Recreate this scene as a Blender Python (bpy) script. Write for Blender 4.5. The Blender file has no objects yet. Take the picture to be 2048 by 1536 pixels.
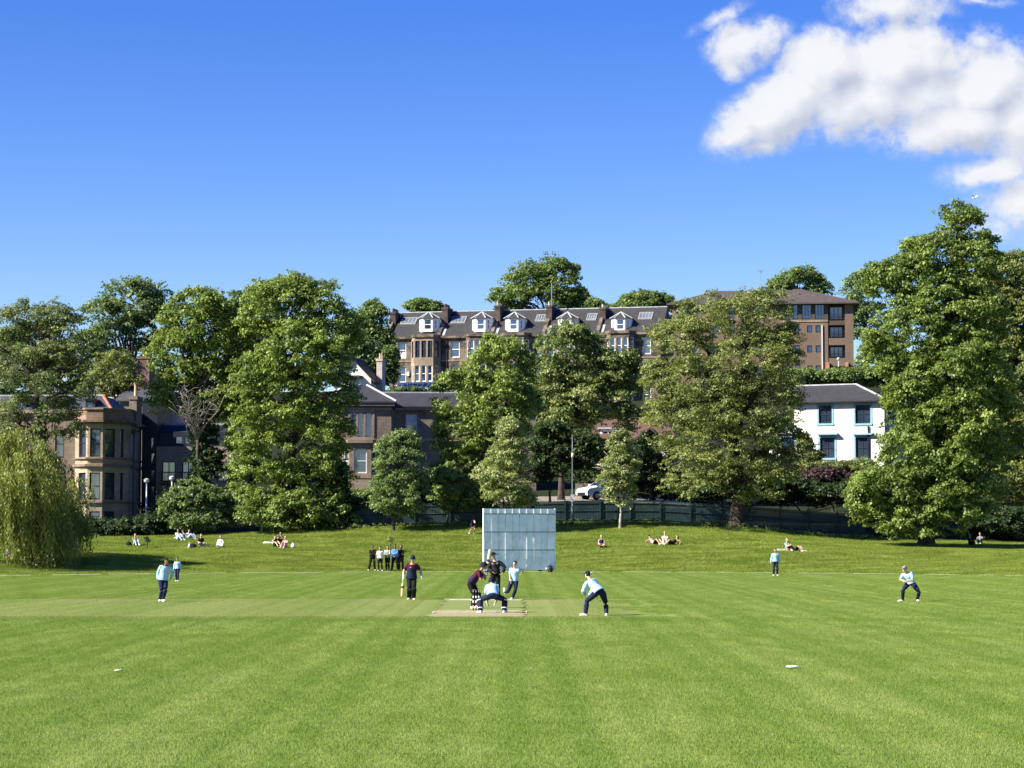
import bpy, bmesh, math, random
import numpy as np
from mathutils import Vector, Matrix, Quaternion, Euler

random.seed(7)
rng = np.random.default_rng(11)
SC = bpy.context.scene
COL = SC.collection
R = math.radians

# ------------------------------------------------------------------ camera
F = 4556.0            # focal length in photo pixels (2048 wide)
CZ = 2.6              # eye height
HROW = 1070.0         # row of the horizon
PITCH = math.atan((HROW - 768.0) / F)
cam = bpy.data.cameras.new('camera')
cam.sensor_width = 36.0
cam.lens = 36.0 * F / 2048.0
cam.clip_start = 0.5
cam.clip_end = 6000.0
camo = bpy.data.objects.new('camera', cam)
COL.objects.link(camo)
camo.location = (0, 0, CZ)
camo.rotation_euler = (math.pi / 2 + PITCH, 0, 0)
SC.camera = camo

# ------------------------------------------------------------------ sun, exposure
SUN_EL, SUN_AZ = R(36), R(20)     # light travels to +x, slightly away from the camera
L = Vector((math.cos(SUN_EL) * math.cos(SUN_AZ), math.cos(SUN_EL) * math.sin(SUN_AZ), -math.sin(SUN_EL)))
sun = bpy.data.lights.new('sun', 'SUN')
sun.energy = 4.9
sun.angle = R(0.5)
sun.color = (1.0, 0.93, 0.80)
suno = bpy.data.objects.new('sun', sun)
COL.objects.link(suno)
suno.rotation_euler = L.to_track_quat('-Z', 'Y').to_euler()
suno.location = (-60, 0, 60)
SC.view_settings.view_transform = 'Standard'
SC.view_settings.look = 'None'
SC.view_settings.exposure = 1.45
SC.view_settings.gamma = 1.0
SC.cycles.max_bounces = 6
SC.cycles.diffuse_bounces = 3
SC.cycles.glossy_bounces = 2
SC.cycles.transmission_bounces = 4
SC.cycles.transparent_max_bounces = 4
SC.cycles.use_denoising = True


# ------------------------------------------------------------------ small node language
class NT:
    def __init__(s, tree):
        s.t = tree
        s.nodes = tree.nodes
        s.links = tree.links

    def n(s, typ, **kw):
        nd = s.nodes.new(typ)
        for k, v in kw.items():
            setattr(nd, k, v)
        return nd

    def put(s, sock, v):
        if v is None:
            return
        if isinstance(v, bpy.types.NodeSocket):
            s.links.new(v, sock)
        else:
            sock.default_value = v

    def m(s, op, a, b=None, c=None, clamp=False):
        nd = s.n('ShaderNodeMath', operation=op, use_clamp=clamp)
        s.put(nd.inputs[0], a)
        s.put(nd.inputs[1], b)
        s.put(nd.inputs[2], c)
        return nd.outputs[0]

    def vm(s, op, a, b=None, scale=None):
        nd = s.n('ShaderNodeVectorMath', operation=op)
        s.put(nd.inputs[0], a)
        s.put(nd.inputs[1], b)
        if scale is not None:
            s.put(nd.inputs['Scale'], scale)
        return nd.outputs['Value'] if op in ('LENGTH', 'DOT_PRODUCT', 'DISTANCE') else nd.outputs[0]

    def mix(s, f, a, b, blend='MIX'):
        nd = s.n('ShaderNodeMix', data_type='RGBA', blend_type=blend)
        s.put(nd.inputs[0], f)
        s.put(nd.inputs[6], (*a, 1) if isinstance(a, tuple) and len(a) == 3 else a)
        s.put(nd.inputs[7], (*b, 1) if isinstance(b, tuple) and len(b) == 3 else b)
        return nd.outputs[2]

    def noise(s, vec, scale, detail=3.0, rough=0.55, dist=0.0):
        nd = s.n('ShaderNodeTexNoise')
        s.put(nd.inputs['Vector'], vec)
        nd.inputs['Scale'].default_value = scale
        nd.inputs['Detail'].default_value = detail
        nd.inputs['Roughness'].default_value = rough
        nd.inputs['Distortion'].default_value = dist
        return nd.outputs['Fac']

    def sstep(s, v, a, b):
        nd = s.n('ShaderNodeMapRange', interpolation_type='SMOOTHSTEP')
        s.put(nd.inputs[0], v)
        s.put(nd.inputs[1], a)
        s.put(nd.inputs[2], b)
        return nd.outputs[0]

    def lin(s, v, a, b, c=0.0, d=1.0):
        nd = s.n('ShaderNodeMapRange')
        s.put(nd.inputs[0], v)
        s.put(nd.inputs[1], a)
        s.put(nd.inputs[2], b)
        s.put(nd.inputs[3], c)
        s.put(nd.inputs[4], d)
        return nd.outputs[0]

    def sep(s, v):
        nd = s.n('ShaderNodeSeparateXYZ')
        s.put(nd.inputs[0], v)
        return nd.outputs

    def comb(s, x, y, z=0.0):
        nd = s.n('ShaderNodeCombineXYZ')
        s.put(nd.inputs[0], x)
        s.put(nd.inputs[1], y)
        s.put(nd.inputs[2], z)
        return nd.outputs[0]


# ------------------------------------------------------------------ world: sky and clouds
world = bpy.data.worlds.new('World')
SC.world = world
world.use_nodes = True
w = NT(world.node_tree)
w.nodes.clear()
sky = w.n('ShaderNodeTexSky', sky_type='NISHITA')
sky.sun_disc = False
sky.sun_elevation = SUN_EL
sky.sun_rotation = R(-110)
sky.altitude = 60
sky.air_density = 1.0
sky.dust_density = 0.25
sky.ozone_density = 4.0
hs = w.n('ShaderNodeHueSaturation')
hs.inputs['Hue'].default_value = 0.528
hs.inputs['Saturation'].default_value = 1.38
hs.inputs['Value'].default_value = 1.0
w.links.new(sky.outputs[0], hs.inputs['Color'])
tc = w.n('ShaderNodeTexCoord')
dx, dy, dz = w.sep(tc.outputs['Generated'])
dyc = w.m('MAXIMUM', dy, 0.02)
# tangent of azimuth and of elevation, in thousandths (a fixed map of the heavens)
cu = w.m('MULTIPLY', w.m('DIVIDE', dx, dyc), F / 100.0)
cv = w.m('MULTIPLY', w.m('DIVIDE', dz, dyc), F / 100.0)
cp = w.comb(cu, cv, 0.0)


def cloud_uv(px, row):
    a = (768.0 - row) / F
    yy = math.cos(PITCH) - a * math.sin(PITCH)
    zz = math.sin(PITCH) + a * math.cos(PITCH)
    return ((px - 1024.0) / F / yy * F / 100.0, zz / yy * F / 100.0)


# (px, row, half width, half height, tilt degrees, weight)
BLOBS = [
    (1492, 88, 98, 56, 12, 0.80), (1440, 38, 80, 24, 30, 0.50), (1455, 122, 34, 44, 25, 0.62),
    (1560, 215, 150, 78, 32, 1.1), (1655, 140, 105, 85, 12, 1.15), (1795, 120, 135, 88, 15, 1.15),
    (1735, 205, 180, 66, 12, 0.9), (1485, 272, 84, 40, 14, 0.85), (1520, 302, 80, 26, 12, 0.62),
    (1790, 12, 135, 58, 0, 0.72), (1965, 0, 70, 16, 0, 0.5), (1965, 75, 60, 36, 10, 0.55), (1890, 120, 110, 74, -10, 0.66),
    (1720, 195, 220, 92, 12, 0.85), (1850, 190, 190, 86, 8, 0.82),
    (1975, 170, 120, 78, 30, 1.1), (1925, 245, 200, 62, 8, 1.0), (2060, 240, 130, 110, 0, 1.0),
    (1985, 335, 110, 44, 14, 0.78), (2040, 400, 120, 95, 0, 0.66), (2000, 450, 90, 50, 0, 0.48),
]


def cloud_density(p, fine=True):
    warp = w.n('ShaderNodeTexNoise')
    warp.inputs['Scale'].default_value = 0.9
    warp.inputs['Detail'].default_value = 5.0
    w.links.new(p, warp.inputs['Vector'])
    wv = w.vm('SUBTRACT', warp.outputs['Color'], (0.5, 0.5, 0.5))
    p2 = w.vm('ADD', p, w.vm('SCALE', wv, scale=0.55))
    tot = None
    for (px, row, a, b, tilt, wt) in BLOBS:
        u0, v0 = cloud_uv(px, row)
        mp = w.n('ShaderNodeMapping', vector_type='TEXTURE')
        mp.inputs['Location'].default_value = (u0, v0, 0)
        mp.inputs['Rotation'].default_value = (0, 0, R(tilt))
        mp.inputs['Scale'].default_value = (a / 100.0, b / 100.0, 1)
        w.links.new(p2, mp.inputs['Vector'])
        ln = w.vm('LENGTH', mp.outputs[0])
        d = w.lin(ln, 1.35, 0.0, 0.0, wt * 1.35)
        tot = d if tot is None else w.m('MAXIMUM', tot, d)
    n1 = w.noise(p, 1.7, 7.0, 0.58)
    if not fine:
        return w.m('ADD', tot, w.m('MULTIPLY', w.m('MULTIPLY', w.m('SUBTRACT', w.noise(p, 1.5, 3.0, 0.5), 0.5), 0.9), w.m('MULTIPLY', tot, 2.4, clamp=True)))
    n3 = w.noise(p2, 5.5, 8.0, 0.62)
    return w.m('ADD', tot, w.m('MULTIPLY', w.m('ADD', w.m('MULTIPLY', w.m('SUBTRACT', n1, 0.5), 1.15), w.m('MULTIPLY', w.m('SUBTRACT', n3, 0.5), 0.42)), w.m('MULTIPLY', tot, 2.4, clamp=True)))


dens = cloud_density(cp)
dens_m = cloud_density(cp, False)
dens_s = cloud_density(w.vm('ADD', cp, (-0.24, 0.36, 0.0)), False)     # a little nearer the sun
alpha = w.sstep(dens, 0.13, 0.80)
lit = w.m('ADD', w.m('MULTIPLY', w.m('SUBTRACT', dens_m, dens_s), 0.85), 0.74, clamp=True)
lit = w.m('MULTIPLY', lit, w.lin(dens, 0.2, 1.1, 0.85, 1.0), clamp=True)
ccol = w.mix(lit, (2.6, 2.9, 3.7), (5.1, 5.2, 5.35))
skymix = w.mix(w.m('MULTIPLY', alpha, 0.97), hs.outputs[0], ccol)
bg = w.n('ShaderNodeBackground')
bg.inputs['Strength'].default_value = 0.067
w.links.new(skymix, bg.inputs['Color'])
wo = w.n('ShaderNodeOutputWorld')
w.links.new(bg.outputs[0], wo.inputs['Surface'])


# ------------------------------------------------------------------ geometry of the view
def ray(px, row):
    u = (px - 1024.0) / F
    v = (768.0 - row) / F
    cp_, sp_ = math.cos(PITCH), math.sin(PITCH)
    return Vector((u, cp_ - v * sp_, sp_ + v * cp_))


def P(px, row, D):
    d = ray(px, row)
    return Vector((0, 0, CZ)) + d * (D / d.y)


def S(D):
    return F / D


# ------------------------------------------------------------------ terrain
_XK = np.array([-400., -60, -42, -28, -20, -12, 0, 12, 20, 28, 42, 60, 400])
_ZT = np.array([2.3, 2.3, 2.3, 2.5, 2.8, 3.2, 3.5, 3.6, 3.1, 2.3, 1.8, 1.8, 1.8])
_YK = np.array([186., 190, 200, 212, 230, 245, 270, 300, 330, 360, 420, 600, 1500, 4000])
_DZ = {  # absolute heights behind the bank
    -60: [2.3, 2.6, 3.7, 4.3, 6.0, 7.0, 11, 17, 22, 25, 29, 31, 33, 34],
    -28: [2.5, 2.8, 3.7, 4.3, 6.0, 7.4, 12, 18, 22, 25, 29, 31, 33, 34],
    -12: [3.2, 3.4, 4.4, 5.8, 6.9, 8.0, 12, 18.5, 22, 26, 30, 31, 33, 34],
    6: [3.6, 4.0, 5.6, 6.1, 7.0, 8.6, 13, 19.5, 23, 27, 30, 31, 33, 34],
    24: [2.8, 3.1, 4.6, 5.6, 8.8, 10.8, 14, 20, 24.6, 27, 30, 31, 33, 34],
    60: [1.8, 2.0, 3.0, 4.6, 8.0, 10.2, 14, 20, 24.6, 27, 30, 31, 33, 34],
}
_DX = np.array(sorted(_DZ))
_DT = np.array([_DZ[k] for k in sorted(_DZ)])


def bank_foot(x):
    return 162.0 - 0.015 * np.minimum(np.abs(x), 60.0) ** 2


def hgt(x, y):
    x = np.asarray(x, float)
    y = np.asarray(y, float)
    x, y = np.broadcast_arrays(x, y)
    zt = np.interp(x, _XK, _ZT)
    y0 = bank_foot(x)
    t = np.clip((y - y0) / (186.0 - y0), 0, 1)
    s = np.where(t < 0.85, t * 1.08, 0)
    s = t ** 1.15 * (1 - 0.25 * t) + 0.25 * t * t * (2 - t) * 0 + 0.25 * t ** 2
    lump = (np.sin(x * 0.21 + 1.3) * np.sin(y * 0.33 + x * 0.05) * 0.10 + np.sin(x * 0.47 + y * 0.21) * 0.06 + np.sin(x * 0.13 - y * 0.6) * 0.05) * np.sin(np.pi * t)
    zb = zt * s + lump
    # behind
    xi = np.clip(x, -60, 60)
    k = np.clip(np.searchsorted(_DX, xi) - 1, 0, len(_DX) - 2)
    fx = (xi - _DX[k]) / (_DX[k + 1] - _DX[k])
    j = np.clip(np.searchsorted(_YK, y) - 1, 0, len(_YK) - 2)
    fy = np.clip((y - _YK[j]) / (_YK[j + 1] - _YK[j]), 0, 1)
    za = (_DT[k, j] * (1 - fx) + _DT[k + 1, j] * fx) * (1 - fy) + (_DT[k, j + 1] * (1 - fx) + _DT[k + 1, j + 1] * fx) * fy
    e = np.clip((y - 186.0) / 6.0, 0, 1)
    zbk = np.maximum(zb, 0)
    return np.where(y < 186.0, np.where(t > 0, zbk, 0.0), zt * (1 - e) + za * e)


def H(x, y):
    return float(hgt(x, y))


def G(px, row):
    """Where the sight line meets the ground."""
    d = ray(px, row)
    if row > 1150 and d.z < 0:
        t = -CZ / d.z
        p = Vector((0, 0, CZ)) + d * t
        if p.y < bank_foot(p.x):
            return p
    for yy in np.arange(120, 400, 0.1):
        t = yy / d.y
        x, z = d.x * t, CZ + d.z * t
        if z <= H(x, yy):
            return Vector((x, yy, H(x, yy)))
    return P(px, row, 186)


# ------------------------------------------------------------------ object helpers
def tag(o, label=None, cat=None, group=None, kind=None):
    if label:
        o['label'] = label
    if cat:
        o['category'] = cat
    if group:
        o['group'] = group
    if kind:
        o['kind'] = kind
    return o


def empty(name, loc, rz=0.0, label=None, cat=None, group=None):
    o = bpy.data.objects.new(name, None)
    o.empty_display_size = 0.3
    COL.objects.link(o)
    o.location = loc
    o.rotation_euler = (0, 0, rz)
    return tag(o, label, cat, group)


def link_mesh(name, me, mats, parent=None, smooth=False):
    o = bpy.data.objects.new(name, me)
    COL.objects.link(o)
    if mats is not None:
        for m_ in (mats if isinstance(mats, (list, tuple)) else [mats]):
            me.materials.append(m_)
    if parent is not None:
        o.parent = parent
    if smooth:
        for p in me.polygons:
            p.use_smooth = True
    return o


def obj(name, bm, mats, parent=None, smooth=False):
    me = bpy.data.meshes.new(name)
    bm.normal_update()
    bm.to_mesh(me)
    bm.free()
    return link_mesh(name, me, mats, parent, smooth)


def bx(bm, x0, x1, y0, y1, z0, z1, M=None):
    vs = [Vector(v) for v in ((x0, y0, z0), (x1, y0, z0), (x1, y1, z0), (x0, y1, z0), (x0, y0, z1), (x1, y0, z1), (x1, y1, z1), (x0, y1, z1))]
    if M is not None:
        vs = [M @ v for v in vs]
    b = [bm.verts.new(v) for v in vs]
    for f in ((0, 3, 2, 1), (4, 5, 6, 7), (0, 1, 5, 4), (1, 2, 6, 5), (2, 3, 7, 6), (3, 0, 4, 7)):
        bm.faces.new([b[i] for i in f])


def prism(bm, pts, z0, z1):
    """Solid from a counter-clockwise outline; z1 may be a list of heights."""
    n = len(pts)
    zz = z1 if isinstance(z1, (list, tuple)) else [z1] * n
    lo = [bm.verts.new((p[0], p[1], z0)) for p in pts]
    hi = [bm.verts.new((p[0], p[1], z)) for p, z in zip(pts, zz)]
    for i in range(n):
        j = (i + 1) % n
        bm.faces.new([lo[i], lo[j], hi[j], hi[i]])
    bm.faces.new(hi)
    bm.faces.new(lo[::-1])


def frame_of(d, ref=None):
    d = d.normalized()
    r = Vector(ref) if ref is not None else Vector((0, 0, 1))
    if abs(d.dot(r)) > 0.97 * r.length:
        r = Vector((0, 1, 0)) if abs(d.y) < 0.9 else Vector((1, 0, 0))
    a = r.cross(d).normalized()
    b = d.cross(a).normalized()
    return a, b


def loft(bm, cs, lats, deps, n=12, cap=True):
    """Closed loft; lats/deps are the half axes (vectors) of each elliptical section."""
    rings = []
    for c, la, de in zip(cs, lats, deps):
        rings.append([bm.verts.new(c + la * math.cos(2 * math.pi * k / n) + de * math.sin(2 * math.pi * k / n)) for k in range(n)])
    for r0, r1 in zip(rings, rings[1:]):
        for k in range(n):
            bm.faces.new([r0[k], r0[(k + 1) % n], r1[(k + 1) % n], r1[k]])
    if cap:
        bm.faces.new(rings[0][::-1])
        bm.faces.new(rings[-1])


def tube(bm, pts, rad, n=8, ref=None, flat=1.0):
    pts = [Vector(p) for p in pts]
    cs, la, de = [], [], []
    for i, p in enumerate(pts):
        d = pts[min(i + 1, len(pts) - 1)] - pts[max(i - 1, 0)]
        if d.length < 1e-9:
            d = Vector((0, 0, 1))
        a, b = frame_of(d, ref)
        r = rad[i] if isinstance(rad, (list, tuple)) else rad
        cs.append(p)
        la.append(a * r)
        de.append(b * r * flat)
    loft(bm, cs, la, de, n)


def ball(bm, c, rx, ry, rz, n=12, m=7):
    c = Vector(c)
    cs, la, de = [], [], []
    for i in range(m + 1):
        t = -0.97 + 1.94 * i / m
        q = math.sqrt(max(0.0, 1 - t * t))
        cs.append(c + Vector((0, 0, rz * t)))
        la.append(Vector((rx * q, 0, 0)))
        de.append(Vector((0, ry * q, 0)))
    loft(bm, cs, la, de, n)


# ------------------------------------------------------------------ materials
_MAT = {}


def mat(name, col, rough=0.7, var=0.0, scale=3.0, metal=0.0, spec=0.3, bump=0.0, ior=None, col2=None, detail=4.0):
    if name in _MAT:
        return _MAT[name]
    m_ = bpy.data.materials.new(name)
    m_.use_nodes = True
    t = NT(m_.node_tree)
    p = m_.node_tree.nodes['Principled BSDF']
    p.inputs['Roughness'].default_value = rough
    p.inputs['Metallic'].default_value = metal
    p.inputs['Specular IOR Level'].default_value = spec
    if ior:
        p.inputs['IOR'].default_value = ior
    tcn = t.n('ShaderNodeTexCoord')
    nz = t.noise(tcn.outputs['Object'], scale, detail)
    c2 = col2 if col2 else tuple(min(1.0, c * (1 + var)) for c in col)
    c1 = col if col2 else tuple(c * (1 - var) for c in col)
    t.links.new(t.mix(t.sstep(nz, 0.3, 0.7), c1, c2), p.inputs['Base Color'])
    if bump:
        b = t.n('ShaderNodeBump')
        b.inputs['Strength'].default_value = bump
        b.inputs['Distance'].default_value = 0.02
        t.links.new(nz, b.inputs['Height'])
        t.links.new(b.outputs[0], p.inputs['Normal'])
    _MAT[name] = m_
    return m_


def masonry(name, c1, c2, mortar, bw=0.55, bh=0.3, soot=(0.03, 0.027, 0.025), soot_amt=0.5, msize=0.012, sc=0.35):
    if name in _MAT:
        return _MAT[name]
    m_ = bpy.data.materials.new(name)
    m_.use_nodes = True
    t = NT(m_.node_tree)
    p = m_.node_tree.nodes['Principled BSDF']
    p.inputs['Roughness'].default_value = 0.9
    p.inputs['Specular IOR Level'].default_value = 0.15
    tcn = t.n('ShaderNodeTexCoord')
    x, y, z = t.sep(tcn.outputs['Object'])
    v = t.comb(t.m('ADD', x, t.m('MULTIPLY', y, 0.83)), z, 0)
    br = t.n('ShaderNodeTexBrick')
    t.links.new(v, br.inputs['Vector'])
    br.inputs['Color1'].default_value = (*c1, 1)
    br.inputs['Color2'].default_value = (*c2, 1)
    br.inputs['Mortar'].default_value = (*mortar, 1)
    br.inputs['Scale'].default_value = 1.0
    br.inputs['Brick Width'].default_value = bw
    br.inputs['Row Height'].default_value = bh
    br.inputs['Mortar Size'].default_value = msize
    br.inputs['Bias'].default_value = -0.1
    n1 = t.noise(tcn.outputs['Object'], sc, 6.0, 0.62)
    n2 = t.noise(tcn.outputs['Object'], 2.3, 4.0, 0.6)
    c = t.mix(t.m('MULTIPLY', t.sstep(n1, 0.42, 0.62), soot_amt), br.outputs['Color'], soot)
    c = t.mix(t.lin(n2, 0.3, 0.7, 0.0, 0.35), c, tuple(q * 0.55 for q in c1))
    t.links.new(c, p.inputs['Base Color'])
    _MAT[name] = m_
    return m_


def slate(name, c1, c2, w_=0.35, h_=0.22):
    if name in _MAT:
        return _MAT[name]
    m_ = bpy.data.materials.new(name)
    m_.use_nodes = True
    t = NT(m_.node_tree)
    p = m_.node_tree.nodes['Principled BSDF']
    p.inputs['Roughness'].default_value = 0.62
    p.inputs['Specular IOR Level'].default_value = 0.3
    tcn = t.n('ShaderNodeTexCoord')
    x, y, z = t.sep(tcn.outputs['Object'])
    v = t.comb(t.m('ADD', x, t.m('MULTIPLY', y, 0.3)), t.m('ADD', z, t.m('MULTIPLY', y, 0.6)), 0)
    br = t.n('ShaderNodeTexBrick')
    t.links.new(v, br.inputs['Vector'])
    br.inputs['Color1'].default_value = (*c1, 1)
    br.inputs['Color2'].default_value = (*c2, 1)
    br.inputs['Mortar'].default_value = (*[q * 0.5 for q in c1], 1)
    br.inputs['Scale'].default_value = 1.0
    br.inputs['Brick Width'].default_value = w_
    br.inputs['Row Height'].default_value = h_
    br.inputs['Mortar Size'].default_value = 0.012
    n1 = t.noise(tcn.outputs['Object'], 0.8, 6.0, 0.65)
    c = t.mix(t.sstep(n1, 0.4, 0.75), br.outputs['Color'], tuple(q * 0.62 for q in c1))
    t.links.new(c, p.inputs['Base Color'])
    _MAT[name] = m_
    return m_


def leafmat(name, dark, light, trans=0.42, gloss=0.03):
    if name in _MAT:
        return _MAT[name]
    m_ = bpy.data.materials.new(name)
    m_.use_nodes = True
    t = NT(m_.node_tree)
    t.nodes.clear()
    at = t.n('ShaderNodeAttribute', attribute_name='tint')
    c = t.mix(at.outputs['Fac'], dark, light)
    ct = t.mix(at.outputs['Fac'], tuple(min(1, a * b) for a, b in zip(dark, (1.5, 1.5, 0.8))), tuple(min(1, a * b) for a, b in zip(light, (1.35, 1.3, 0.7))))
    d = t.n('ShaderNodeBsdfDiffuse')
    t.links.new(c, d.inputs[0])
    tr = t.n('ShaderNodeBsdfTranslucent')
    t.links.new(ct, tr.inputs[0])
    g = t.n('ShaderNodeBsdfGlossy')
    g.inputs['Roughness'].default_value = 0.55
    g.inputs[0].default_value = (0.9, 1.0, 0.85, 1)
    mx = t.n('ShaderNodeMixShader')
    mx.inputs[0].default_value = trans
    t.links.new(d.outputs[0], mx.inputs[1])
    t.links.new(tr.outputs[0], mx.inputs[2])
    m2 = t.n('ShaderNodeMixShader')
    m2.inputs[0].default_value = gloss
    t.links.new(mx.outputs[0], m2.inputs[1])
    t.links.new(g.outputs[0], m2.inputs[2])
    o = t.n('ShaderNodeOutputMaterial')
    t.links.new(m2.outputs[0], o.inputs[0])
    _MAT[name] = m_
    return m_


WHITE = mat('white_paint', (0.78, 0.78, 0.76), 0.5, 0.06, 2.0)
LEAD = mat('lead_flashing', (0.36, 0.38, 0.39), 0.5, 0.2, 2.0)
GLASS = mat('window_glass', (0.022, 0.036, 0.066), 0.06, 0.3, 0.35, spec=0.5, ior=2.3)  # blue base colour stands in for sky reflected in the panes
BLACKM = mat('black_metal', (0.012, 0.013, 0.016), 0.45, 0.2)
BARK = mat('bark', (0.055, 0.043, 0.032), 0.95, 0.45, 2.5, bump=0.6)
BARKPALE = mat('pale_bark', (0.32, 0.28, 0.22), 0.9, 0.35, 3.0, bump=0.4)
DEADWOOD = mat('grey_dead_wood', (0.15, 0.13, 0.11), 0.9, 0.3, 2.0)


# ------------------------------------------------------------------ ground material (grass colour by place)
def grass_color(t):
    geo = t.n('ShaderNodeNewGeometry')
    pos = geo.outputs['Position']
    x, y, z = t.sep(pos)
    flat = t.comb(x, y, 0.0)
    nL = t.noise(t.comb(t.m('MULTIPLY', x, 0.5), t.m('MULTIPLY', y, 0.16), 0), 0.55, 4.0, 0.6)
    nM = t.noise(t.comb(x, t.m('MULTIPLY', y, 0.35), 3.0), 1.1, 5.0, 0.62)
    nF = t.noise(flat, 7.0, 3.0, 0.6)
    lawn = t.mix(t.sstep(nM, 0.30, 0.70), (0.185, 0.262, 0.050), (0.268, 0.340, 0.086))
    lawn = t.mix(t.m('MULTIPLY', t.sstep(nL, 0.42, 0.72), 0.40), lawn, (0.300, 0.365, 0.118))
    lawn = t.mix(t.m('MULTIPLY', t.sstep(nF, 0.52, 0.75), 0.4), lawn, (0.095, 0.176, 0.024))
    # mowing bands running along the pitch
    xw = t.m('ADD', x, t.m('MULTIPLY', t.m('SUBTRACT', nL, 0.5), 0.4))
    st = t.m('SINE', t.m('MULTIPLY', t.m('ADD', xw, 0.45), 2 * math.pi / 3.4))
    st = t.m('MULTIPLY', t.sstep(st, -0.6, 0.6), 0.5)
    st2 = t.m('SINE', t.m('MULTIPLY', t.m('ADD', x, t.m('MULTIPLY', nL, 0.4)), 2 * math.pi / 0.92))
    st = t.m('ADD', st, t.m('MULTIPLY', t.sstep(st2, -0.5, 0.7), 0.5))
    lawn = t.mix(t.m('MULTIPLY', st, 0.58), lawn, (0.142, 0.232, 0.036))
    # the square: drier closely cut turf around the pitches
    edge = t.m('MULTIPLY', t.m('SUBTRACT', nM, 0.5), 1.6)
    ya = t.m('ADD', y, edge)
    xa = t.m('ADD', x, t.m('MULTIPLY', edge, 0.3))
    sq = t.m('MULTIPLY', t.sstep(ya, 71.2, 72.2), t.sstep(ya, 94.5, 93.0))
    sqr = t.m('MULTIPLY', sq, t.sstep(xa, 4.5, 4.1))
    stripw = t.sstep(t.m('SINE', t.m('MULTIPLY', x, 2 * math.pi / 6.2)), -0.2, 0.4)
    sqc = t.mix(stripw, (0.215, 0.245, 0.075), (0.285, 0.290, 0.110))
    sqc = t.mix(t.m('MULTIPLY', t.sstep(nM, 0.4, 0.75), 0.5), sqc, (0.165, 0.235, 0.055))
    lawn = t.mix(t.m('MULTIPLY', sqr, t.lin(nL, 0.3, 0.7, 0.25, 0.72)), lawn, sqc)
    near = t.m('MULTIPLY', t.sstep(ya, 68.0, 69.2), t.sstep(ya, 72.3, 71.2))
    lawn = t.mix(t.m('MULTIPLY', near, 0.25), lawn, (0.090, 0.180, 0.024))
    # rough grass of the bank
    nb = t.noise(t.comb(t.m('MULTIPLY', x, 0.35), y, z), 0.9, 5.0, 0.65)
    nb2 = t.noise(t.comb(t.m('MULTIPLY', x, 0.6), y, 0), 3.2, 4.0, 0.65)
    bank = t.mix(t.sstep(nb, 0.36, 0.66), (0.145, 0.208, 0.032), (0.275, 0.335, 0.070))
    bank = t.mix(t.m('MULTIPLY', t.sstep(nb2, 0.5, 0.72), 0.55), bank, (0.066, 0.118, 0.014))
    yb = t.m('SUBTRACT', 162.0, t.m('MULTIPLY', t.m('POWER', t.m('MINIMUM', t.m('ABSOLUTE', x), 60.0), 2.0), 0.015))
    isb = t.sstep(t.m('SUBTRACT', y, yb), -0.5, 0.8)
    c = t.mix(isb, lawn, bank)
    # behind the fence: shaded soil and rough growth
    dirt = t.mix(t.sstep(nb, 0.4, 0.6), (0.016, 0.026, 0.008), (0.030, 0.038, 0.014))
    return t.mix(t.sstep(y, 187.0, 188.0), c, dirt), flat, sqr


def ground_material():
    m_ = bpy.data.materials.new('turf')
    m_.use_nodes = True
    t = NT(m_.node_tree)
    p = m_.node_tree.nodes['Principled BSDF']
    p.inputs['Roughness'].default_value = 0.95
    p.inputs['Specular IOR Level'].default_value = 0.1
    c, flat, sqr = grass_color(t)
    c2 = t.mix(sqr, t.mix(1.0, c, (0.72, 0.72, 0.72), 'MULTIPLY'), t.mix(1.0, c, (0.70, 0.72, 0.68), 'MULTIPLY'))
    t.links.new(c2, p.inputs['Base Color'])
    b = t.n('ShaderNodeBump')
    b.inputs['Strength'].default_value = 0.5
    b.inputs['Distance'].default_value = 0.04
    t.links.new(t.noise(flat, 9.0, 4.0, 0.7), b.inputs['Height'])
    t.links.new(b.outputs[0], p.inputs['Normal'])
    return m_


def blade_material():
    m_ = bpy.data.materials.new('grass_blades')
    m_.use_nodes = True
    t = NT(m_.node_tree)
    t.nodes.clear()
    c, flat, sqr = grass_color(t)
    at = t.n('ShaderNodeAttribute', attribute_name='tint')
    k = t.lin(at.outputs['Fac'], 0.0, 1.0, 0.62, 1.38)
    c = t.mix(1.0, c, t.comb(k, k, t.m('MULTIPLY', k, 1.0)), 'MULTIPLY')
    d = t.n('ShaderNodeBsdfDiffuse')
    t.links.new(c, d.inputs[0])
    tr = t.n('ShaderNodeBsdfTranslucent')
    t.links.new(c, tr.inputs[0])
    mx = t.n('ShaderNodeMixShader')
    mx.inputs[0].default_value = 0.35
    t.links.new(d.outputs[0], mx.inputs[1])
    t.links.new(tr.outputs[0], mx.inputs[2])
    o = t.n('ShaderNodeOutputMaterial')
    t.links.new(mx.outputs[0], o.inputs[0])
    return m_


# ================================================================== SETTING
def np_mesh(name, V, Fq, mats, parent=None, tint=None, smooth=False):
    """Mesh from numpy: V (n,3), Fq (m,k) faces of equal size, tint (m,) per face."""
    me = bpy.data.meshes.new(name)
    n, (mf, k) = len(V), Fq.shape
    me.vertices.add(n)
    me.vertices.foreach_set('co', np.ascontiguousarray(V, dtype=np.float32).ravel())
    me.loops.add(mf * k)
    me.loops.foreach_set('vertex_index', np.ascontiguousarray(Fq, dtype=np.int32).ravel())
    me.polygons.add(mf)
    me.polygons.foreach_set('loop_start', np.arange(0, mf * k, k, dtype=np.int32))
    if smooth:
        me.polygons.foreach_set('use_smooth', np.ones(mf, dtype=bool))
    me.update(calc_edges=True)
    if tint is not None:
        a = me.attributes.new('tint', 'FLOAT', 'FACE')
        a.data.foreach_set('value', np.ascontiguousarray(tint, dtype=np.float32))
    return link_mesh(name, me, mats, parent)


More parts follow.
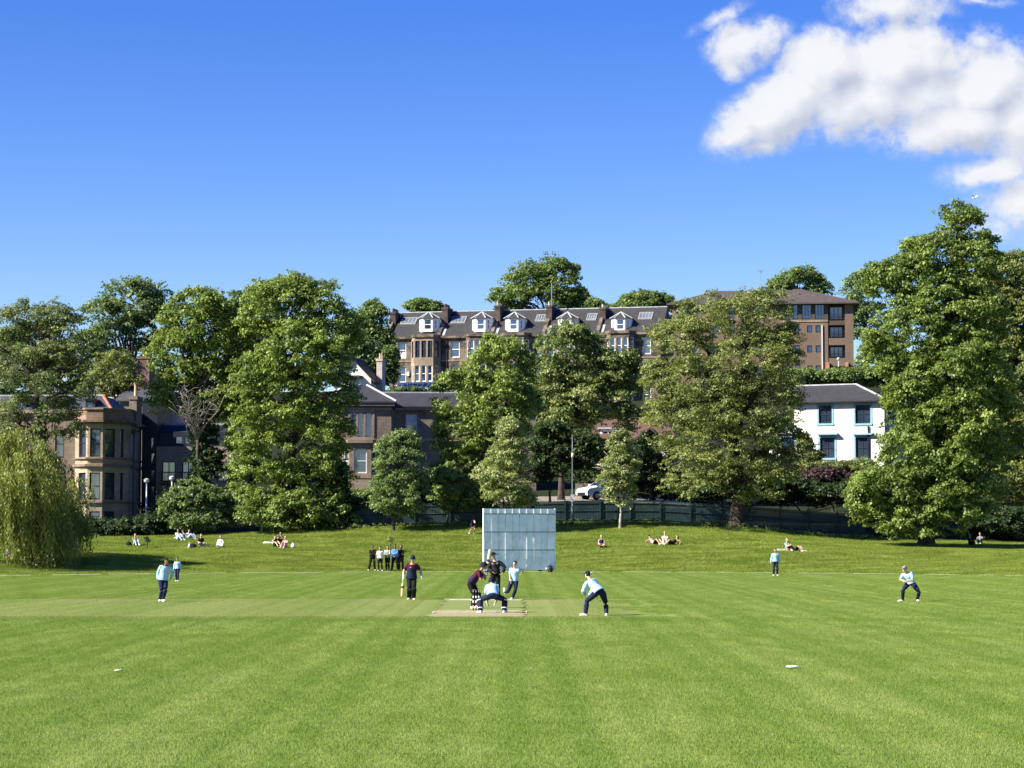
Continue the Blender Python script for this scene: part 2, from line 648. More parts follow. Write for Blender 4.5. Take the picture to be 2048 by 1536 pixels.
def build_ground():
    xs = np.concatenate([np.linspace(-2500, -130, 12), np.linspace(-110, -60, 8), np.linspace(-55, 55, 150), np.linspace(60, 110, 8), np.linspace(130, 2500, 12)])
    ys = np.concatenate([np.linspace(-600, -20, 6), np.linspace(0, 130, 27), np.linspace(132, 250, 160), np.linspace(253, 430, 60), np.linspace(450, 4000, 20)])
    X, Y = np.meshgrid(xs, ys)
    Z = hgt(X, Y)
    V = np.stack([X.ravel(), Y.ravel(), Z.ravel()], 1)
    nx, ny = len(xs), len(ys)
    i = (np.arange(ny - 1)[:, None] * nx + np.arange(nx - 1)[None, :]).ravel()
    Fq = np.stack([i, i + 1, i + nx + 1, i + nx], 1)
    o = np_mesh('ground', V, Fq, ground_material(), smooth=True)
    tag(o, kind='structure')


build_ground()

# pitch and creases
def pitch_material():
    m_ = bpy.data.materials.new('dry_cut_pitch')
    m_.use_nodes = True
    t = NT(m_.node_tree)
    p = m_.node_tree.nodes['Principled BSDF']
    p.inputs['Roughness'].default_value = 0.95
    p.inputs['Specular IOR Level'].default_value = 0.1
    x, y, z = t.sep(t.n('ShaderNodeNewGeometry').outputs['Position'])
    n1 = t.noise(t.comb(x, t.m('MULTIPLY', y, 0.25), 0), 1.5, 7.0, 0.7)
    n2 = t.noise(t.comb(x, y, 0), 6.0, 5.0, 0.7)
    yy = t.m('ADD', y, t.m('MULTIPLY', t.m('SUBTRACT', n1, 0.5), 7.0))
    green = t.mix(n2, (0.120, 0.165, 0.040), (0.205, 0.235, 0.080))
    dry = t.mix(t.sstep(n2, 0.3, 0.7), (0.195, 0.180, 0.085), (0.350, 0.300, 0.175))
    worn = t.m('MAXIMUM', t.sstep(yy, 81.0, 76.5), t.m('MULTIPLY', t.sstep(yy, 89.0, 92.0), 0.6))
    t.links.new(t.mix(worn, green, dry), p.inputs['Base Color'])
    return m_


PITCHM = pitch_material()
PX0, PX1 = -2.62, 0.43
bm = bmesh.new()
ny_ = 60
vs = []
for i in range(ny_ + 1):
    y = 72.6 + (93.4 - 72.6) * i / ny_
    vs.append((bm.verts.new((PX0 + random.uniform(-.16, .16), y, 0.012)), bm.verts.new((PX1 + random.uniform(-.16, .16), y, 0.012))))
for a, b in zip(vs, vs[1:]):
    bm.faces.new([a[0], a[1], b[1], b[0]])
tag(obj('pitch', bm, PITCHM), kind='structure')
WORN = mat('worn_white_line', (0.66, 0.68, 0.56), 0.9, 0.3, 3.0)
bm = bmesh.new()
for (x0, x1, y0, y1) in ((-2.6, 0.45, 77.0, 77.10), (-2.4, 0.2, 78.22, 78.28), (-2.66, -2.63, 76.0, 78.0), (0.47, 0.495, 76.2, 78.4), (-2.5, 0.4, 91.6, 91.8), (-2.75, -1.6, 92.4, 92.7)):
    bx(bm, x0, x1, y0, y1, 0.010, 0.016)
tag(obj('crease_marking', bm, WORN), kind='structure')

# boundary line: painted on the turf, worn away in places
bm = bmesh.new()
x = -58.0
while x < 58:
    ln = random.uniform(0.6, 3.2)
    for q in range(int(ln / 0.4) + 1):
        xa = x + q * 0.4
        ya, yb = bank_foot(xa) - 1.6, bank_foot(xa + 0.4) - 1.6
        hw = 0.24 + random.uniform(-0.07, 0.08)
        v = [bm.verts.new(c) for c in ((xa, ya - hw, 0.04), (xa + 0.4, yb - hw, 0.04), (xa + 0.4, yb + hw, 0.04), (xa, ya + hw, 0.04))]
        bm.faces.new(v)
    x += ln + random.uniform(0.1, 1.6)
tag(obj('boundary_line_marking', bm, WORN), kind='structure')

# service road above the fence
bm = bmesh.new()
rp = [(-2, 199), (4, 198.5), (13, 199.5), (16, 206), (12, 214), (2, 213)]
vv = []
for i in range(21):
    xr = -3 + 20 * i / 20
    vv.append([bm.verts.new((xr, yr, H(xr, yr) + 0.05)) for yr in (198.5, 203, 208, 214)])
for a, b in zip(vv, vv[1:]):
    for k in range(3):
        bm.faces.new([a[k], b[k], b[k + 1], a[k + 1]])
tag(obj('service_road', bm, mat('dusty_road', (0.22, 0.19, 0.15), 0.95, 0.2, 0.8)), kind='structure')


# ------------------------------------------------------------------ grass (one uncountable object per kind of turf)
def blade_patch(size, n, hmin, hmax, wid, lean, seed):
    r = np.random.default_rng(seed)
    c = np.stack([r.uniform(-size / 2, size / 2, n), r.uniform(-size / 2, size / 2, n), np.zeros(n)], 1)
    a = r.uniform(0, 2 * np.pi, n)
    h_ = r.uniform(hmin, hmax, n)
    d = np.stack([np.cos(a), np.sin(a), np.zeros(n)], 1)
    ld = r.uniform(0, 2 * np.pi, n)
    lv = np.stack([np.cos(ld), np.sin(ld), np.zeros(n)], 1) * (h_ * r.uniform(0, lean, n))[:, None]
    top = c + lv + np.stack([0 * h_, 0 * h_, h_], 1)
    V = np.concatenate([c - d * wid / 2, c + d * wid / 2, top])
    Fq = np.stack([np.arange(n), np.arange(n) + n, np.arange(n) + 2 * n], 1)
    return V, Fq, r.uniform(0, 1, n)


def grass_object(name, pts, rots, patch, label_kind, bmat):
    """pts: where a patch of blades stands; the patch itself is stored far below in the same mesh and moved by its instances."""
    V, Fq, tint = patch
    n = len(V)
    me = bpy.data.meshes.new(name)
    allv = np.concatenate([V, pts])
    me.vertices.add(len(allv))
    me.vertices.foreach_set('co', allv.astype(np.float32).ravel())
    me.loops.add(Fq.size)
    me.loops.foreach_set('vertex_index', Fq.astype(np.int32).ravel())
    me.polygons.add(len(Fq))
    me.polygons.foreach_set('loop_start', np.arange(0, Fq.size, 3, dtype=np.int32))
    me.update(calc_edges=True)
    a = me.attributes.new('tint', 'FLOAT', 'FACE')
    a.data.foreach_set('value', tint.astype(np.float32))
    a = me.attributes.new('site', 'FLOAT', 'POINT')
    a.data.foreach_set('value', np.concatenate([np.zeros(n), np.ones(len(pts))]).astype(np.float32))
    a = me.attributes.new('turn', 'FLOAT_VECTOR', 'POINT')
    a.data.foreach_set('vector', np.concatenate([np.zeros((n, 3)), rots]).astype(np.float32).ravel())
    o = link_mesh(name, me, bmat)
    tag(o, kind='stuff')
    ng = bpy.data.node_groups.new(name, 'GeometryNodeTree')
    ng.interface.new_socket('Geometry', in_out='INPUT', socket_type='NodeSocketGeometry')
    ng.interface.new_socket('Geometry', in_out='OUTPUT', socket_type='NodeSocketGeometry')
    N, K = ng.nodes, ng.links
    gi, go = N.new('NodeGroupInput'), N.new('NodeGroupOutput')
    na = N.new('GeometryNodeInputNamedAttribute')
    na.data_type = 'FLOAT'
    na.inputs[0].default_value = 'site'
    sp = N.new('GeometryNodeSeparateGeometry')
    sp.domain = 'POINT'
    K.new(gi.outputs[0], sp.inputs['Geometry'])
    K.new(na.outputs[0], sp.inputs['Selection'])
    nr = N.new('GeometryNodeInputNamedAttribute')
    nr.data_type = 'FLOAT_VECTOR'
    nr.inputs[0].default_value = 'turn'
    er = N.new('FunctionNodeEulerToRotation')
    K.new(nr.outputs[0], er.inputs[0])
    ip = N.new('GeometryNodeInstanceOnPoints')
    K.new(sp.outputs['Selection'], ip.inputs['Points'])
    K.new(sp.outputs['Inverted'], ip.inputs['Instance'])
    K.new(er.outputs[0], ip.inputs['Rotation'])
    K.new(ip.outputs[0], go.inputs[0])
    md = o.modifiers.new('grass', 'NODES')
    md.node_group = ng
    return o


BLADES = blade_material()


def lawn_sites(step, y0, y1, bank):
    out, rot = [], []
    for yc in np.arange(y0, y1, step):
        half = yc * 0.2248 * 1.06 + 3.0
        for xc in np.arange(-half, half + step, step):
            xx = xc + step * 0.5
            t = yc - bank_foot(xx)
            if bank == (t > 0) and not (xx < 4.4 and 72.3 < yc < 93.8):
                if bank:
                    e = 0.3
                    zx = (H(xx + e, yc) - H(xx - e, yc)) / (2 * e)
                    zy = (H(xx, yc + e) - H(xx, yc - e)) / (2 * e)
                    q = Vector((0, 0, 1)).rotation_difference(Vector((-zx, -zy, 1)).normalized())
                    q = q @ Quaternion((0, 0, 1), random.uniform(0, 6.28))
                    eu = q.to_euler()
                    rot.append((eu.x, eu.y, eu.z))
                    out.append((xx + random.uniform(-.1, .1), yc, H(xx, yc) - 0.01))
                else:
                    rot.append((0, 0, random.choice((0, 1, 2, 3)) * math.pi / 2))
                    out.append((xx, yc, 0.0))
    return np.array(out, float), np.array(rot, float)


p_, r_ = lawn_sites(1.5, 22.0, 60.0, False)
grass_object('lawn_grass', p_, r_, blade_patch(1.62, 4600, 0.018, 0.042, 0.007, 0.9, 3), '', BLADES)
p_, r_ = lawn_sites(2.0, 60.0, 163.0, False)
grass_object('outfield_grass', p_, r_, blade_patch(2.15, 4200, 0.016, 0.036, 0.011, 0.9, 4), '', BLADES)
p_, r_ = [], []
for yc in np.arange(72.8, 93.9, 1.0):
    for xc in np.arange(-24.0, 4.0, 1.0):
        if not (PX0 - 0.6 < xc < PX1 + 0.6):
            p_.append((xc, yc, 0.0))
            r_.append((0, 0, random.choice((0, 1, 2, 3)) * math.pi / 2))
grass_object('square_grass', np.array(p_), np.array(r_), blade_patch(1.1, 500, 0.006, 0.016, 0.010, 0.9, 6), '', BLADES)
p_, r_ = lawn_sites(1.2, 138.0, 188.0, True)
grass_object('bank_grass', p_, r_, blade_patch(1.45, 900, 0.04, 0.15, 0.022, 0.9, 5), '', BLADES)


# ================================================================== TREES
def clump_templates(k, n, rad, leaf, up, seed, droop=0.0):
    """k little sprays of n leaf-sized folded quads each."""
    r = np.random.default_rng(seed)
    out = []
    for _ in range(k):
        d = r.normal(size=(n, 3))
        d /= np.linalg.norm(d, axis=1)[:, None]
        d[:, 2] = np.where(d[:, 2] < -0.25, -d[:, 2] * 0.6, d[:, 2])
        c = d * rad * (r.uniform(0.25, 1.0, n) ** 0.6)[:, None] * np.array([1, 1, 0.78])
        nrm = d * 0.8 + np.array([0, 0, up]) + r.normal(size=(n, 3)) * 0.45
        nrm /= np.linalg.norm(nrm, axis=1)[:, None]
        ax = np.cross(nrm, r.normal(size=(n, 3)))
        ax += d * 0.5 - np.array([0, 0, droop])
        ax -= nrm * np.sum(ax * nrm, 1)[:, None]
        ax /= np.linalg.norm(ax, axis=1)[:, None] + 1e-9
        sd = np.cross(nrm, ax)
        l_ = leaf * r.uniform(0.65, 1.25, n)[:, None]
        w_ = l_ * r.uniform(0.30, 0.46, n)[:, None]
        v0 = c - ax * l_ * 0.5
        v1 = c + sd * w_ - nrm * w_ * 0.35
        v2 = c + ax * l_ * 0.5 - nrm * l_ * 0.15
        v3 = c - sd * w_ - nrm * w_ * 0.35
        V = np.stack([v0, v1, v2, v3], 1)          # n,4,3
        out.append((V, r.uniform(0, 1, n)))
    return out


CLUMPS = {
    'broad': clump_templates(8, 26, 0.52, 0.215, 0.45, 21, 0.25),
    'fine': clump_templates(8, 26, 0.50, 0.165, 0.40, 22, 0.15),
    'far': clump_templates(8, 24, 0.70, 0.30, 0.45, 23, 0.2),
    'shrub': clump_templates(8, 22, 0.42, 0.21, 0.6, 24, 0.1),
}
BOUGH = {'broad': (0.95, 8), 'fine': (0.95, 9), 'far': (1.35, 9), 'shrub': (0.65, 7)}      # size of a bough, sprays on it


def crown_mesh(name, centres, sizes, kind, mats, parent, ctint, seed, spread=0.30):
    r = np.random.default_rng(seed)
    T = CLUMPS[kind]
    n = len(centres)
    pick = r.integers(0, len(T), n)
    ang = r.uniform(0, 2 * np.pi, n)
    tx, ty = r.normal(0, 0.25, n), r.normal(0, 0.25, n)
    Vs, ts = [], []
    for k in range(len(T)):
        idx = np.nonzero(pick == k)[0]
        if not len(idx):
            continue
        V, tt = T[k]
        ca, sa = np.cos(ang[idx]), np.sin(ang[idx])
        s = sizes[idx]
        X = V[None, :, :, 0] * ca[:, None, None] - V[None, :, :, 1] * sa[:, None, None]
        Y = V[None, :, :, 0] * sa[:, None, None] + V[None, :, :, 1] * ca[:, None, None]
        Z = V[None, :, :, 2] + X * tx[idx][:, None, None] + Y * ty[idx][:, None, None]
        W = np.stack([X, Y, Z], -1) * s[:, None, None, None] + centres[idx][:, None, None, :]
        Vs.append(W.reshape(-1, 4, 3))
        ts.append((ctint[idx][:, None] + spread * (tt[None, :] - 0.5) * 2).ravel())
    V = np.concatenate(Vs)
    tint = np.clip(np.concatenate(ts), 0, 1)
    m = len(V)
    return np_mesh(name, V.reshape(-1, 3), np.arange(m * 4).reshape(m, 4), mats, parent, tint)


def limb(bm, a, b, r0, r1, sag=0.0, n=6, wob=0.08, seg=5):
    a, b = Vector(a), Vector(b)
    ln = (b - a).length
    pts, rad = [], []
    for i in range(seg + 1):
        t = i / seg
        p = a.lerp(b, t)
        p += Vector((random.gauss(0, wob), random.gauss(0, wob), random.gauss(0, wob))) * ln * 0.35 * math.sin(math.pi * t)
        p.z += sag * ln * math.sin(math.pi * t)
        pts.append(p)
        rad.append(r0 + (r1 - r0) * t)
    tube(bm, pts, rad, n)
    return pts


_seed = [100]


def tree(name, label, base, D, lobes, leaf, kind='broad', dens=1.0, trunk=None, cat='tree', group=None, bark=BARK, size=1.0, trunk_top=None,
         limbs=9, deep=0.85, gap=0.0, tint0=0.5, tspread=0.22, zoff=None, bare=0, clear=0.0):
    """base: (px, row or None) foot of the trunk; lobes: (px, row, rx, ry[, nearer(-)/farther(+) metres]) in photo pixels at distance D."""
    _seed[0] += 1
    r = np.random.default_rng(_seed[0])
    s = S(D)
    bxp = (base[0] - 1024.0) / s
    bz = H(bxp, D) - 0.1
    if zoff is not None:
        bz = P(base[0], zoff, D).z
    root = empty(name, (bxp, D, bz), 0, label, cat, group)
    o0 = Vector((bxp, D, bz))
    C, SZ, CT = [], [], []
    L3 = []
    for lb in lobes:
        px, row, rx, ry = lb[:4]
        dd = lb[4] if len(lb) > 4 else 0.0
        c = P(px, row, D + dd)
        a, b = rx / s, ry / s
        L3.append((c, a, (a * 0.75 + min(a, b) * 0.25) * deep, b))
    rb0, ncl = BOUGH[kind]
    for li, (c, ax, ay, az) in enumerate(L3):
        p = 1.6
        area = 4 * math.pi * (((ax * ay) ** p + (ax * az) ** p + (ay * az) ** p) / 3) ** (1 / p)
        rb = min(rb0 * size, 0.55 * min(ax, az))
        nb = int(area / (math.pi * rb * rb) * 1.75 * dens) + 6
        d = r.normal(size=(nb, 3))
        d /= np.linalg.norm(d, axis=1)[:, None]
        d[:, 2] = np.where((d[:, 2] < -0.35) & (r.uniform(size=nb) < 0.45), -d[:, 2], d[:, 2])
        rr = np.where(r.uniform(size=nb) < 0.80, r.uniform(0.74, 1.06, nb), r.uniform(0.35, 0.75, nb))
        sprig = r.uniform(size=nb) < 0.10
        rr = np.where(sprig, r.uniform(1.06, 1.24, nb), rr)
        q = d * (np.array([ax, ay, az]) - rb * 0.45) * rr[:, None] + np.array(c)
        keep = np.ones(nb, bool)
        for lj, (c2, bx_, by_, bz_) in enumerate(L3):
            if lj != li:
                e = (q - np.array(c2)) / np.array([bx_, by_, bz_])
                keep &= (e ** 2).sum(1) > 0.42
        if gap:
            hd = r.normal(size=(8, 3))
            hd /= np.linalg.norm(hd, axis=1)[:, None]
            keep &= ~((d @ hd.T > 1 - gap).any(1))
        q, d = q[keep], d[keep]
        nb = len(q)
        if not nb:
            continue
        br = rb * r.uniform(0.65, 1.3, nb) * np.where(sprig[keep], 0.5, 1.0)
        bt = tint0 + r.normal(0, 0.05) + r.normal(0, tspread * 0.6, nb)
        m = ncl
        e = r.normal(size=(nb, m, 3))
        e /= np.linalg.norm(e, axis=2)[:, :, None]
        e[:, :, 2] = np.where(e[:, :, 2] < -0.2, -e[:, :, 2], e[:, :, 2])
        e = e + d[:, None, :] * 0.45
        e /= np.linalg.norm(e, axis=2)[:, :, None]
        k = q[:, None, :] + e * (br[:, None] * r.uniform(0.55, 1.08, (nb, m)))[:, :, None] * np.array([1.05, 1.05, 0.92])
        k[:, :, 2] -= 0.12 * br[:, None] * ((k[:, :, :2] - q[:, None, :2]) ** 2).sum(2) / (br[:, None] ** 2)
        k = k.reshape(-1, 3)
        t_ = (bt[:, None] + r.normal(0, tspread * 0.55, (nb, m))).ravel()
        ok = k[:, 2] > hgt(k[:, 0], k[:, 1]) + clear
        k, t_ = k[ok], t_[ok]
        C.append(k)
        SZ.append(r.uniform(0.65, 1.2, len(k)) * size)
        CT.append(np.clip(t_, 0, 1))
    C = np.concatenate(C)
    SZ = np.concatenate(SZ)
    CT = np.concatenate(CT)
    crown_mesh('crown', C - np.array(o0), SZ, kind, leaf, root, CT, _seed[0])
    # trunk and limbs
    bm = bmesh.new()
    top = max(L3, key=lambda q: q[0].z + q[3] * 0.3)[0] - o0
    low = min(c.z - az for c, ax, ay, az in L3) - bz
    tr = trunk if trunk else max(0.18, 0.022 * (top.z + 3))
    if trunk_top is not None:
        tt = P(trunk_top[0], trunk_top[1], D) - o0
    else:
        tt = Vector((top.x * 0.5, 0.0, max(1.0, top.z * 0.62)))
    z1 = min(0.6, tt.z * 0.3)
    tp = [Vector((0, 0, -0.3)), Vector((0, 0, 0.05)), tt * 0.0 + Vector((tt.x * 0.05, 0, z1))]
    rad = [tr * 1.55, tr * 1.35, tr * 1.05]
    for t in (0.35, 0.6, 0.8, 1.0):
        tp.append(Vector((tt.x * t + random.gauss(0, tr * .5), random.gauss(0, tr * .4), max(z1 + 0.1, tt.z * t))))
        rad.append(tr * (1.0 - 0.55 * t))
    tube(bm, tp, rad, 10)
    fork = [tp[3], tp[4], tp[5], tp[6]]
    targets = [c - o0 for c, ax, ay, az in L3]
    for k in range(limbs):
        c, ax, ay, az = L3[random.randrange(len(L3))]
        v = Vector((random.gauss(0, 1), random.gauss(0, 1), random.gauss(0.35, 0.8))).normalized()
        targets.append(Vector((c.x + v.x * ax * .8, c.y + v.y * ay * .8, c.z + v.z * az * .8)) - o0)
    for tg in targets:
        f = min(fork, key=lambda q: (q - tg).length + (3 if q.z > tg.z else 0))
        pts = limb(bm, f, tg, tr * 0.42, 0.035, 0.06, 6, 0.10)
        for q in pts[2:5]:
            v = Vector((random.gauss(0, 1), random.gauss(0, 1), random.gauss(0.4, 0.6))).normalized() * random.uniform(1.0, 2.6)
            limb(bm, q, q + v, 0.05, 0.018, 0.05, 4, 0.12, 3)
    for k in range(bare):
        c, ax, ay, az = random.choice(L3)
        v = Vector((random.gauss(0, 1), random.gauss(-0.4, .6), random.gauss(0.5, 0.6))).normalized()
        st = c - o0
        en = Vector((v.x * ax * 1.05, v.y * ay * 1.05, v.z * az * 1.05)) + st
        limb(bm, st, en, 0.06, 0.015, 0.08, 4, 0.14, 4)
    obj('trunk', bm, bark, root, smooth=True)
    return root


LF_BRIGHT = leafmat('leaf_bright_green', (0.068, 0.116, 0.018), (0.295, 0.375, 0.085))
LF_MID = leafmat('leaf_mid_green', (0.058, 0.100, 0.024), (0.225, 0.310, 0.080))
LF_OLIVE = leafmat('leaf_olive_green', (0.082, 0.108, 0.026), (0.300, 0.340, 0.105))
LF_DARK = leafmat('leaf_dark_green', (0.014, 0.034, 0.010), (0.055, 0.098, 0.026))  # leaf colours deepened to stand in for shade over the low hedge
LF_BLUE = leafmat('leaf_blue_green', (0.055, 0.100, 0.034), (0.225, 0.305, 0.105))
LF_PALE = leafmat('leaf_pale_flowering', (0.095, 0.142, 0.034), (0.440, 0.480, 0.205))
LF_WILLOW = leafmat('leaf_willow', (0.092, 0.118, 0.018), (0.310, 0.330, 0.072), 0.38)
LF_GREY = leafmat('leaf_grey_green', (0.070, 0.098, 0.036), (0.225, 0.268, 0.105))
LF_MAGENTA = leafmat('leaf_with_magenta_bloom', (0.030, 0.050, 0.014), (0.120, 0.030, 0.080))

# --- the row on top of the bank
tree('broadleaf_tree', 'tall bushy bright green tree whose leaves reach the grass behind the trio on the bank', (590, None), 188.5,
     [(560, 635, 82, 72), (655, 650, 62, 78), (600, 730, 100, 80, -2), (540, 800, 88, 90, -1), (640, 790, 72, 80, -1), (585, 880, 112, 95, -1),
      (530, 960, 70, 90, -1), (625, 970, 80, 85, -1), (555, 1035, 84, 44, -3), (640, 1035, 55, 38, -2), (510, 880, 55, 70), (585, 590, 45, 40)],
     LF_BRIGHT, trunk=0.45, limbs=16, tint0=0.40, tspread=0.24)
tree('broadleaf_tree', 'bright green tree with a leaning ivy trunk above grey dead branches', (405, None), 190,
     [(400, 655, 78, 70), (360, 720, 58, 62), (440, 700, 55, 80), (425, 770, 60, 62), (335, 790, 34, 46), (400, 620, 50, 40), (462, 800, 36, 70, 2)],
     LF_BRIGHT, trunk=0.5, trunk_top=(392, 800), limbs=10, tint0=0.45)
tree('ivy_trunk_tree', 'dark ivy covered trunk under the leaning bright tree by the lamps', (412, None), 188.5,
     [(405, 880, 24, 60), (412, 950, 34, 55), (400, 830, 16, 30)], LF_DARK, 'shrub', trunk=0.4, limbs=4, cat='tree', trunk_top=(400, 830), tint0=0.5)
tree('broadleaf_tree', 'thin grey green tree with dark forked stems behind the willow', (85, None), 186.5,
     [(60, 680, 75, 68), (135, 690, 62, 60), (20, 700, 60, 80), (85, 760, 100, 60), (40, 850, 60, 60), (110, 860, 55, 70), (150, 770, 48, 56), (95, 640, 45, 34)],
     LF_GREY, 'fine', dens=0.72, trunk=0.42, limbs=18, bare=18, gap=0.06, tint0=0.42, trunk_top=(80, 760))
tree('round_tree', 'small dense dark green tree on the bank left of the white screen', (787, None), 183.6,
     [(798, 925, 52, 52), (775, 985, 38, 40), (825, 985, 36, 46), (795, 1012, 48, 26), (805, 890, 34, 26)], LF_BLUE, trunk=0.14, limbs=6, tint0=0.60, tspread=0.26, size=0.72)
tree('broadleaf_tree', 'upright light green tree hiding the middle of the terrace and villa', (955, None), 189.5,
     [(985, 735, 52, 55), (1030, 735, 42, 58), (930, 800, 60, 62), (1000, 810, 70, 60, -1), (1045, 830, 32, 50), (915, 870, 46, 60), (960, 895, 60, 66),
      (900, 965, 32, 62), (945, 985, 48, 40)], LF_BRIGHT, trunk=0.34, limbs=12, tint0=0.50, tspread=0.25)
tree('broadleaf_tree', 'pale leaved conical young tree just behind the white screen', (1015, None), 182.0,
     [(1016, 900, 34, 56), (1010, 960, 54, 48), (1020, 1000, 46, 26), (1018, 870, 22, 30)], LF_PALE, trunk=0.15, limbs=6, tint0=0.42, tspread=0.28, size=0.72)
tree('flowering_tree', 'spreading tree with pale flower heads above the parked car', (1122, None), 204,
     [(1140, 705, 62, 52), (1190, 745, 62, 46), (1105, 770, 50, 60), (1225, 790, 62, 52), (1160, 820, 76, 48), (1250, 740, 34, 36), (1120, 850, 50, 36), (1255, 840, 34, 34)],
     LF_PALE, trunk=0.3, limbs=12, tint0=0.22, tspread=0.30, trunk_top=(1130, 850))
tree('young_tree', 'slim pale young tree with a white stem in front of the green fence', (1240, None), 183.5,
     [(1240, 900, 22, 36), (1228, 950, 28, 36), (1253, 945, 26, 42), (1240, 985, 34, 26)], LF_PALE, bark=BARKPALE, trunk=0.11, limbs=5, tint0=0.42, tspread=0.25, size=0.66)
tree('broadleaf_tree', 'huge wide olive tree with a thick trunk in front of the fence', (1472, None), 186,
     [(1440, 650, 92, 62), (1530, 640, 58, 62), (1370, 700, 68, 66), (1500, 730, 96, 70, -1), (1400, 790, 96, 76, -2), (1530, 810, 78, 80, -1), (1350, 850, 62, 72),
      (1460, 880, 112, 70, -3), (1560, 900, 44, 70), (1400, 950, 88, 56, -2), (1500, 960, 92, 50, -2), (1320, 770, 36, 50), (1575, 700, 30, 50)],
     LF_OLIVE, 'fine', dens=0.80, trunk=0.62, limbs=22, bare=16, gap=0.03, tint0=0.45, tspread=0.20, trunk_top=(1480, 830))
tree('broadleaf_tree', 'tallest tree, bright green with a ragged top, its skirt touching the grass', (1850, None), 181,
     [(1925, 455, 42, 46), (1870, 520, 72, 50), (1945, 540, 66, 66), (1800, 580, 62, 48), (1900, 620, 92, 72, -1), (1820, 690, 82, 70, -1), (1920, 740, 94, 80, -2),
      (1840, 810, 70, 76, -2), (1900, 870, 92, 80, -3), (1822, 905, 60, 74, -3), (1780, 985, 72, 52, -3), (1870, 975, 86, 66, -3), (1930, 990, 68, 58, -2), (1840, 1045, 78, 36, -3),
      (1965, 650, 56, 70), (1780, 720, 36, 56), (1985, 860, 60, 90, 1), (1815, 830, 44, 70, -1), (1860, 640, 60, 60, -1), (1960, 780, 60, 80), (1735, 1010, 36, 44, -2), (1950, 930, 60, 70, -1), (1900, 1030, 60, 40, -3), (1840, 560, 60, 50), (1760, 560, 34, 30)],
     LF_BRIGHT, trunk=0.6, limbs=22, tint0=0.36, tspread=0.25, clear=0.5)
tree('broadleaf_tree', 'olive green tree at the edge beside the tallest tree', (2045, None), 196,
     [(2030, 570, 66, 58), (2075, 640, 80, 80), (2010, 680, 56, 70), (2050, 770, 76, 80), (2000, 830, 50, 70), (2060, 880, 80, 80), (2020, 970, 66, 72), (2090, 980, 70, 70), (2030, 1040, 60, 40), (1995, 560, 40, 46), (1990, 620, 50, 60)],
     LF_OLIVE, trunk=0.5, limbs=16, tint0=0.40, dens=1.0, bare=8)
# --- behind the front row
tree('broadleaf_tree', 'large dark green tree standing behind the lower chimney', (245, None), 244,
     [(265, 610, 68, 46), (225, 645, 62, 48), (310, 650, 44, 50), (265, 680, 74, 40)], LF_BLUE, 'far', trunk=0.5, limbs=10, bare=6, tint0=0.42, size=0.95, gap=0.03)
tree('broadleaf_tree', 'dull green tree filling the gap behind the left slate roof', (180, None), 232,
     [(170, 720, 60, 60), (60, 720, 90, 70), (120, 760, 80, 40), (-10, 740, 60, 80)], LF_MID, 'far', trunk=0.4, tint0=0.3, size=0.9)
tree('bushy_tree', 'low bushy tree in front of the tall rear chimney', (235, None), 226,
     [(235, 745, 48, 40), (205, 770, 44, 30), (262, 775, 34, 28)], LF_OLIVE, 'fine', trunk=0.2, tint0=0.4)
tree('broadleaf_tree', 'dark tree crown between the two bright trees on the bank', (500, None), 214,
     [(505, 650, 60, 58), (470, 700, 40, 100), (520, 760, 50, 100), (480, 840, 46, 90)], LF_MID, 'far', trunk=0.4, tint0=0.30, size=0.9)
tree('broadleaf_tree', 'feathery tree beside the left end of the terrace', (745, None), 300,
     [(748, 640, 26, 34), (735, 690, 40, 36), (765, 700, 26, 40), (720, 660, 26, 40)], LF_MID, 'far', trunk=0.35, tint0=0.45, size=0.95, dens=0.85)
tree('broadleaf_tree', 'dark tree behind the white gabled cottage', (735, None), 284,
     [(740, 730, 46, 34), (700, 700, 34, 40), (775, 735, 18, 40)], LF_MID, 'far', trunk=0.3, tint0=0.28)
tree('broadleaf_tree', 'big tree rising above the middle of the terrace roof', (1085, None), 352,
     [(1060, 570, 46, 40), (1112, 560, 46, 42), (1085, 605, 80, 34), (1025, 602, 40, 30), (1150, 605, 34, 26)], LF_MID, 'far', trunk=0.5, tint0=0.46, size=1.15)
tree('broadleaf_tree', 'flat topped tree behind the right chimney of the terrace', (1292, None), 350,
     [(1290, 608, 50, 22), (1262, 622, 40, 16), (1320, 618, 28, 26)], LF_MID, 'far', trunk=0.4, tint0=0.48, size=1.05)
tree('broadleaf_tree', 'small tree top showing over the terrace ridge near the first dormer', (845, None), 352,
     [(838, 616, 24, 14), (865, 620, 20, 12)], LF_MID, 'far', trunk=0.3, tint0=0.5)
tree('broadleaf_tree', 'small tree top just right of the big tree behind the terrace', (1186, None), 350,
     [(1186, 616, 20, 14), (1200, 624, 22, 12)], LF_MID, 'far', trunk=0.3, tint0=0.45)
tree('broadleaf_tree', 'tree behind the brown hipped roof of the brick flats', (1600, None), 372,
     [(1600, 568, 40, 32), (1570, 580, 30, 24), (1632, 582, 26, 28)], LF_MID, 'far', trunk=0.4, tint0=0.5, size=1.1)
tree('broadleaf_tree', 'blue green tree between the brick flats and the tallest tree', (1738, None), 352,
     [(1728, 590, 38, 44), (1740, 660, 42, 60), (1765, 730, 50, 60), (1718, 640, 24, 40)], LF_BLUE, 'far', trunk=0.4, tint0=0.55, size=1.05)
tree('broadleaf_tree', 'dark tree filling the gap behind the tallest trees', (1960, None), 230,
     [(1990, 620, 80, 90), (1940, 760, 120, 120), (2040, 800, 100, 140), (1860, 820, 90, 90)], LF_DARK, 'far', trunk=0.5, tint0=0.5)

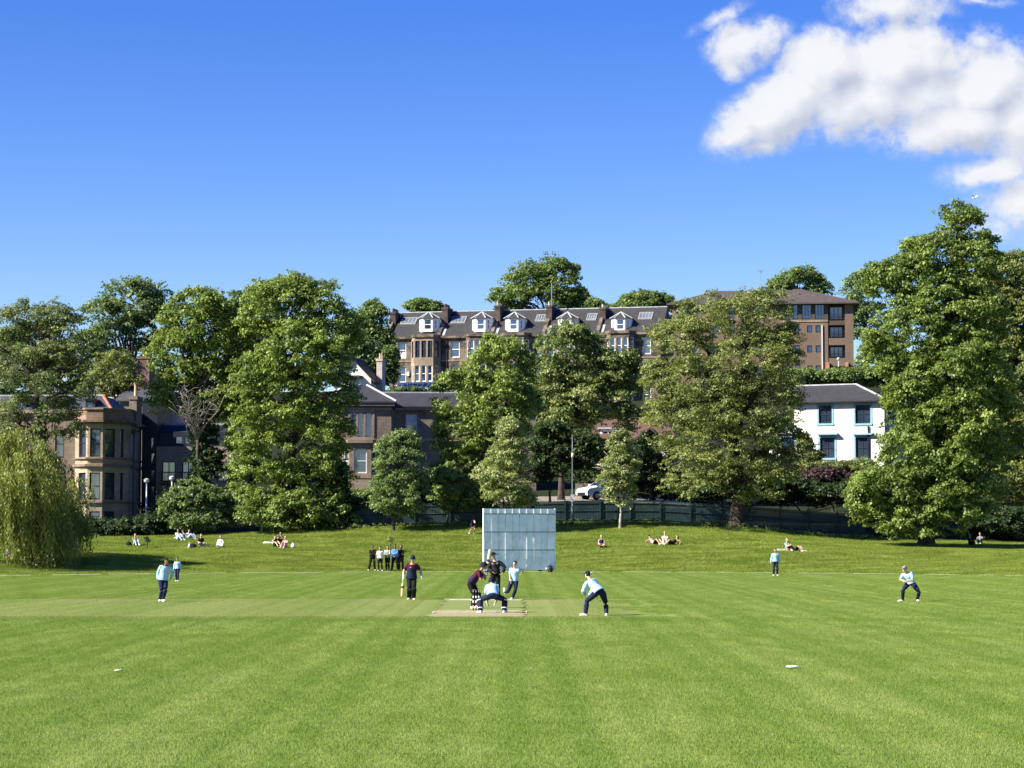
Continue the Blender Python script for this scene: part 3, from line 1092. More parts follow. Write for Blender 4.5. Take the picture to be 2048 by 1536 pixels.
# --- undergrowth and garden planting
SH = [
    ('broad glossy dark shrub below the leaning tree by the lamps', (392, None), 187, [(385, 1000, 52, 40), (350, 1020, 34, 34), (425, 1020, 40, 40), (395, 1045, 66, 20)], LF_BLUE, 0.42),
    ('low dark hedge below the bay window house', (250, None), 188, [(200, 1062, 50, 20), (260, 1060, 50, 20), (310, 1055, 40, 24)], LF_DARK, 0.5),
    ('dark evergreen shrub right of the big bushy tree', (690, None), 187.5, [(690, 1020, 30, 34), (664, 980, 26, 50)], LF_DARK, 0.45),
    ('clipped garden hedge below the villa bay window', (712, None), 215, [(705, 1000, 56, 16), (745, 1002, 30, 15)], LF_MID, 0.55),
    ('dense shrub under the upright light green tree', (895, None), 186.6, [(895, 975, 34, 46), (925, 1000, 40, 28), (955, 1000, 30, 26)], LF_MID, 0.6),
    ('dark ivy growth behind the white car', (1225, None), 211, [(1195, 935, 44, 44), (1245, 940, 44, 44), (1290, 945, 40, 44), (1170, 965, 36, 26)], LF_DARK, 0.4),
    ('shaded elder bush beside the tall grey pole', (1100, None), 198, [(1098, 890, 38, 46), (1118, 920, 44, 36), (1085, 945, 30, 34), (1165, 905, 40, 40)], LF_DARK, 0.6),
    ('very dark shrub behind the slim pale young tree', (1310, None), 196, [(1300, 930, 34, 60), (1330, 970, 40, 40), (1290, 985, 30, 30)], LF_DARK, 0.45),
    ('dark holly hedge above the right part of the fence', (1620, None), 196, [(1590, 985, 46, 26), (1555, 985, 34, 30), (1640, 995, 60, 22), (1700, 990, 50, 24), (1760, 1000, 60, 34), (1820, 1010, 50, 40)], LF_DARK, 0.45),
    ('overgrown hedge in front of the white house', (1650, None), 216, [(1620, 946, 44, 20), (1680, 946, 54, 18), (1725, 945, 36, 24), (1598, 935, 22, 24)], LF_OLIVE, 0.35),
    ('magenta flowering rhododendron below the white house', (1665, None), 203, [(1650, 955, 34, 17), (1680, 962, 26, 13)], LF_MAGENTA, 0.45),
    ('clipped hedge at the foot of the brick flats', (1650, None), 312, [(1600, 758, 50, 13), (1680, 758, 60, 14), (1750, 756, 50, 18)], LF_MID, 0.5),
    ('wispy bush against the white house corner', (1615, None), 222, [(1610, 893, 12, 22), (1624, 914, 20, 12)], LF_OLIVE, 0.45),
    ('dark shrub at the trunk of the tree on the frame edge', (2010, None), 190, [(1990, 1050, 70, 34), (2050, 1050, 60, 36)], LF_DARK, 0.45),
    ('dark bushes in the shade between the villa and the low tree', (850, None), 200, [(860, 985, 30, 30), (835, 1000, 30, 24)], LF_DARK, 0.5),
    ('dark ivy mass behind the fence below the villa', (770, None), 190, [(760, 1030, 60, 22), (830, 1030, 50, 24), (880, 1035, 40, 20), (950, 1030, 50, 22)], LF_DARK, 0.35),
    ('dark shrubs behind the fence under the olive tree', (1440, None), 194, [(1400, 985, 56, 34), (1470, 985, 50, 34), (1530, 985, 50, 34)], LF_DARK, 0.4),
    ('shaded shrub in front of the dark roofed extension', (300, None), 192, [(318, 1030, 26, 22), (345, 1005, 24, 26)], LF_DARK, 0.5),
    ('bushes below the conservatory of the terrace', (830, None), 290, [(820, 800, 40, 20), (900, 790, 40, 26), (960, 780, 40, 26), (1060, 780, 60, 26), (1160, 770, 60, 26), (1240, 770, 50, 30)], LF_MID, 0.4),
]
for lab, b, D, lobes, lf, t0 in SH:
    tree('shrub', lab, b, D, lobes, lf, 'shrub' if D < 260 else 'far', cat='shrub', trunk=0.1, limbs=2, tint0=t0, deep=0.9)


def willow():
    D = 158.5
    s = S(D)
    bxp = (62 - 1024.0) / s
    base = Vector((bxp, D, H(bxp, D) - 0.05))
    root = empty('willow_tree', base, 0, 'weeping willow with yellow green strands hanging to the grass', 'tree')
    r = np.random.default_rng(77)
    lobes = [(30, 880, 50, 26), (62, 918, 56, 40), (0, 915, 60, 50), (118, 968, 44, 34), (108, 1010, 46, 54), (-50, 950, 70, 70), (50, 990, 74, 62, -2), (128, 1035, 30, 40, 1), (10, 1030, 70, 50, -2), (85, 1045, 44, 40, -2.5), (60, 960, 60, 60, 2.5), (-20, 1000, 70, 60, 2), (30, 930, 60, 55, 5), (70, 985, 60, 50, 6), (0, 975, 70, 60, -4.5), (50, 935, 50, 40, -4)]
    Q, TT = [], []
    for lb in lobes:
        px, row, rx, ry = lb[:4]
        c = np.array(P(px, row, D + (lb[4] if len(lb) > 4 else 0))) - np.array(base)
        a, b = rx / s, ry / s
        nbr = int(21 * a * b / 4) + 5
        d0 = r.normal(size=(nbr, 3))
        d0 /= np.linalg.norm(d0, axis=1)[:, None]
        d0[:, 2] = np.abs(d0[:, 2]) - 0.3
        rad0 = r.uniform(0.55, 1.08, nbr)
        for q in range(nbr):
            # one bough: a curtain of strands with gaps to the next
            bc = c + d0[q] * np.array([a, a * 0.9, b]) * rad0[q]
            btint = r.normal(0.46, 0.22)
            bl = r.uniform(0.9, 4.0)
            for k in range(int(r.integers(10, 20))):
                x0, y0, z0 = bc + r.normal(0, 0.23, 3) * np.array([1, 1, 0.5])
                out = d0[q] * np.array([1, 1, 0]) + r.normal(0, 0.25, 3) * np.array([1, 1, 0])
                L_ = bl * r.uniform(0.6, 1.25)
                m = int(L_ / 0.13) + 2
                t = np.arange(m) / max(1, m)
                ph = r.uniform(0, 6)
                px_ = x0 + out[0] * 0.6 * np.minimum(1, t * 2.5) + 0.10 * np.sin(t * 5 + ph) + 0.25 * t
                py_ = y0 + out[1] * 0.6 * np.minimum(1, t * 2.5) + 0.10 * np.cos(t * 4 + ph)
                pz_ = z0 - L_ * t ** 1.15 + 0.2 * np.exp(-((t - 0.08) / 0.1) ** 2)
                g = hgt(px_ + base.x, py_ + base.y) - base.z + 0.12
                cc = np.stack([px_, py_, pz_], 1)[pz_ > g]
                mm = len(cc)
                if not mm:
                    continue
                ang = r.uniform(0, 2 * np.pi, mm)
                ax = np.stack([np.cos(ang) * 0.55, np.sin(ang) * 0.55, -np.ones(mm)], 1)
                ax /= np.linalg.norm(ax, axis=1)[:, None]
                sd = np.cross(ax, r.normal(size=(mm, 3)))
                sd /= np.linalg.norm(sd, axis=1)[:, None]
                l_ = r.uniform(0.16, 0.32, mm)[:, None]
                w_ = r.uniform(0.025, 0.05, mm)[:, None]
                Q.append(np.stack([cc, cc + ax * l_ * .5 + sd * w_, cc + ax * l_, cc + ax * l_ * .5 - sd * w_], 1))
                TT.append(np.clip(btint + r.normal(0, 0.14, mm), 0, 1))
    V = np.concatenate(Q)
    m = len(V)
    np_mesh('crown', V.reshape(-1, 3), np.arange(m * 4).reshape(m, 4), LF_WILLOW, root, np.concatenate(TT))
    bm = bmesh.new()
    tube(bm, [(0, 0, -.3), (0.05, 0, 0.5), (-0.1, 0, 2.0), (0.0, 0, 3.6)], [0.42, 0.36, 0.30, 0.24], 10)
    for lb in lobes:
        limb(bm, Vector((-0.05, 0, 2.4)), P(lb[0], lb[1] - lb[3] * 0.4, D) - base, 0.16, 0.04, 0.12, 6, 0.1)
    obj('trunk', bm, BARK, root, True)


willow()


def dead_branches():
    D = 187.6
    b = P(398, 900, D)
    root = empty('dead_tree', (b.x, D, H(b.x, D)), 0, 'grey leafless dead tree crown beside the bay window house', 'tree')
    o0 = Vector(root.location)
    bm = bmesh.new()
    limb(bm, (0, 0, -.2), P(395, 880, D) - o0, 0.2, 0.13, 0, 7, 0.06, 6)
    obj('trunk', bm, BARK, root, True)
    bm = bmesh.new()
    st = P(395, 880, D) - o0
    for k in range(15):
        q = P(random.uniform(335, 445), random.uniform(745, 840), D + random.uniform(-1.5, 3.0)) - o0
        pts = limb(bm, st, q, 0.075, 0.032, 0.05, 5, 0.12)
        for e in pts[2:]:
            for _ in range(4):
                v = Vector((random.gauss(0, 1), random.gauss(0, 1), random.gauss(0.5, 0.7))).normalized() * random.uniform(0.5, 1.5)
                limb(bm, e, e + v, 0.030, 0.016, 0.05, 4, 0.15, 3)
    limb(bm, st, P(487, 735, D) - o0, 0.08, 0.04, 0.03, 5, 0.1)
    obj('branch', bm, DEADWOOD, root, True)


dead_branches()

# weeds along the foot of the fence (uncountable)
r = np.random.default_rng(5)
xs_ = r.uniform(-16, 31, 420)
ys_ = 185.4 + r.normal(0, 0.35, 420) - np.where(xs_ > 18, 0.6, 0)
c_ = np.stack([xs_, ys_, hgt(xs_, ys_) + r.uniform(0.0, 0.35, 420)], 1)
tag(crown_mesh('weeds', c_, r.uniform(0.35, 0.75, 420), 'shrub', LF_MID, None, r.uniform(0.2, 0.7, 420), 9), kind='stuff')
# ================================================================== BUILDINGS
SANDSTONE_DARK = masonry('weathered_sandstone', (0.255, 0.200, 0.150), (0.130, 0.102, 0.078), (0.08, 0.068, 0.055), soot_amt=0.95, sc=0.75)
SANDSTONE_TRIM = masonry('dressed_sandstone', (0.34, 0.27, 0.20), (0.27, 0.21, 0.155), (0.2, 0.16, 0.12), 0.9, 0.45, soot_amt=0.35)
SANDSTONE_VILLA = masonry('grey_brown_sandstone', (0.250, 0.200, 0.155), (0.175, 0.140, 0.110), (0.12, 0.1, 0.08), soot_amt=0.35)
SANDSTONE_BLOND = masonry('blond_sandstone', (0.380, 0.310, 0.225), (0.310, 0.250, 0.180), (0.25, 0.19, 0.13), 0.8, 0.35, soot_amt=0.25)
BRICK_BROWN = masonry('brown_brick', (0.205, 0.142, 0.100), (0.165, 0.115, 0.082), (0.16, 0.128, 0.10), 0.225, 0.075, soot_amt=0.12, msize=0.008)
BRICK_BAND = masonry('dull_brick_band', (0.105, 0.080, 0.058), (0.085, 0.065, 0.048), (0.09, 0.075, 0.06), 0.225, 0.075, soot_amt=0.12, msize=0.008)
HARL = mat('white_harling', (0.62, 0.60, 0.55), 0.9, 0.12, 0.7, bump=0.2, detail=8.0)
SLATE = slate('slate', (0.052, 0.050, 0.050), (0.036, 0.035, 0.036))
SLATE_BLUE = slate('blue_slate', (0.070, 0.075, 0.090), (0.050, 0.054, 0.066))
TILE_BROWN = slate('brown_tile', (0.150, 0.085, 0.060), (0.110, 0.065, 0.048))
TILE_GREYBROWN = slate('grey_brown_tile', (0.100, 0.082, 0.068), (0.080, 0.066, 0.055))
NAVY_CLAD = mat('navy_cladding', (0.020, 0.026, 0.040), 0.5, 0.2, 0.5)
WOODDARK = mat('dark_window_frame', (0.020, 0.020, 0.022), 0.5)
TURQ = mat('turquoise_paint', (0.20, 0.36, 0.42), 0.55, 0.08)
RIDGE_RED = mat('red_ridge_tile', (0.34, 0.12, 0.07), 0.8, 0.2)
POT = mat('buff_chimney_pot', (0.52, 0.36, 0.18), 0.8, 0.15)
POTRED = mat('red_chimney_pot', (0.26, 0.11, 0.07), 0.8, 0.2)
CURTAIN = mat('pale_blind', (0.55, 0.57, 0.58), 0.8, 0.05)
SKYGLASS = mat('roof_glass', (0.10, 0.12, 0.14), 0.12, 0.3, 0.6, ior=1.5)


class Building:
    """A building drawn in local metres: x along its front, y into it, z up; U and Z turn photo pixels on its front into metres."""

    def __init__(s, name, label, px, row, D, yaw, cat='building', group=None):
        s.D, s.s, s.px = D, S(D), px
        s.o = P(px, row, D)
        s.cos = math.cos(yaw)
        s.root = empty(name, s.o, yaw, label, cat, group)
        s.yaw = yaw

    def U(s, px, dep=0.0):
        # point of the local line y=dep that shows at column px (row taken near the foot)
        c, sn = math.cos(s.yaw), math.sin(s.yaw)
        k = (px - 1024.0) / F / math.cos(PITCH)
        # world x = o.x + u*c - dep*sn ; y = o.y + u*sn + dep*c ; x = k' * y
        k = ray(px, 768).x / ray(px, 768).y
        return (k * (s.o.y + dep * c) - s.o.x + dep * sn) / (c - k * sn)

    def Z(s, row, px=None, dep=0.0):
        u = s.U(px, dep) if px is not None else 0.0
        yw = s.o.y + u * math.sin(s.yaw) + dep * math.cos(s.yaw)
        d = ray(1024, row)
        return CZ + d.z / d.y * yw - s.o.z

    def wall(s, name, pts, z0, z1, m_, opens=None, reveal=0.16, top=True):
        """Closed wall round a counter-clockwise outline with real openings: opens = {edge: [(u0,u1,z0,z1,style), ...]}."""
        bm = bmesh.new()
        opens = opens or {}
        n = len(pts)
        todo = []
        for i in range(n):
            a, b = Vector((*pts[i], 0)), Vector((*pts[(i + 1) % n], 0))
            ln = (b - a).length
            d = (b - a) / ln
            nrm = Vector((d.y, -d.x, 0))
            ops = opens.get(i, [])
            us = sorted({0.0, ln, *[o[0] for o in ops], *[o[1] for o in ops]})
            zs = sorted({z0, z1, *[o[2] for o in ops], *[o[3] for o in ops]})
            for u0, u1 in zip(us, us[1:]):
                for w0, w1 in zip(zs, zs[1:]):
                    cu_, cw = (u0 + u1) / 2, (w0 + w1) / 2
                    if any(o[0] < cu_ < o[1] and o[2] < cw < o[3] for o in ops):
                        continue
                    q = [bm.verts.new((a + d * u) + Vector((0, 0, w_))) for u, w_ in ((u0, w0), (u1, w0), (u1, w1), (u0, w1))]
                    bm.faces.new(q)
            for o in ops:
                c4 = [(o[0], o[2]), (o[1], o[2]), (o[1], o[3]), (o[0], o[3])]
                for k in range(4):
                    (ua, wa), (ub, wb) = c4[k], c4[(k + 1) % 4]
                    q = [bm.verts.new(a + d * u + Vector((0, 0, w_)) - nrm * e) for u, w_, e in ((ua, wa, 0), (ub, wb, 0), (ub, wb, reveal), (ua, wa, reveal))]
                    bm.faces.new(q[::-1])
                todo.append((a, d, nrm, o))
        if top:
            bm.faces.new([bm.verts.new((*p, z1)) for p in pts])
        bmesh.ops.remove_doubles(bm, verts=bm.verts, dist=0.002)
        wo_ = obj(name, bm, m_, s.root)
        for (a, d, nrm, o) in todo:
            s.window(a, d, nrm, o, reveal)
        return wo_

    def window(s, a, d, nrm, o, reveal):
        u0, u1, w0, w1, st = o[:5]
        st = st or {}
        fm = st.get('frame', WHITE)
        fw = st.get('fw', 0.09)
        Mx = Matrix(((d.x, -nrm.x, 0, a.x), (d.y, -nrm.y, 0, a.y), (0, 0, 1, 0), (0, 0, 0, 1)))   # local: x along, y inward
        bm = bmesh.new()
        e = reveal - 0.07
        bx(bm, u0, u0 + fw, e, e + 0.06, w0, w1, Mx)
        bx(bm, u1 - fw, u1, e, e + 0.06, w0, w1, Mx)
        bx(bm, u0 + fw, u1 - fw, e, e + 0.06, w0, w0 + fw * 1.3, Mx)
        bx(bm, u0 + fw, u1 - fw, e, e + 0.06, w1 - fw, w1, Mx)
        mid = st.get('mid', 0.5)
        if mid:
            zm = w0 + (w1 - w0) * mid
            bx(bm, u0 + fw, u1 - fw, e - 0.01, e + 0.05, zm - fw * .45, zm + fw * .45, Mx)
        for q in st.get('mull', ()):
            um = u0 + (u1 - u0) * q
            bx(bm, um - fw * .45, um + fw * .45, e - 0.004, e + 0.055, w0 + fw * 1.3, w1 - fw, Mx)
        f = obj('window', bm, fm, s.root)
        bm = bmesh.new()
        vs_ = [Mx @ Vector(c) for c in ((u0 + fw * .5, e + 0.045, w0 + fw * .5), (u1 - fw * .5, e + 0.045, w0 + fw * .5), (u1 - fw * .5, e + 0.045, w1 - fw * .5), (u0 + fw * .5, e + 0.045, w1 - fw * .5))]
        tl = random.uniform(-0.03, 0.03)
        vs_[2] -= nrm * 0.02 * random.random()
        vs_[3] -= nrm * 0.02 * random.random()
        bm.faces.new([bm.verts.new(v) for v in vs_])
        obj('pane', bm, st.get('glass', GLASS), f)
        if st.get('blind'):
            bm = bmesh.new()
            k = st['blind']
            za, zb = (w0 + (w1 - w0) * (1 - k), w1 - fw) if k > 0 else (w0 + fw, w0 + (w1 - w0) * (-k))
            bx(bm, u0 + fw, u1 - fw, e + 0.030, e + 0.040, za, zb, Mx)
            obj('blind', bm, CURTAIN, f)
        if st.get('trim'):
            bm = bmesh.new()
            tw, tm = st['trim']
            bx(bm, u0 - tw, u1 + tw, -0.10, 0.02, w0 - tw * 1.1, w0 - 0.004, Mx)
            bx(bm, u0 - tw, u1 + tw, -0.05, 0.02, w1 + 0.004, w1 + tw, Mx)
            bx(bm, u0 - tw, u0 - 0.004, -0.04, 0.02, w0, w1, Mx)
            bx(bm, u1 + 0.004, u1 + tw, -0.04, 0.02, w0, w1, Mx)
            obj('surround', bm, tm, f)

    def part(s, name, m_, boxes=(), fn=None, parent=None, smooth=False):
        bm = bmesh.new()
        for b in boxes:
            bx(bm, *b)
        if fn:
            fn(bm)
        return obj(name, bm, m_, parent or s.root, smooth)

    def hip(s, name, m_, x0, x1, y0, y1, z0, rx0, rx1, zr, yr=None, ov=0.35, th=0.12):
        """Roof with a ridge from rx0 to rx1; rx0==x0 gives a gable there."""
        yr = (y0 + y1) / 2 if yr is None else yr
        bm = bmesh.new()
        a0, a1 = x0 - ov, x1 + ov
        b0, b1 = y0 - ov, y1 + ov
        e = [bm.verts.new(v) for v in ((a0, b0, z0), (a1, b0, z0), (a1, b1, z0), (a0, b1, z0))]
        l_ = [bm.verts.new(v) for v in ((a0, b0, z0 - th), (a1, b0, z0 - th), (a1, b1, z0 - th), (a0, b1, z0 - th))]
        r0 = bm.verts.new((rx0 - (ov if rx0 <= x0 else 0), yr, zr))
        r1 = bm.verts.new((rx1 + (ov if rx1 >= x1 else 0), yr, zr))
        bm.faces.new([e[0], e[1], r1, r0])
        bm.faces.new([e[2], e[3], r0, r1])
        bm.faces.new([e[1], e[2], r1])
        bm.faces.new([e[3], e[0], r0])
        for i in range(4):
            j = (i + 1) % 4
            bm.faces.new([l_[i], l_[j], e[j], e[i]])
        bm.faces.new(l_[::-1])
        o = obj(name, bm, m_, s.root)
        return o

    def chimney(s, x0, x1, y0, y1, z0, z1, m_, pots=3, pot=POT, parent=None, pz=0.7):
        def f(bm):
            bx(bm, x0, x1, y0, y1, z0, z1 - 0.3)
            bx(bm, x0 - .08, x1 + .08, y0 - .08, y1 + .08, z1 - 0.3, z1)
        c = s.part('chimney', m_, fn=f, parent=parent)
        for i in range(pots):
            t = (i + .5) / pots
            along_y = (y1 - y0) > (x1 - x0)
            cx, cy = ((x0 + x1) / 2, y0 + (y1 - y0) * t) if along_y else (x0 + (x1 - x0) * t, (y0 + y1) / 2)
            bm = bmesh.new()
            tube(bm, [(cx, cy, z1), (cx, cy, z1 + pz * .85), (cx, cy, z1 + pz)], [0.16, 0.13, 0.16], 8)
            obj('chimney_pot', bm, pot, c)
        return c


def bay_pts(u0, u1, dep, can):
    """Canted bay outline standing in front of y=0 (counter-clockwise from the left wall)."""
    return [(u0, 0.0), (u0 + can, -dep), (u1 - can, -dep), (u1, 0.0)]


def edge_win(p, i, lo, hi, z0, z1, st):
    a, b = Vector(p[i]), Vector(p[(i + 1) % len(p)])
    ln = (b - a).length
    return (ln * lo, ln * hi, z0, z1, st)


# ---------------------------------------------------------------- terrace of tenements on the hill
def terrace():
    B = Building('terrace_building', 'long dark sandstone terrace on the hill with white canted dormers and chimney stacks', 782, 800, 314, R(-13))
    U, Z = B.U, B.Z
    X0, X1 = U(782), U(1322)
    eave = Z(676, 800)
    z0 = Z(830, 800)
    sash = dict(frame=WHITE, fw=0.11)
    dark = dict(frame=WOODDARK, fw=0.10)
    ops = []
    fl = [(Z(717, 800), Z(684, 800)), (Z(765, 800), Z(733, 800)), (Z(812, 800), Z(780, 800))]
    for pa, pb in ((796, 812), (901, 919), (1075, 1089), (1094, 1108), (1172, 1186), (1287, 1302)):
        for k, (a, b) in enumerate(fl):
            st = dict(sash)
            if pa == 796 and k == 0:
                st['blind'] = -0.4
            ops.append((U(pa) - X0, U(pb) - X0, a, b, st))
    B.wall('wall', [(X0, 0), (X1, 0), (X1, 11), (X0, 11)], z0, eave, SANDSTONE_DARK, {0: ops}, 0.22)
    # bays of three lights
    for n, (pa, pb) in enumerate(((822, 881), (931, 988), (1001, 1062), (1112, 1166), (1212, 1272))):
        u0, u1 = U(pa), U(pb)
        bp = bay_pts(u0, u1, 1.1, 0.75)
        op = {1: [], 0: [], 2: []}
        wl = (bp[2][0] - bp[1][0])
        for k, (a, b) in enumerate(fl):
            st = dict(dark if (n == 0 and k == 0) else sash)
            g = wl / 3
            for q in range(3):
                op[1].append((g * q + g * 0.14, g * (q + 1) - g * 0.14, a, b, dict(st)))
            for e in (0, 2):
                op[e].append(edge_win(bp, e, 0.25, 0.75, a, b, dict(st)))
        B.wall('bay', bp, z0, eave - 0.05, SANDSTONE_TRIM if n in (0,) else SANDSTONE_DARK, op, 0.16)
        # parapet and flat roof over the bay
        def f(bm):
            prism(bm, [(u0 - .15, 0.1), (u0 + .68, -1.3), (u1 - .68, -1.3), (u1 + .15, 0.1)], eave - 0.05, eave + 0.32)
        B.part('bay_cornice', SANDSTONE_DARK, fn=f)
    for a, b in fl[:2]:
        B.part('string_course', SANDSTONE_TRIM, [(X0 - .02, X1, -0.08, 0.0, a - 0.52, a - 0.32)])
    B.part('cornice', SANDSTONE_DARK, [(X0 - .25, X1 + .1, -0.32, 0.0, eave - 0.18, eave + 0.14)])
    # roof
    zr = Z(626, 800, 5.5)
    roof = B.hip('roof', SLATE, X0 + .1, X1, 0.25, 11, eave + 0.15, X0, X1, zr, 5.6, 0.05)
    B.part('ridge_flashing', LEAD, [(X0, X1, 5.5, 5.7, zr - 0.02, zr + 0.12)])
    slope = (zr - eave - .15) / 5.4

    def rz(y):
        return eave + 0.15 + (y - 0.2) * slope
    # gable skews and chimneys
    for (pa, pb, row, gx) in ((784, 793, 622, 0), (888, 899, 613, 1), (993, 1003, 609, 1), (1096, 1104, 609, 1), (1203, 1212, 613, 1)):
        u0, u1 = U(pa, 4), U(pb, 4)
        zt = Z(row + 4, pa, 4.5)
        def f(bm):
            prism(bm, [(u0, 0.2), (u0 + .45, 0.2), (u0 + .45, 5.6), (u0, 5.6)], eave - 0.1, [eave + .55, eave + .55, zr + .35, zr + .35])
        B.part('skew_wall', SANDSTONE_DARK, fn=f)
        B.chimney(u0 - .05, u0 + .75, 3.0, 5.6, eave + 1, zt, mat('sooty_stack', (0.070, 0.055, 0.045), 0.9, 0.35, 1.5), 5, mat('cream_pot', (0.42, 0.38, 0.30), 0.8) if pa > 900 else mat('sooty_pot', (0.09, 0.06, 0.05), 0.8), pz=0.5)
        if gx:
            def f(bm):
                prism(bm, [(u0 + .5, 0.35), (u0 + 1.0, 0.35), (u0 + 1.0, 1.9), (u0 + .5, 1.9)], rz(0.3) - .2, [rz(.35) + .08, rz(.35) + .08, rz(1.9) + .08, rz(1.9) + .08])
            B.part('valley_flashing', LEAD, fn=f)
    # canted dormers
    for pa, pb in ((836, 875), (942, 981), (1008, 1047), (1114, 1153), (1221, 1261)):
        u0, u1 = U(pa, 0.8), U(pb, 0.8)
        zb, zt = Z(664, pa, 0.8), Z(637, pa, 0.8)
        pts = [(u0, 1.6), (u0 + 0.02, 1.45), (u0 + .72, 0.75), (u1 - .72, 0.75), (u1 - 0.02, 1.45), (u1, 1.6), (u1, 3.6), (u0, 3.6)]
        sd = dict(frame=WHITE, fw=0.10)
        op = {}
        h_ = zt - zb
        op[2] = [edge_win(pts, 2, 0.10, 0.90, zb + .28, zt - .14, dict(sd))]
        for e in (1, 3):
            op[e] = [edge_win(pts, e, 0.28, 0.72, zb + .34, zt - .2, dict(sd))]
        B.wall('dormer', pts, zb, zt, WHITE, op, 0.10)
        apex = Z(625, pa, 1.6)

        def f(bm):
            c = bm.verts.new(((u0 + u1) / 2, 1.5, apex))
            c2 = bm.verts.new(((u0 + u1) / 2, 4.6, apex))
            ring = [bm.verts.new((x_, y_, zt + .01)) for x_, y_ in ((u0 - .18, 3.7), (u0 - .18, 1.35), (u0 + .62, 0.55), (u1 - .62, 0.55), (u1 + .18, 1.35), (u1 + .18, 3.7))]
            for i in range(1, 4):
                bm.faces.new([ring[i], ring[i + 1], c])
            bm.faces.new([ring[0], ring[1], c, c2])
            bm.faces.new([ring[4], ring[5], c2, c])
            bm.faces.new(ring[::-1])
        dr = B.part('dormer_roof', SLATE, fn=f)

        def f2(bm):
            for x_, y_ in ((u0 - .18, 1.35), (u0 + .62, 0.55), (u1 - .62, 0.55), (u1 + .18, 1.35)):
                tube(bm, [(x_, y_, zt + .03), ((u0 + u1) / 2, 1.5, apex + .03)], 0.085, 6)
        B.part('hip_flashing', LEAD, fn=f2, parent=dr)
    # skylights lie on the slope
    for pa, pb, ra, rb_ in ((802, 833, 634, 645), (903, 932, 632, 643), (1072, 1095, 629, 642), (1174, 1194, 629, 641), (1278, 1306, 629, 642)):
        ya, yb = 3.0, 4.4
        u0, u1 = U(pa, 3.7), U(pb, 3.7)
        def f(bm):
            prism(bm, [(u0, ya), (u1, ya), (u1, yb), (u0, yb)], rz(ya) - .1, [rz(ya) + .12, rz(ya) + .12, rz(yb) + .12, rz(yb) + .12])
        sk = B.part('skylight', mat('skylight_frame', (0.22, 0.23, 0.23), 0.6, 0.2), fn=f)
        def f2(bm):
            k = 4
            for i in range(k):
                a = u0 + .12 + (u1 - u0 - .2) * i / k
                b = a + (u1 - u0 - .2) / k - .12
                q = [bm.verts.new(v) for v in ((a, ya + .15, rz(ya + .15) + .135), (b, ya + .15, rz(ya + .15) + .135), (b, yb - .15, rz(yb - .15) + .135), (a, yb - .15, rz(yb - .15) + .135))]
                bm.faces.new(q)
        B.part('pane', SKYGLASS, fn=f2, parent=sk)
    # little things on the front
    B.part('alarm_box', WHITE, [(U(814), U(814) + .35, -0.2, 0.0, Z(752, 814), Z(744, 814))])
    B.part('downpipe', BLACKM, [(U(786), U(786) + .12, -0.14, -0.02, z0, eave - .2)])
    B.part('downpipe', BLACKM, [(U(893), U(893) + .12, -0.14, -0.02, z0, eave - .2)])
    # mast on a stack
    m = B.part('aerial_mast', mat('galvanised_steel', (0.35, 0.37, 0.40), 0.4, 0.1, metal=0.6), fn=lambda bm: tube(bm, [(U(1103, 4), 4.2, eave + 3), (U(1103, 4), 4.2, Z(566, 1103, 4))], 0.06, 6))
    return B


terrace()

# ---------------------------------------------------------------- lean-to conservatory in front of the terrace
B = Building('conservatory', 'low glazed lean-to conservatory with white bars below the terrace windows', 786, 795, 300, R(-13), cat='conservatory')
u0, u1 = B.U(787), B.U(880)
za, zb = B.Z(783, 787), B.Z(767, 787, 2.2)
B.part('base_wall', SANDSTONE_DARK, [(u0, u1, 0, 2.4, B.Z(830), B.Z(795))])
def f(bm):
    n = 9
    for i in range(n + 1):
        x_ = u0 + (u1 - u0) * i / n
        tube(bm, [(x_, 0, za), (x_, 2.3, zb)], 0.09, 6)
        bx(bm, x_ - .06, x_ + .06, -0.02, 0.1, B.Z(795), za)
    bx(bm, u0 - .1, u1 + .1, -0.1, 0.08, za - .12, za + .1)
    bx(bm, u0 - .1, u1 + .1, 2.2, 2.4, zb - .05, zb + .15)
B.part('frame', WHITE, fn=f)
B.part('roof_pane', mat('blinded_roof_glass', (0.24, 0.225, 0.19), 0.9, 0.5, 0.6, spec=0.1), fn=lambda bm: bm.faces.new([bm.verts.new(v) for v in ((u0, 0, za - .02), (u1, 0, za - .02), (u1, 2.3, zb - .02), (u0, 2.3, zb - .02))]))
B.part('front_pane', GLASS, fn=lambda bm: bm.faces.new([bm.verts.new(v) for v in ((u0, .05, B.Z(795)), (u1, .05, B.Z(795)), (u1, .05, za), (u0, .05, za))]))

# ---------------------------------------------------------------- white gabled cottage
B = Building('gabled_cottage', 'white cottage with a steep dark gable roof between the big tree and the terrace', 705, 790, 276, R(-11), cat='house')
U, Z = B.U, B.Z
gx0, gx1 = U(668), U(742)
ez, pk = Z(757, 705), Z(716, 705)
xm = U(703)
z0 = Z(815)
win = dict(frame=WHITE, fw=0.08)
B.wall('wall', [(gx0, 0), (gx1, 0), (gx1, 7), (gx0, 7)], z0, ez, HARL, {0: [(U(697) - gx0, U(708) - gx0, Z(795, 700), Z(768, 700), dict(win)), (U(716) - gx0, U(724) - gx0, Z(775, 716), Z(762, 716), dict(win))]})
def f(bm):
    a = [bm.verts.new(v) for v in ((gx0, 0, ez), (gx1, 0, ez), (xm, 0, pk - .15))]
    b = [bm.verts.new(v) for v in ((gx0, 7, ez), (gx1, 7, ez), (xm, 7, pk - .15))]
    bm.faces.new(a); bm.faces.new(b[::-1])
    for i in range(3):
        j = (i + 1) % 3
        bm.faces.new([a[j], a[i], b[i], b[j]])
B.part('gable', HARL, fn=f)
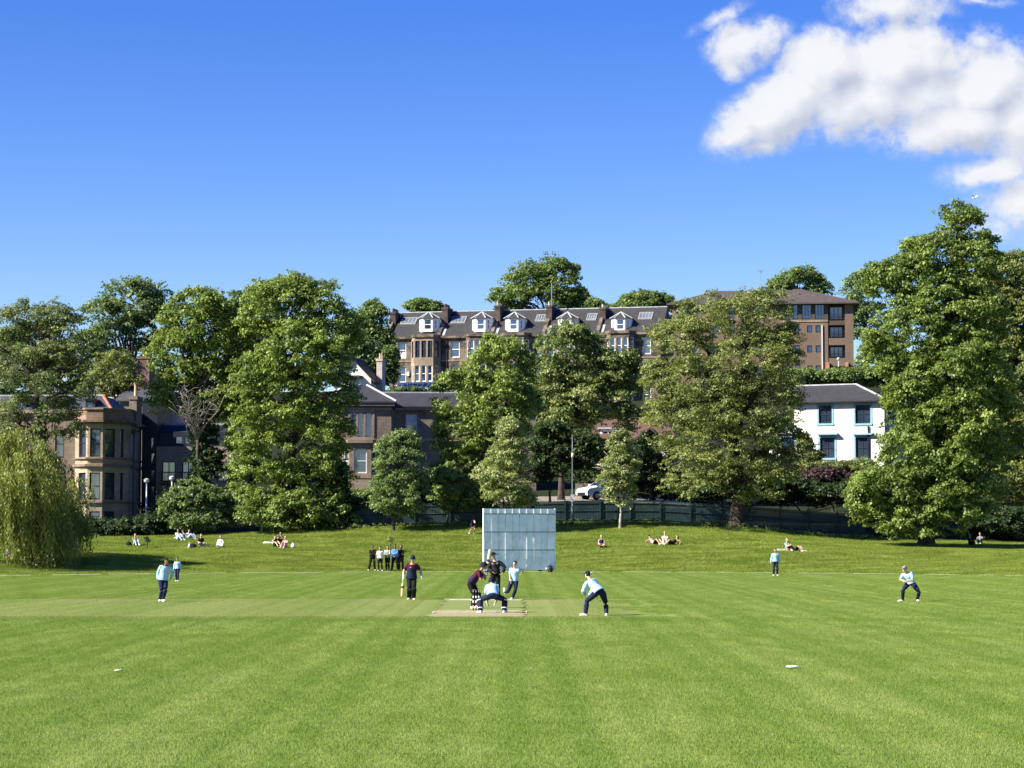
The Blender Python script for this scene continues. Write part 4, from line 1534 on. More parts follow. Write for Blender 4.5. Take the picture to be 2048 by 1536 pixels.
def f(bm):
    for sx, xe in ((-1, gx0), (1, gx1)):
        dz = (pk - ez)
        ex = xe + sx * 0.55
        ezz = ez - 0.55 * dz / abs(xe - xm)
        q = [(xm, -0.5, pk), (ex, -0.5, ezz), (ex, 7.4, ezz), (xm, 7.4, pk)]
        t_ = [bm.verts.new((x_, y_, z_ + .16)) for x_, y_, z_ in q]
        b_ = [bm.verts.new((x_, y_, z_)) for x_, y_, z_ in q]
        bm.faces.new(t_); bm.faces.new(b_[::-1])
        for i in range(4):
            j = (i + 1) % 4
            bm.faces.new([b_[i], b_[j], t_[j], t_[i]])
B.part('roof', SLATE, fn=f)
fw_ = B.part('window', WHITE, [(U(699), U(708), -0.05, 0.0, Z(744, 703), Z(731, 703))])
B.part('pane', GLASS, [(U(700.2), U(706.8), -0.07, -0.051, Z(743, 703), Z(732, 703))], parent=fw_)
def f(bm):
    prism(bm, [(U(690), 0), (U(692), -1.0), (U(722), -1.0), (U(725), 0)], Z(757, 700), Z(752, 700))
B.part('porch_roof', SLATE, fn=f)
B.chimney(U(755, 3), U(766, 3), 2.5, 4.2, Z(790), Z(718, 760, 3), mat('harled_chimney', (0.42, 0.36, 0.30), 0.9, 0.25, 1.0), 2, POT)

# ---------------------------------------------------------------- sandstone villa behind the bank
def villa():
    B = Building('sandstone_villa', 'two storey grey brown sandstone villa with hipped slate roofs behind the bank', 783, 990, 228, R(4), cat='house')
    U, Z = B.U, B.Z
    z0 = Z(1000)
    xa, xb = U(640), U(783)
    ev = Z(806, 740)
    dark = dict(frame=WHITE, fw=0.08)
    ops = []
    for pa, pb in ((702, 713), (717, 727), (732, 744)):
        ops.append((U(pa) - xa, U(pb) - xa, Z(873, 720), Z(826, 720), dict(dark)))
    B.wall('wall', [(xa, 0), (xb, 0), (xb, 11), (xa, 11)], z0, ev, SANDSTONE_VILLA, {0: ops}, 0.2)
    B.part('window_surround', SANDSTONE_TRIM, [(U(696), U(749), -0.12, -0.003, Z(826, 720) + .06, Z(821, 720) + .05), (U(696), U(749), -0.14, -0.003, Z(880, 720), Z(873, 720) - .05), (U(697), U(701), -0.08, -0.003, Z(873, 720), Z(826, 720)), (U(713.6), U(716.4), -0.08, -0.003, Z(873, 720), Z(826, 720)), (U(727.6), U(731.4), -0.08, -0.003, Z(873, 720), Z(826, 720)), (U(745), U(749), -0.08, -0.003, Z(873, 720), Z(826, 720))])
    # canted bay below
    u0, u1 = U(684), U(758)
    bp = [(u0, 0), (u0 + .75, -1.2), (u1 - .75, -1.2), (u1, 0)]
    zb0, zb1 = Z(947, 720), Z(898, 720)
    wl = bp[2][0] - bp[1][0]
    op = {1: [(wl * .22, wl * .80, zb0, zb1, dict(frame=WHITE, fw=.09))], 0: [edge_win(bp, 0, .25, .80, zb0, zb1, dict(dark))], 2: [edge_win(bp, 2, .18, .72, zb0, zb1, dict(dark))]}
    B.wall('bay', bp, z0, Z(887, 720), SANDSTONE_TRIM, op, 0.18)
    def f(bm):
        prism(bm, [(u0 - .25, 0), (u0 + .6, -1.45), (u1 - .6, -1.45), (u1 + .25, 0)], Z(887, 720), Z(881, 720))
        prism(bm, [(u0, 0), (u0 + .75, -1.25), (u1 - .75, -1.25), (u1, 0)], Z(957, 720), Z(951, 720))
    B.part('bay_cornice', SANDSTONE_TRIM, fn=f)
    B.part('cornice', SANDSTONE_TRIM, [(xa - .3, xb + .35, -0.4, 0.0, ev - .30, ev - 0.06), (xa - .1, xb + .1, -0.15, 0.0, ev - .75, ev - .50)])
    B.hip('roof', SLATE, xa, xb, 0.0, 11, ev + .12, U(722, 5), U(734, 5), Z(771, 730, 5.5), None, 0.5)
    rl = Z(771, 730, 5.5)
    B.part('hip_flashing', LEAD, fn=lambda bm: (tube(bm, [(U(734, 5), 5.5, rl + .05), (xb + .5, -.5, ev + .16)], 0.11, 6), tube(bm, [(U(722, 5), 5.5, rl + .05), (xa - .5, -.5, ev + .16)], 0.11, 6)))
    # right wing, set back
    xc = U(1075)
    ev2 = Z(815, 850, 1.8)
    W = dict(frame=WHITE, fw=0.10)
    ops = []
    for pa, pb, ra, rb_ in ((813, 834, 866, 829), (900, 921, 866, 829), (985, 1003, 866, 829), (1030, 1048, 866, 829), (900, 921, 935, 898), (820, 840, 940, 900), (985, 1003, 935, 898)):
        st = dict(W)
        if pa == 813:
            st['blind'] = 0.55
        st['trim'] = (0.18, SANDSTONE_TRIM)
        ops.append((U(pa, 1.8) - xb, U(pb, 1.8) - xb, Z(ra, pa, 1.8), Z(rb_, pa, 1.8), st))
    B.wall('wall', [(xb + .001, 1.8), (xc, 1.8), (xc, 10.5), (xb + .001, 10.5)], z0, ev2, SANDSTONE_VILLA, {0: ops}, 0.2)
    B.part('cornice', SANDSTONE_TRIM, [(xb + .4, xc + .3, 1.45, 1.8, ev2 - .28, ev2 - .06)])
    B.part('string_course', SANDSTONE_TRIM, [(xb + .05, xc, 1.7, 1.799, Z(882, 850, 1.8), Z(877, 850, 1.8))])
    B.hip('roof', SLATE, xb + .5, xc, 1.8, 10.5, ev2 + .1, xb - 2, xc - 3, Z(786, 850, 6), None, 0.45)
    B.part('ridge_flashing', LEAD, [(xb - 1.6, xc - 3, 6.0, 6.3, Z(786, 850, 6) - .02, Z(786, 850, 6) + .12)])
    B.part('downpipe', mat('grey_pipe', (0.25, 0.25, 0.26), 0.5), [(xb + .12, xb + .26, 1.6, 1.74, z0, ev2 - .3)])
    B.chimney(U(1010, 6), U(1030, 6), 5, 6.5, ev2 + .5, Z(762, 1020, 6), SANDSTONE_VILLA, 3, POT)


villa()

# ---------------------------------------------------------------- blond bay window house at the left
def bay_house():
    B = Building('bay_window_house', 'blond sandstone house with a two storey bay tower, parapet and slate mansard', 150, 1045, 199, R(-4), cat='house')
    U, Z = B.U, B.Z
    z0 = Z(1075)
    ev = Z(822, 150)
    top = Z(820, 200)
    W = dict(frame=WOODDARK, fw=0.10)
    fl = [(Z(1043, 200), Z(1023, 200)), (Z(1000, 200), Z(946, 200)), (Z(915, 200), Z(859, 200))]
    ua, ub = U(152), U(286)
    pts = [(ua, 0.0), (U(178, -1.5), -1.7), (U(208, -1.5), -1.7), (U(240, -0.6), -0.5), (U(258, 0), 0.35), (U(263, 1.8), 1.8), (U(284, 9), 9), (ua, 9)]
    op = {0: [], 1: [], 2: [], 3: []}
    for k, (a, b) in enumerate(fl):
        if k:
            op[0].append(edge_win(pts, 0, .30, .86, a, b, dict(W)))
            op[3].append(edge_win(pts, 3, .10, .45, a, b, dict(W)))
        op[1].append(edge_win(pts, 1, .15, .85, a, b, dict(W)))
        op[2].append(edge_win(pts, 2, .14, .76, a, b, dict(W)))
    B.wall('bay_tower', pts, z0, top, SANDSTONE_BLOND, op, 0.22)

    def ring(bm, off, za, zb_):
        q = [(ua - off, 0.05), (pts[1][0] - off * .6, pts[1][1] - off), (pts[2][0] + off * .3, pts[2][1] - off), (pts[3][0] + off * .7, pts[3][1] - off * .9), (pts[4][0] + off * .7, pts[4][1] - off * .7), (pts[5][0] + off, 1.75), (pts[6][0] + off, 9.1), (ua - off, 9.1)]
        prism(bm, q, za, zb_)
    B.part('parapet', masonry('parapet_sandstone', (0.30, 0.20, 0.14), (0.24, 0.165, 0.12), (0.18, 0.13, 0.1), 0.9, 0.45, soot_amt=0.5), fn=lambda bm: ring(bm, 0.16, Z(842, 200), Z(821, 200)))
    B.part('parapet_coping', SANDSTONE_TRIM, fn=lambda bm: ring(bm, 0.3, Z(821, 200), Z(818, 200)))
    B.part('cornice', mat('sooty_cornice', (0.14, 0.11, 0.085), 0.9, 0.3), fn=lambda bm: (ring(bm, 0.5, Z(846, 200), Z(842, 200)), ring(bm, 0.3, Z(849, 200), Z(846, 200))))
    B.part('sill_course', mat('sooty_sill', (0.17, 0.13, 0.10), 0.9, 0.3), fn=lambda bm: (ring(bm, 0.22, Z(919, 200), Z(916, 200)), ring(bm, 0.26, Z(934, 200), Z(929, 200)), ring(bm, 0.22, Z(1006, 200), Z(1002, 200))))
    # main block to the left
    xl = U(-60)
    ops = []
    for pa, pb in ((20, 38), (62, 82), (108, 126)):
        for a, b in fl[1:]:
            ops.append((U(pa) - xl, U(pb) - xl, a, b, dict(W)))
    B.wall('wall', [(xl, 0.6), (ua - .02, 0.6), (ua - .02, 9), (xl, 9)], z0, ev - .02, masonry('rosy_sandstone', (0.24, 0.185, 0.145), (0.19, 0.145, 0.115), (0.18, 0.13, 0.1), soot_amt=0.3), {0: ops}, 0.2)
    B.part('cornice', SANDSTONE_TRIM, [(xl, ua - .1, 0.2, 0.6, Z(826, 80), Z(820, 80))])
    # mansard
    zr = Z(793, 100, 3.5)
    x2 = U(237, 3)
    def f(bm):
        xr = U(208, 3.5)
        a = [bm.verts.new(v) for v in ((xl, .5, Z(820, 80)), (x2, .5, Z(820, 80)), (x2, 8.8, Z(820, 80)), (xl, 8.8, Z(820, 80)))]
        b = [bm.verts.new(v) for v in ((xl, 3.2, zr), (xr, 3.2, zr), (xr, 7, zr), (xl, 7, zr))]
        for i in range(4):
            j = (i + 1) % 4
            bm.faces.new([a[i], a[j], b[j], b[i]])
        bm.faces.new(b); bm.faces.new(a[::-1])
    B.part('mansard_roof', SLATE_BLUE, fn=f)
    B.part('ridge_flashing', LEAD, [(xl, U(208, 3.5), 3.1, 3.4, zr + .003, zr + .14)])
    B.part('hip_ridge', RIDGE_RED, fn=lambda bm: tube(bm, [(U(208, 3.5), 3.2, zr + .05), (x2, .5, Z(820, 80) + .08)], 0.13, 6))
    for pa, pb in ((30, 52), (96, 118), (171, 190)):
        u0, u1 = U(pa, 1), U(pb, 1)
        za, zb_ = Z(819, pa, 1), Z(801, pa, 1)
        pp = [(u0, 1.0), (u1, 1.0), (u1, 3.1), (u0, 3.1)]
        B.wall('dormer', pp, za, zb_, SLATE_BLUE, {0: [(.08, u1 - u0 - .08, za + .12, zb_ - .1, dict(frame=NAVY_CLAD, fw=.07, mid=0))]}, 0.08)
        B.part('dormer_roof', NAVY_CLAD, [(u0 - .15, u1 + .15, 0.8, 3.3, zb_ + .003, zb_ + .12)])
    B.chimney(U(262, 3), U(277, 3), 2.4, 4.4, Z(850), Z(793, 270, 3), SANDSTONE_VILLA, 1, POT, pz=1.1)
    B.part('downpipe', BLACKM, fn=lambda bm: (tube(bm, [(pts[4][0] + .4, .35, z0), (pts[4][0] + .4, .35, Z(866, 262)), (pts[4][0] + 1.6, 1.2, Z(850, 262))], 0.08, 6), bx(bm, pts[4][0] + .2, pts[4][0] + .6, .1, .5, Z(868, 262), Z(858, 262))))


bay_house()

# ---------------------------------------------------------------- navy modern infill with balconies
def infill():
    B = Building('modern_infill_house', 'modern house with navy cladding, a pale block wall and black balconies beside the lamps', 316, 1045, 206, R(0), cat='house')
    U, Z = B.U, B.Z
    z0 = Z(1075)
    W = dict(frame=WOODDARK, fw=0.08, mid=0, mull=(0.5,))
    xa, xb = U(314), U(478)
    ops = []
    for pa, pb in ((326, 352), (366, 390), (400, 424), (436, 460)):
        ops.append((U(pa) - xa, U(pb) - xa, Z(963, 330), Z(923, 330), dict(W)))
        ops.append((U(pa) - xa, U(pb) - xa, Z(1022, 330), Z(976, 330), dict(W)))
    B.wall('wall', [(xa, 0), (xb, 0), (xb, 8), (xa, 8)], z0, Z(893, 330), masonry('pale_block', (0.36, 0.31, 0.24), (0.30, 0.26, 0.20), (0.2, 0.17, 0.14), 0.7, 0.3, soot_amt=0.2), {0: ops}, 0.2)
    ops = []
    for pa, pb in ((352, 366), (370, 384), (400, 420)):
        ops.append((U(pa, 1) - xa, U(pb, 1) - xa, Z(888, 360, 1), Z(872, 360, 1), dict(frame=NAVY_CLAD, fw=.06, mid=0)))
    B.wall('upper_storey', [(xa + .01, 1.0), (xb - .01, 1.0), (xb - .01, 7.9), (xa + .01, 7.9)], Z(893, 330) + .004, Z(866, 330, 1), NAVY_CLAD, {0: ops}, 0.1)
    B.part('glass_roof', mat('dark_roof_glass', (0.03, 0.036, 0.05), 0.85, 0.4, 0.5, spec=0.1), fn=lambda bm: prism(bm, [(xa, 1.0), (xb, 1.0), (xb, 4), (xa, 4)], Z(866, 330, 1) + .004, [Z(864, 330, 1), Z(864, 330, 1), Z(850, 330, 4), Z(850, 330, 4)]))
    B.part('roof_edge', LEAD, [(xa, xb, 3.9, 4.2, Z(850, 330, 4) - .1, Z(847, 330, 4))])
    # tall navy link with narrow panes
    x0 = U(285, .5)
    ops = []
    for ra, rb_ in ((900, 875), (930, 906), (965, 940), (1000, 972)):
        ops.append((U(303, .5) - x0, U(311, .5) - x0, Z(ra, 300, .5), Z(rb_, 300, .5), dict(frame=NAVY_CLAD, fw=.05, mid=0)))
    B.wall('link_wall', [(x0, .5), (xa - .01, .5), (xa - .01, 8), (x0, 8)], z0, Z(806, 300), NAVY_CLAD, {0: ops}, 0.1)
    for pa, pb in ((322, 356), (362, 394)):
        def f(bm):
            u0, u1 = U(pa), U(pb)
            za, zb_ = Z(966, 330), Z(944, 330)
            bx(bm, u0, u1, -0.75, -0.02, za - .12, za)
            bx(bm, u0, u1, -0.75, -0.71, zb_ - .05, zb_)
            k = 12
            for i in range(k + 1):
                x_ = u0 + (u1 - u0) * i / k
                bx(bm, x_ - .012, x_ + .012, -0.742, -0.718, za + .002, zb_ - .052)
            for x_ in (u0, u1 - .04):
                bx(bm, x_, x_ + .04, -0.708, -0.02, zb_ - .05, zb_)
        B.part('balcony', BLACKM, fn=f)


infill()

# ---------------------------------------------------------------- house further back with the tall stack, and a pink gable
B = Building('rear_house', 'dark rear house with a tall chimney stack of buff pots above the slate mansard', 283, 850, 222, R(-10), cat='house')
U, Z = B.U, B.Z
xa, xb = U(240), U(330)
B.wall('wall', [(xa, 0), (xb, 0), (xb, 9), (xa, 9)], Z(1010), Z(800, 280), SANDSTONE_VILLA)
B.hip('roof', SLATE_BLUE, xa, xb, 0, 9, Z(800, 280), U(262, 4), U(322, 4), Z(770, 300, 4.5))
B.chimney(U(275, 3), U(298, 3), 3, 4.6, Z(810), Z(712, 285, 3), masonry('rosy_brick_stack', (0.19, 0.13, 0.10), (0.15, 0.10, 0.08), (0.12, 0.09, 0.07), soot_amt=0.5), 4, POT, pz=0.55)
B.wall('pink_gable', [(xb + .02, 1), (U(356), 1), (U(356), 8), (xb + .02, 8)], Z(1010), Z(812, 340), mat('pink_render', (0.55, 0.37, 0.29), 0.9, 0.1))
B = Building('cream_house', 'cream house mostly hidden behind trees above the mansard', 235, 800, 262, R(-14), cat='house')
U, Z = B.U, B.Z
xa, xb = U(195), U(278)
B.wall('wall', [(xa, 0), (xb, 0), (xb, 8), (xa, 8)], Z(840), Z(745, 235), mat('cream_render', (0.5, 0.44, 0.33), 0.9, 0.1), {0: [(1.0, 1.9, Z(775, 235), Z(756, 235), dict(frame=WHITE))]})
B.hip('roof', SLATE, xa, xb, 0, 8, Z(745, 235), U(222, 4), U(265, 4), Z(728, 235, 4))

# ---------------------------------------------------------------- brick flats
def flats():
    B = Building('brick_flats', 'four storey brown brick flats with recessed balconies and a wide hipped roof', 1560, 780, 330, R(-7), cat='building')
    U, Z = B.U, B.Z
    z0 = Z(800)
    xa, xb = U(1562), U(1708)
    ev = Z(607, 1640)
    band = Z(643, 1640)
    W = dict(frame=WOODDARK, fw=0.10, mid=0)
    WM = dict(frame=WOODDARK, fw=0.09, mid=0, mull=(.35, .65))
    bal = (U(1657) - xa, U(1691) - xa)
    o1, o2 = [], []
    for pa, pb, st in ((1571, 1580, W), (1587, 1597, W), (1605, 1624, WM), (1631, 1650, WM)):
        o2.append((U(pa) - xa, U(pb) - xa, Z(638, 1620), Z(609, 1620), dict(st)))
    for pa, pb in ((1615, 1625), (1632, 1642)):
        for ra, rb_ in ((665, 651), (705, 691), (745, 731)):
            o1.append((U(pa) - xa, U(pb) - xa, Z(ra, 1620), Z(rb_, 1620), dict(W)))
    for pa, pb in ((1572, 1582), (1590, 1600)):
        for ra, rb_ in ((668, 648), (710, 690), (752, 729)):
            o1.append((U(pa) - xa, U(pb) - xa, Z(ra, 1590), Z(rb_, 1590), dict(W)))
    B.wall('wall', [(xa, 0), (xa + bal[0], 0), (xa + bal[0], 12), (xa, 12)], z0, band, BRICK_BROWN, {0: o1}, 0.15)
    B.wall('top_storey_wall', [(xa, 0), (xa + bal[0], 0), (xa + bal[0], 12), (xa, 12)], band + .002, ev, BRICK_BAND, {0: o2}, 0.15)
    # balcony stack: back wall, floors, fins, rails
    yb = 1.8
    gl = dict(frame=WOODDARK, fw=0.09, mid=0, mull=(.33, .66))
    rows = ((610, 641), (650, 676), (690, 716), (732, 755))
    ops = [(0.3, bal[1] - bal[0] - .3, Z(rb_ - 1, 1670, yb), Z(ra + 3, 1670, yb), dict(gl)) for ra, rb_ in rows]
    B.wall('balcony_back_wall', [(xa + bal[0] + .002, yb), (xa + bal[1], yb), (xa + bal[1], 12), (xa + bal[0] + .002, 12)], z0, ev, BRICK_BROWN, {0: ops}, 0.12)
    B.wall('end_wall', [(xa + bal[1] + .002, 0), (xb, 0), (xb, 12), (xa + bal[1] + .002, 12)], z0, ev, BRICK_BROWN)
    for k, (ra, rb_) in enumerate(rows):
        nxt = rows[k + 1][0] if k < 3 else 775
        B.part('balcony_slab', BRICK_BROWN if k else BRICK_BAND, [(xa + bal[0] + .003, xa + bal[1] - .003, 0.05, yb - .003, Z(nxt, 1670), Z(rb_, 1670))])
        def f(bm):
            x0, x1 = xa + bal[0] + .02, xa + bal[1] - .02
            za, zb_ = Z(rb_, 1670) + .05, Z(rb_, 1670) + 0.95
            bx(bm, x0, x1, .06, .10, zb_ - .05, zb_)
            n = 18
            for i in range(n + 1):
                x_ = x0 + (x1 - x0) * i / n
                bx(bm, x_ - .012, x_ + .012, .068, .092, za, zb_ - .052)
        B.part('balcony_rail', BLACKM, fn=f)
    B.part('sill_band', SANDSTONE_TRIM, [(xa + .02, xa + bal[0], -0.08, -0.003, Z(644, 1620), Z(640, 1620))])
    PP = mat('orange_brick_pier', (0.42, 0.20, 0.12), 0.85, 0.12)
    B.part('pier', PP, [(U(1652), U(1659), -0.5, -0.003, z0, Z(725, 1655))])
    B.part('pier', PP, [(U(1691), U(1697), -0.5, -0.003, z0, Z(725, 1690))])
    B.part('downpipe', mat('white_pipe', (0.7, 0.68, 0.66), 0.5), [(U(1644), U(1646), -0.16, -0.02, z0, Z(650, 1645))])
    rf = B.hip('roof', TILE_GREYBROWN, xa, xb, 0, 12, ev + .1, U(1588, 6), U(1602, 6), Z(578, 1595, 6), None, 0.9, 0.22)
    B.part('vent_pipe', BLACKM, fn=lambda bm: tube(bm, [(U(1601, 3), 3, ev + .8), (U(1601, 3), 3, Z(586, 1601, 3))], 0.07, 6), parent=rf)
    # long wing to the left, behind the olive tree
    xl = U(1345, 2)
    ops = []
    for pa, pb in ((1366, 1376), (1386, 1396), (1420, 1442), (1460, 1470), (1480, 1490), (1510, 1530)):
        for ra, rb_ in ((638, 612), (668, 650), (708, 690), (748, 730)):
            ops.append((U(pa, 2) - xl, U(pb, 2) - xl, Z(ra, 1450, 2), Z(rb_, 1450, 2), dict(W)))
    B.wall('wing_wall', [(xl, 2), (xa - .003, 2), (xa - .003, 12.5), (xl, 12.5)], z0, Z(608, 1450, 2), BRICK_BROWN, {0: ops}, 0.15)
    B.hip('wing_roof', TILE_GREYBROWN, xl, xa - .5, 2, 12.5, Z(607, 1450, 2), U(1432, 7), xa + 2, Z(581, 1480, 7), None, 0.8, 0.2)
    m = B.part('roof_aerial', mat('galvanised_steel', (0.35, 0.37, 0.40), 0.4, 0.1, metal=0.6), fn=lambda bm: (tube(bm, [(U(1523, 6), 6, Z(590, 1523, 6)), (U(1523, 6), 6, Z(538, 1523, 6))], 0.05, 6), tube(bm, [(U(1515, 6), 6, Z(539, 1523, 6)), (U(1531, 6), 6, Z(541, 1523, 6))], 0.03, 5), tube(bm, [(U(1518, 6), 5.7, Z(543, 1523, 6)), (U(1528, 6), 6.4, Z(543, 1523, 6))], 0.03, 5)))


flats()

# ---------------------------------------------------------------- white house with turquoise windows
def white_house():
    B = Building('white_house', 'white harled house with turquoise window surrounds and a slate hipped roof', 1580, 930, 240, R(-24), cat='house')
    U, Z = B.U, B.Z
    z0 = Z(960)
    xa, xb = U(1588), U(1768)
    ev = Z(806, 1660)
    W = dict(frame=WOODDARK, fw=0.07, mull=(.5,), trim=(0.2, TURQ))
    ops = []
    for pa, pb, ra, rb_ in ((1637, 1663, 847, 811), (1710, 1740, 847, 810), (1639, 1668, 916, 876), (1710, 1736, 916, 875)):
        ops.append((U(pa) - xa, U(pb) - xa, Z(ra, pa), Z(rb_, pa), dict(W)))
    B.wall('wall', [(xa, 0), (xb, 0), (xb, 9), (xa, 9)], z0, ev, HARL, {0: ops}, 0.2)
    B.part('window_hood', TURQ, [(U(1635), U(1676), -0.55, -0.003, Z(870, 1650), Z(867, 1650)), (U(1706), U(1744), -0.45, -0.003, Z(870, 1720), Z(867, 1720))])
    B.part('gutter', BLACKM, [(xa - .4, xb + .4, -0.62, -0.5, ev - .02, ev + .12)])
    B.hip('roof', SLATE, xa, xb, 0, 9, ev + .1, U(1592, 4.5), U(1712, 4.5), Z(771, 1650, 4.5), None, 0.5)
    zr = Z(771, 1650, 4.5)
    B.part('ridge_flashing', LEAD, fn=lambda bm: (bx(bm, U(1592, 4.5), U(1712, 4.5), 4.4, 4.62, zr, zr + .13), tube(bm, [(U(1712, 4.5), 4.5, zr + .05), (xb + .5, -.5, ev + .15)], 0.11, 6)))
    # low wing at the left
    xl = U(1535)
    ops = [(U(1560) - xl, U(1588) - xl - .1, Z(915, 1570), Z(874, 1570), dict(frame=WOODDARK, fw=.08, trim=(.15, TURQ)))]
    B.wall('wing_wall', [(xl, .2), (xa - .01, .2), (xa - .01, 7), (xl, 7)], z0, Z(868, 1570), HARL, {0: ops}, 0.2)
    B.part('wing_roof', LEAD, fn=lambda bm: prism(bm, [(xl - .3, -.1), (xa - .02, -.1), (xa - .02, 7), (xl - .3, 7)], Z(868, 1570) + .004, [Z(866, 1570), Z(866, 1570), Z(848, 1570), Z(848, 1570)]))
    B.part('downpipe', BLACKM, [(U(1735), U(1737), -0.2, -0.06, z0, Z(852, 1736))])


white_house()

# ---------------------------------------------------------------- brown roofed house glimpsed between the trees
B = Building('brown_roofed_house', 'brown tiled house with a dormer seen behind the white car', 1230, 960, 226, R(-8), cat='house')
U, Z = B.U, B.Z
xa, xb = U(1150), U(1345)
z0 = Z(990)
B.wall('wall', [(xa, 0), (xb, 0), (xb, 9), (xa, 9)], z0, Z(877, 1180), SANDSTONE_VILLA, {0: [(1.5, 2.6, Z(930, 1180), Z(893, 1180), dict(frame=WHITE)), (5.0, 6.0, Z(930, 1180), Z(893, 1180), dict(frame=WHITE))]})
B.hip('roof', TILE_BROWN, xa, xb, 0, 9, Z(876, 1180), xa + 3, xb - 1, Z(835, 1200, 4.5))
u0, u1 = U(1200, .6), U(1232, .6)
B.wall('dormer', [(u0, .6), (u1, .6), (u1, 4), (u0, 4)], Z(876, 1210, .6), Z(858, 1210, .6), WHITE, {0: [(.2, u1 - u0 - .2, Z(873, 1210, .6), Z(862, 1210, .6), dict(frame=WHITE, fw=.08, mid=0, mull=(.5,)))]}, 0.1)
B.part('dormer_roof', LEAD, [(u0 - .2, u1 + .2, .4, 4.2, Z(858, 1210, .6) + .003, Z(855, 1210, .6))])
g0, g1, gm = U(1262, -2), U(1330, -2), U(1300, -2)
B.wall('gable_wall', [(g0, -2), (g1, -2), (g1, -.003), (g0, -.003)], z0, Z(893, 1290, -2), HARL)
B.part('gable', HARL, fn=lambda bm: prism(bm, [(g0 + .1, -2), (g1 - .1, -2), (g1 - .1, -.01), (g0 + .1, -.01)], Z(893, 1290, -2) + .003, Z(890, 1290, -2)))
def f(bm):
    za, zb_ = Z(895, 1290, -2), Z(858, 1290, -2)
    for xe in (g0 - .5, g1 + .5):
        q = [(gm, -2.6, zb_), (xe, -2.6, za), (xe, 3, za), (gm, 3, zb_)]
        t_ = [bm.verts.new((a, b, c + .2)) for a, b, c in q]
        b_ = [bm.verts.new((a, b, c)) for a, b, c in q]
        bm.faces.new(t_); bm.faces.new(b_[::-1])
        for i in range(4):
            j = (i + 1) % 4
            bm.faces.new([b_[i], b_[j], t_[j], t_[i]])
B.part('gable_roof', TILE_BROWN, fn=f)

# ================================================================== FENCE, LAMPS, POLE, CAR
def fence():
    pts_px = [(655, 187.6), (760, 187.2), (900, 187.0), (1060, 187.0), (1200, 187.0), (1380, 187.2), (1560, 187.6), (1730, 188.0)]
    P2 = [((p - 1024) / F * y, y) for p, y in pts_px]
    M1 = bpy.data.materials.new('green_mesh_fence')
    M1.use_nodes = True
    t = NT(M1.node_tree)
    pb = M1.node_tree.nodes['Principled BSDF']
    pb.inputs['Roughness'].default_value = 0.55
    tcn = t.n('ShaderNodeTexCoord')
    x, y, z = t.sep(tcn.outputs['Object'])
    n1 = t.noise(tcn.outputs['Object'], 0.9, 5.0, 0.65)
    n2 = t.noise(tcn.outputs['Object'], 4.0, 4.0, 0.6)
    c = t.mix(t.sstep(n1, 0.35, 0.65), (0.006, 0.021, 0.025), (0.014, 0.040, 0.042))
    c = t.mix(t.m('MULTIPLY', t.sstep(n2, 0.55, 0.7), 0.4), c, (0.05, 0.09, 0.085))
    t.links.new(c, pb.inputs['Base Color'])
    PANEL = M1
    root = empty('metal_fence', (P2[0][0], P2[0][1], H(*P2[0])), 0, 'dark blue green metal fence along the top of the bank', 'fence')
    o0 = Vector(root.location)
    rails, segs = [], []
    for (xa, ya), (xb, yb) in zip(P2, P2[1:]):
        n = max(1, int(round((xb - xa) / 2.6)))
        for i in range(n):
            segs.append((xa + (xb - xa) * i / n, ya + (yb - ya) * i / n, xa + (xb - xa) * (i + 1) / n, ya + (yb - ya) * (i + 1) / n))
    Hf = 1.85
    for k, (xa, ya, xb, yb) in enumerate(segs):
        za, zb = H(xa, ya), H(xb, yb)
        bm = bmesh.new()
        d = Vector((xb - xa, yb - ya, zb - za))
        n = 22
        for i in range(n):
            p = Vector((xa, ya, za)) + d * ((i + .5) / n) - o0
            hw = d.length / n * 0.40
            bx(bm, p.x - hw, p.x + hw, p.y - .012 + (.006 if i % 2 else 0), p.y + .012, p.z + .05, p.z + Hf - (.0 if i % 2 else .02))
        for zz in (0.28, 1.0, 1.62):
            q = [Vector((xa + .05, ya - .05, za + zz)) - o0, Vector((xb - .05, yb - .05, zb + zz)) - o0]
            tube(bm, q, 0.03, 4)
        obj('fence_panel', bm, PANEL, root)
        bm = bmesh.new()
        p = Vector((xa, ya, za)) - o0
        bx(bm, p.x - .06, p.x + .06, p.y - .13, p.y - .025, p.z - .3, p.z + Hf + .12)
        obj('fence_post', bm, mat('dark_green_steel', (0.012, 0.030, 0.034), 0.5, 0.15), root)
    # sprayed letters
    spray = mat('blue_spray_paint', (0.03, 0.13, 0.55), 0.6, 0.15)
    pale = mat('pale_spray_paint', (0.16, 0.22, 0.30), 0.7, 0.2)

    def stroke(pxs, m_, wpx):
        bm = bmesh.new()
        for (a, b) in zip(pxs, pxs[1:]):
            pa, pb_ = P(a[0], a[1], 187.05) - o0, P(b[0], b[1], 187.05) - o0
            tube(bm, [pa, pb_], wpx / S(187) / 2, 6, flat=0.3)
        return obj('graffiti', bm, m_, root)
    stroke([(716, 1051), (717, 1038)], pale, 2.2)
    stroke([(716, 1038), (726, 1037)], pale, 2.0)
    stroke([(717, 1044), (723, 1043), (718, 1050)], pale, 1.8)
    stroke([(730, 1037.5), (741, 1036.5), (735, 1042), (739, 1044), (740, 1048), (735, 1051.5), (731, 1049.5)], spray, 2.6)


fence()


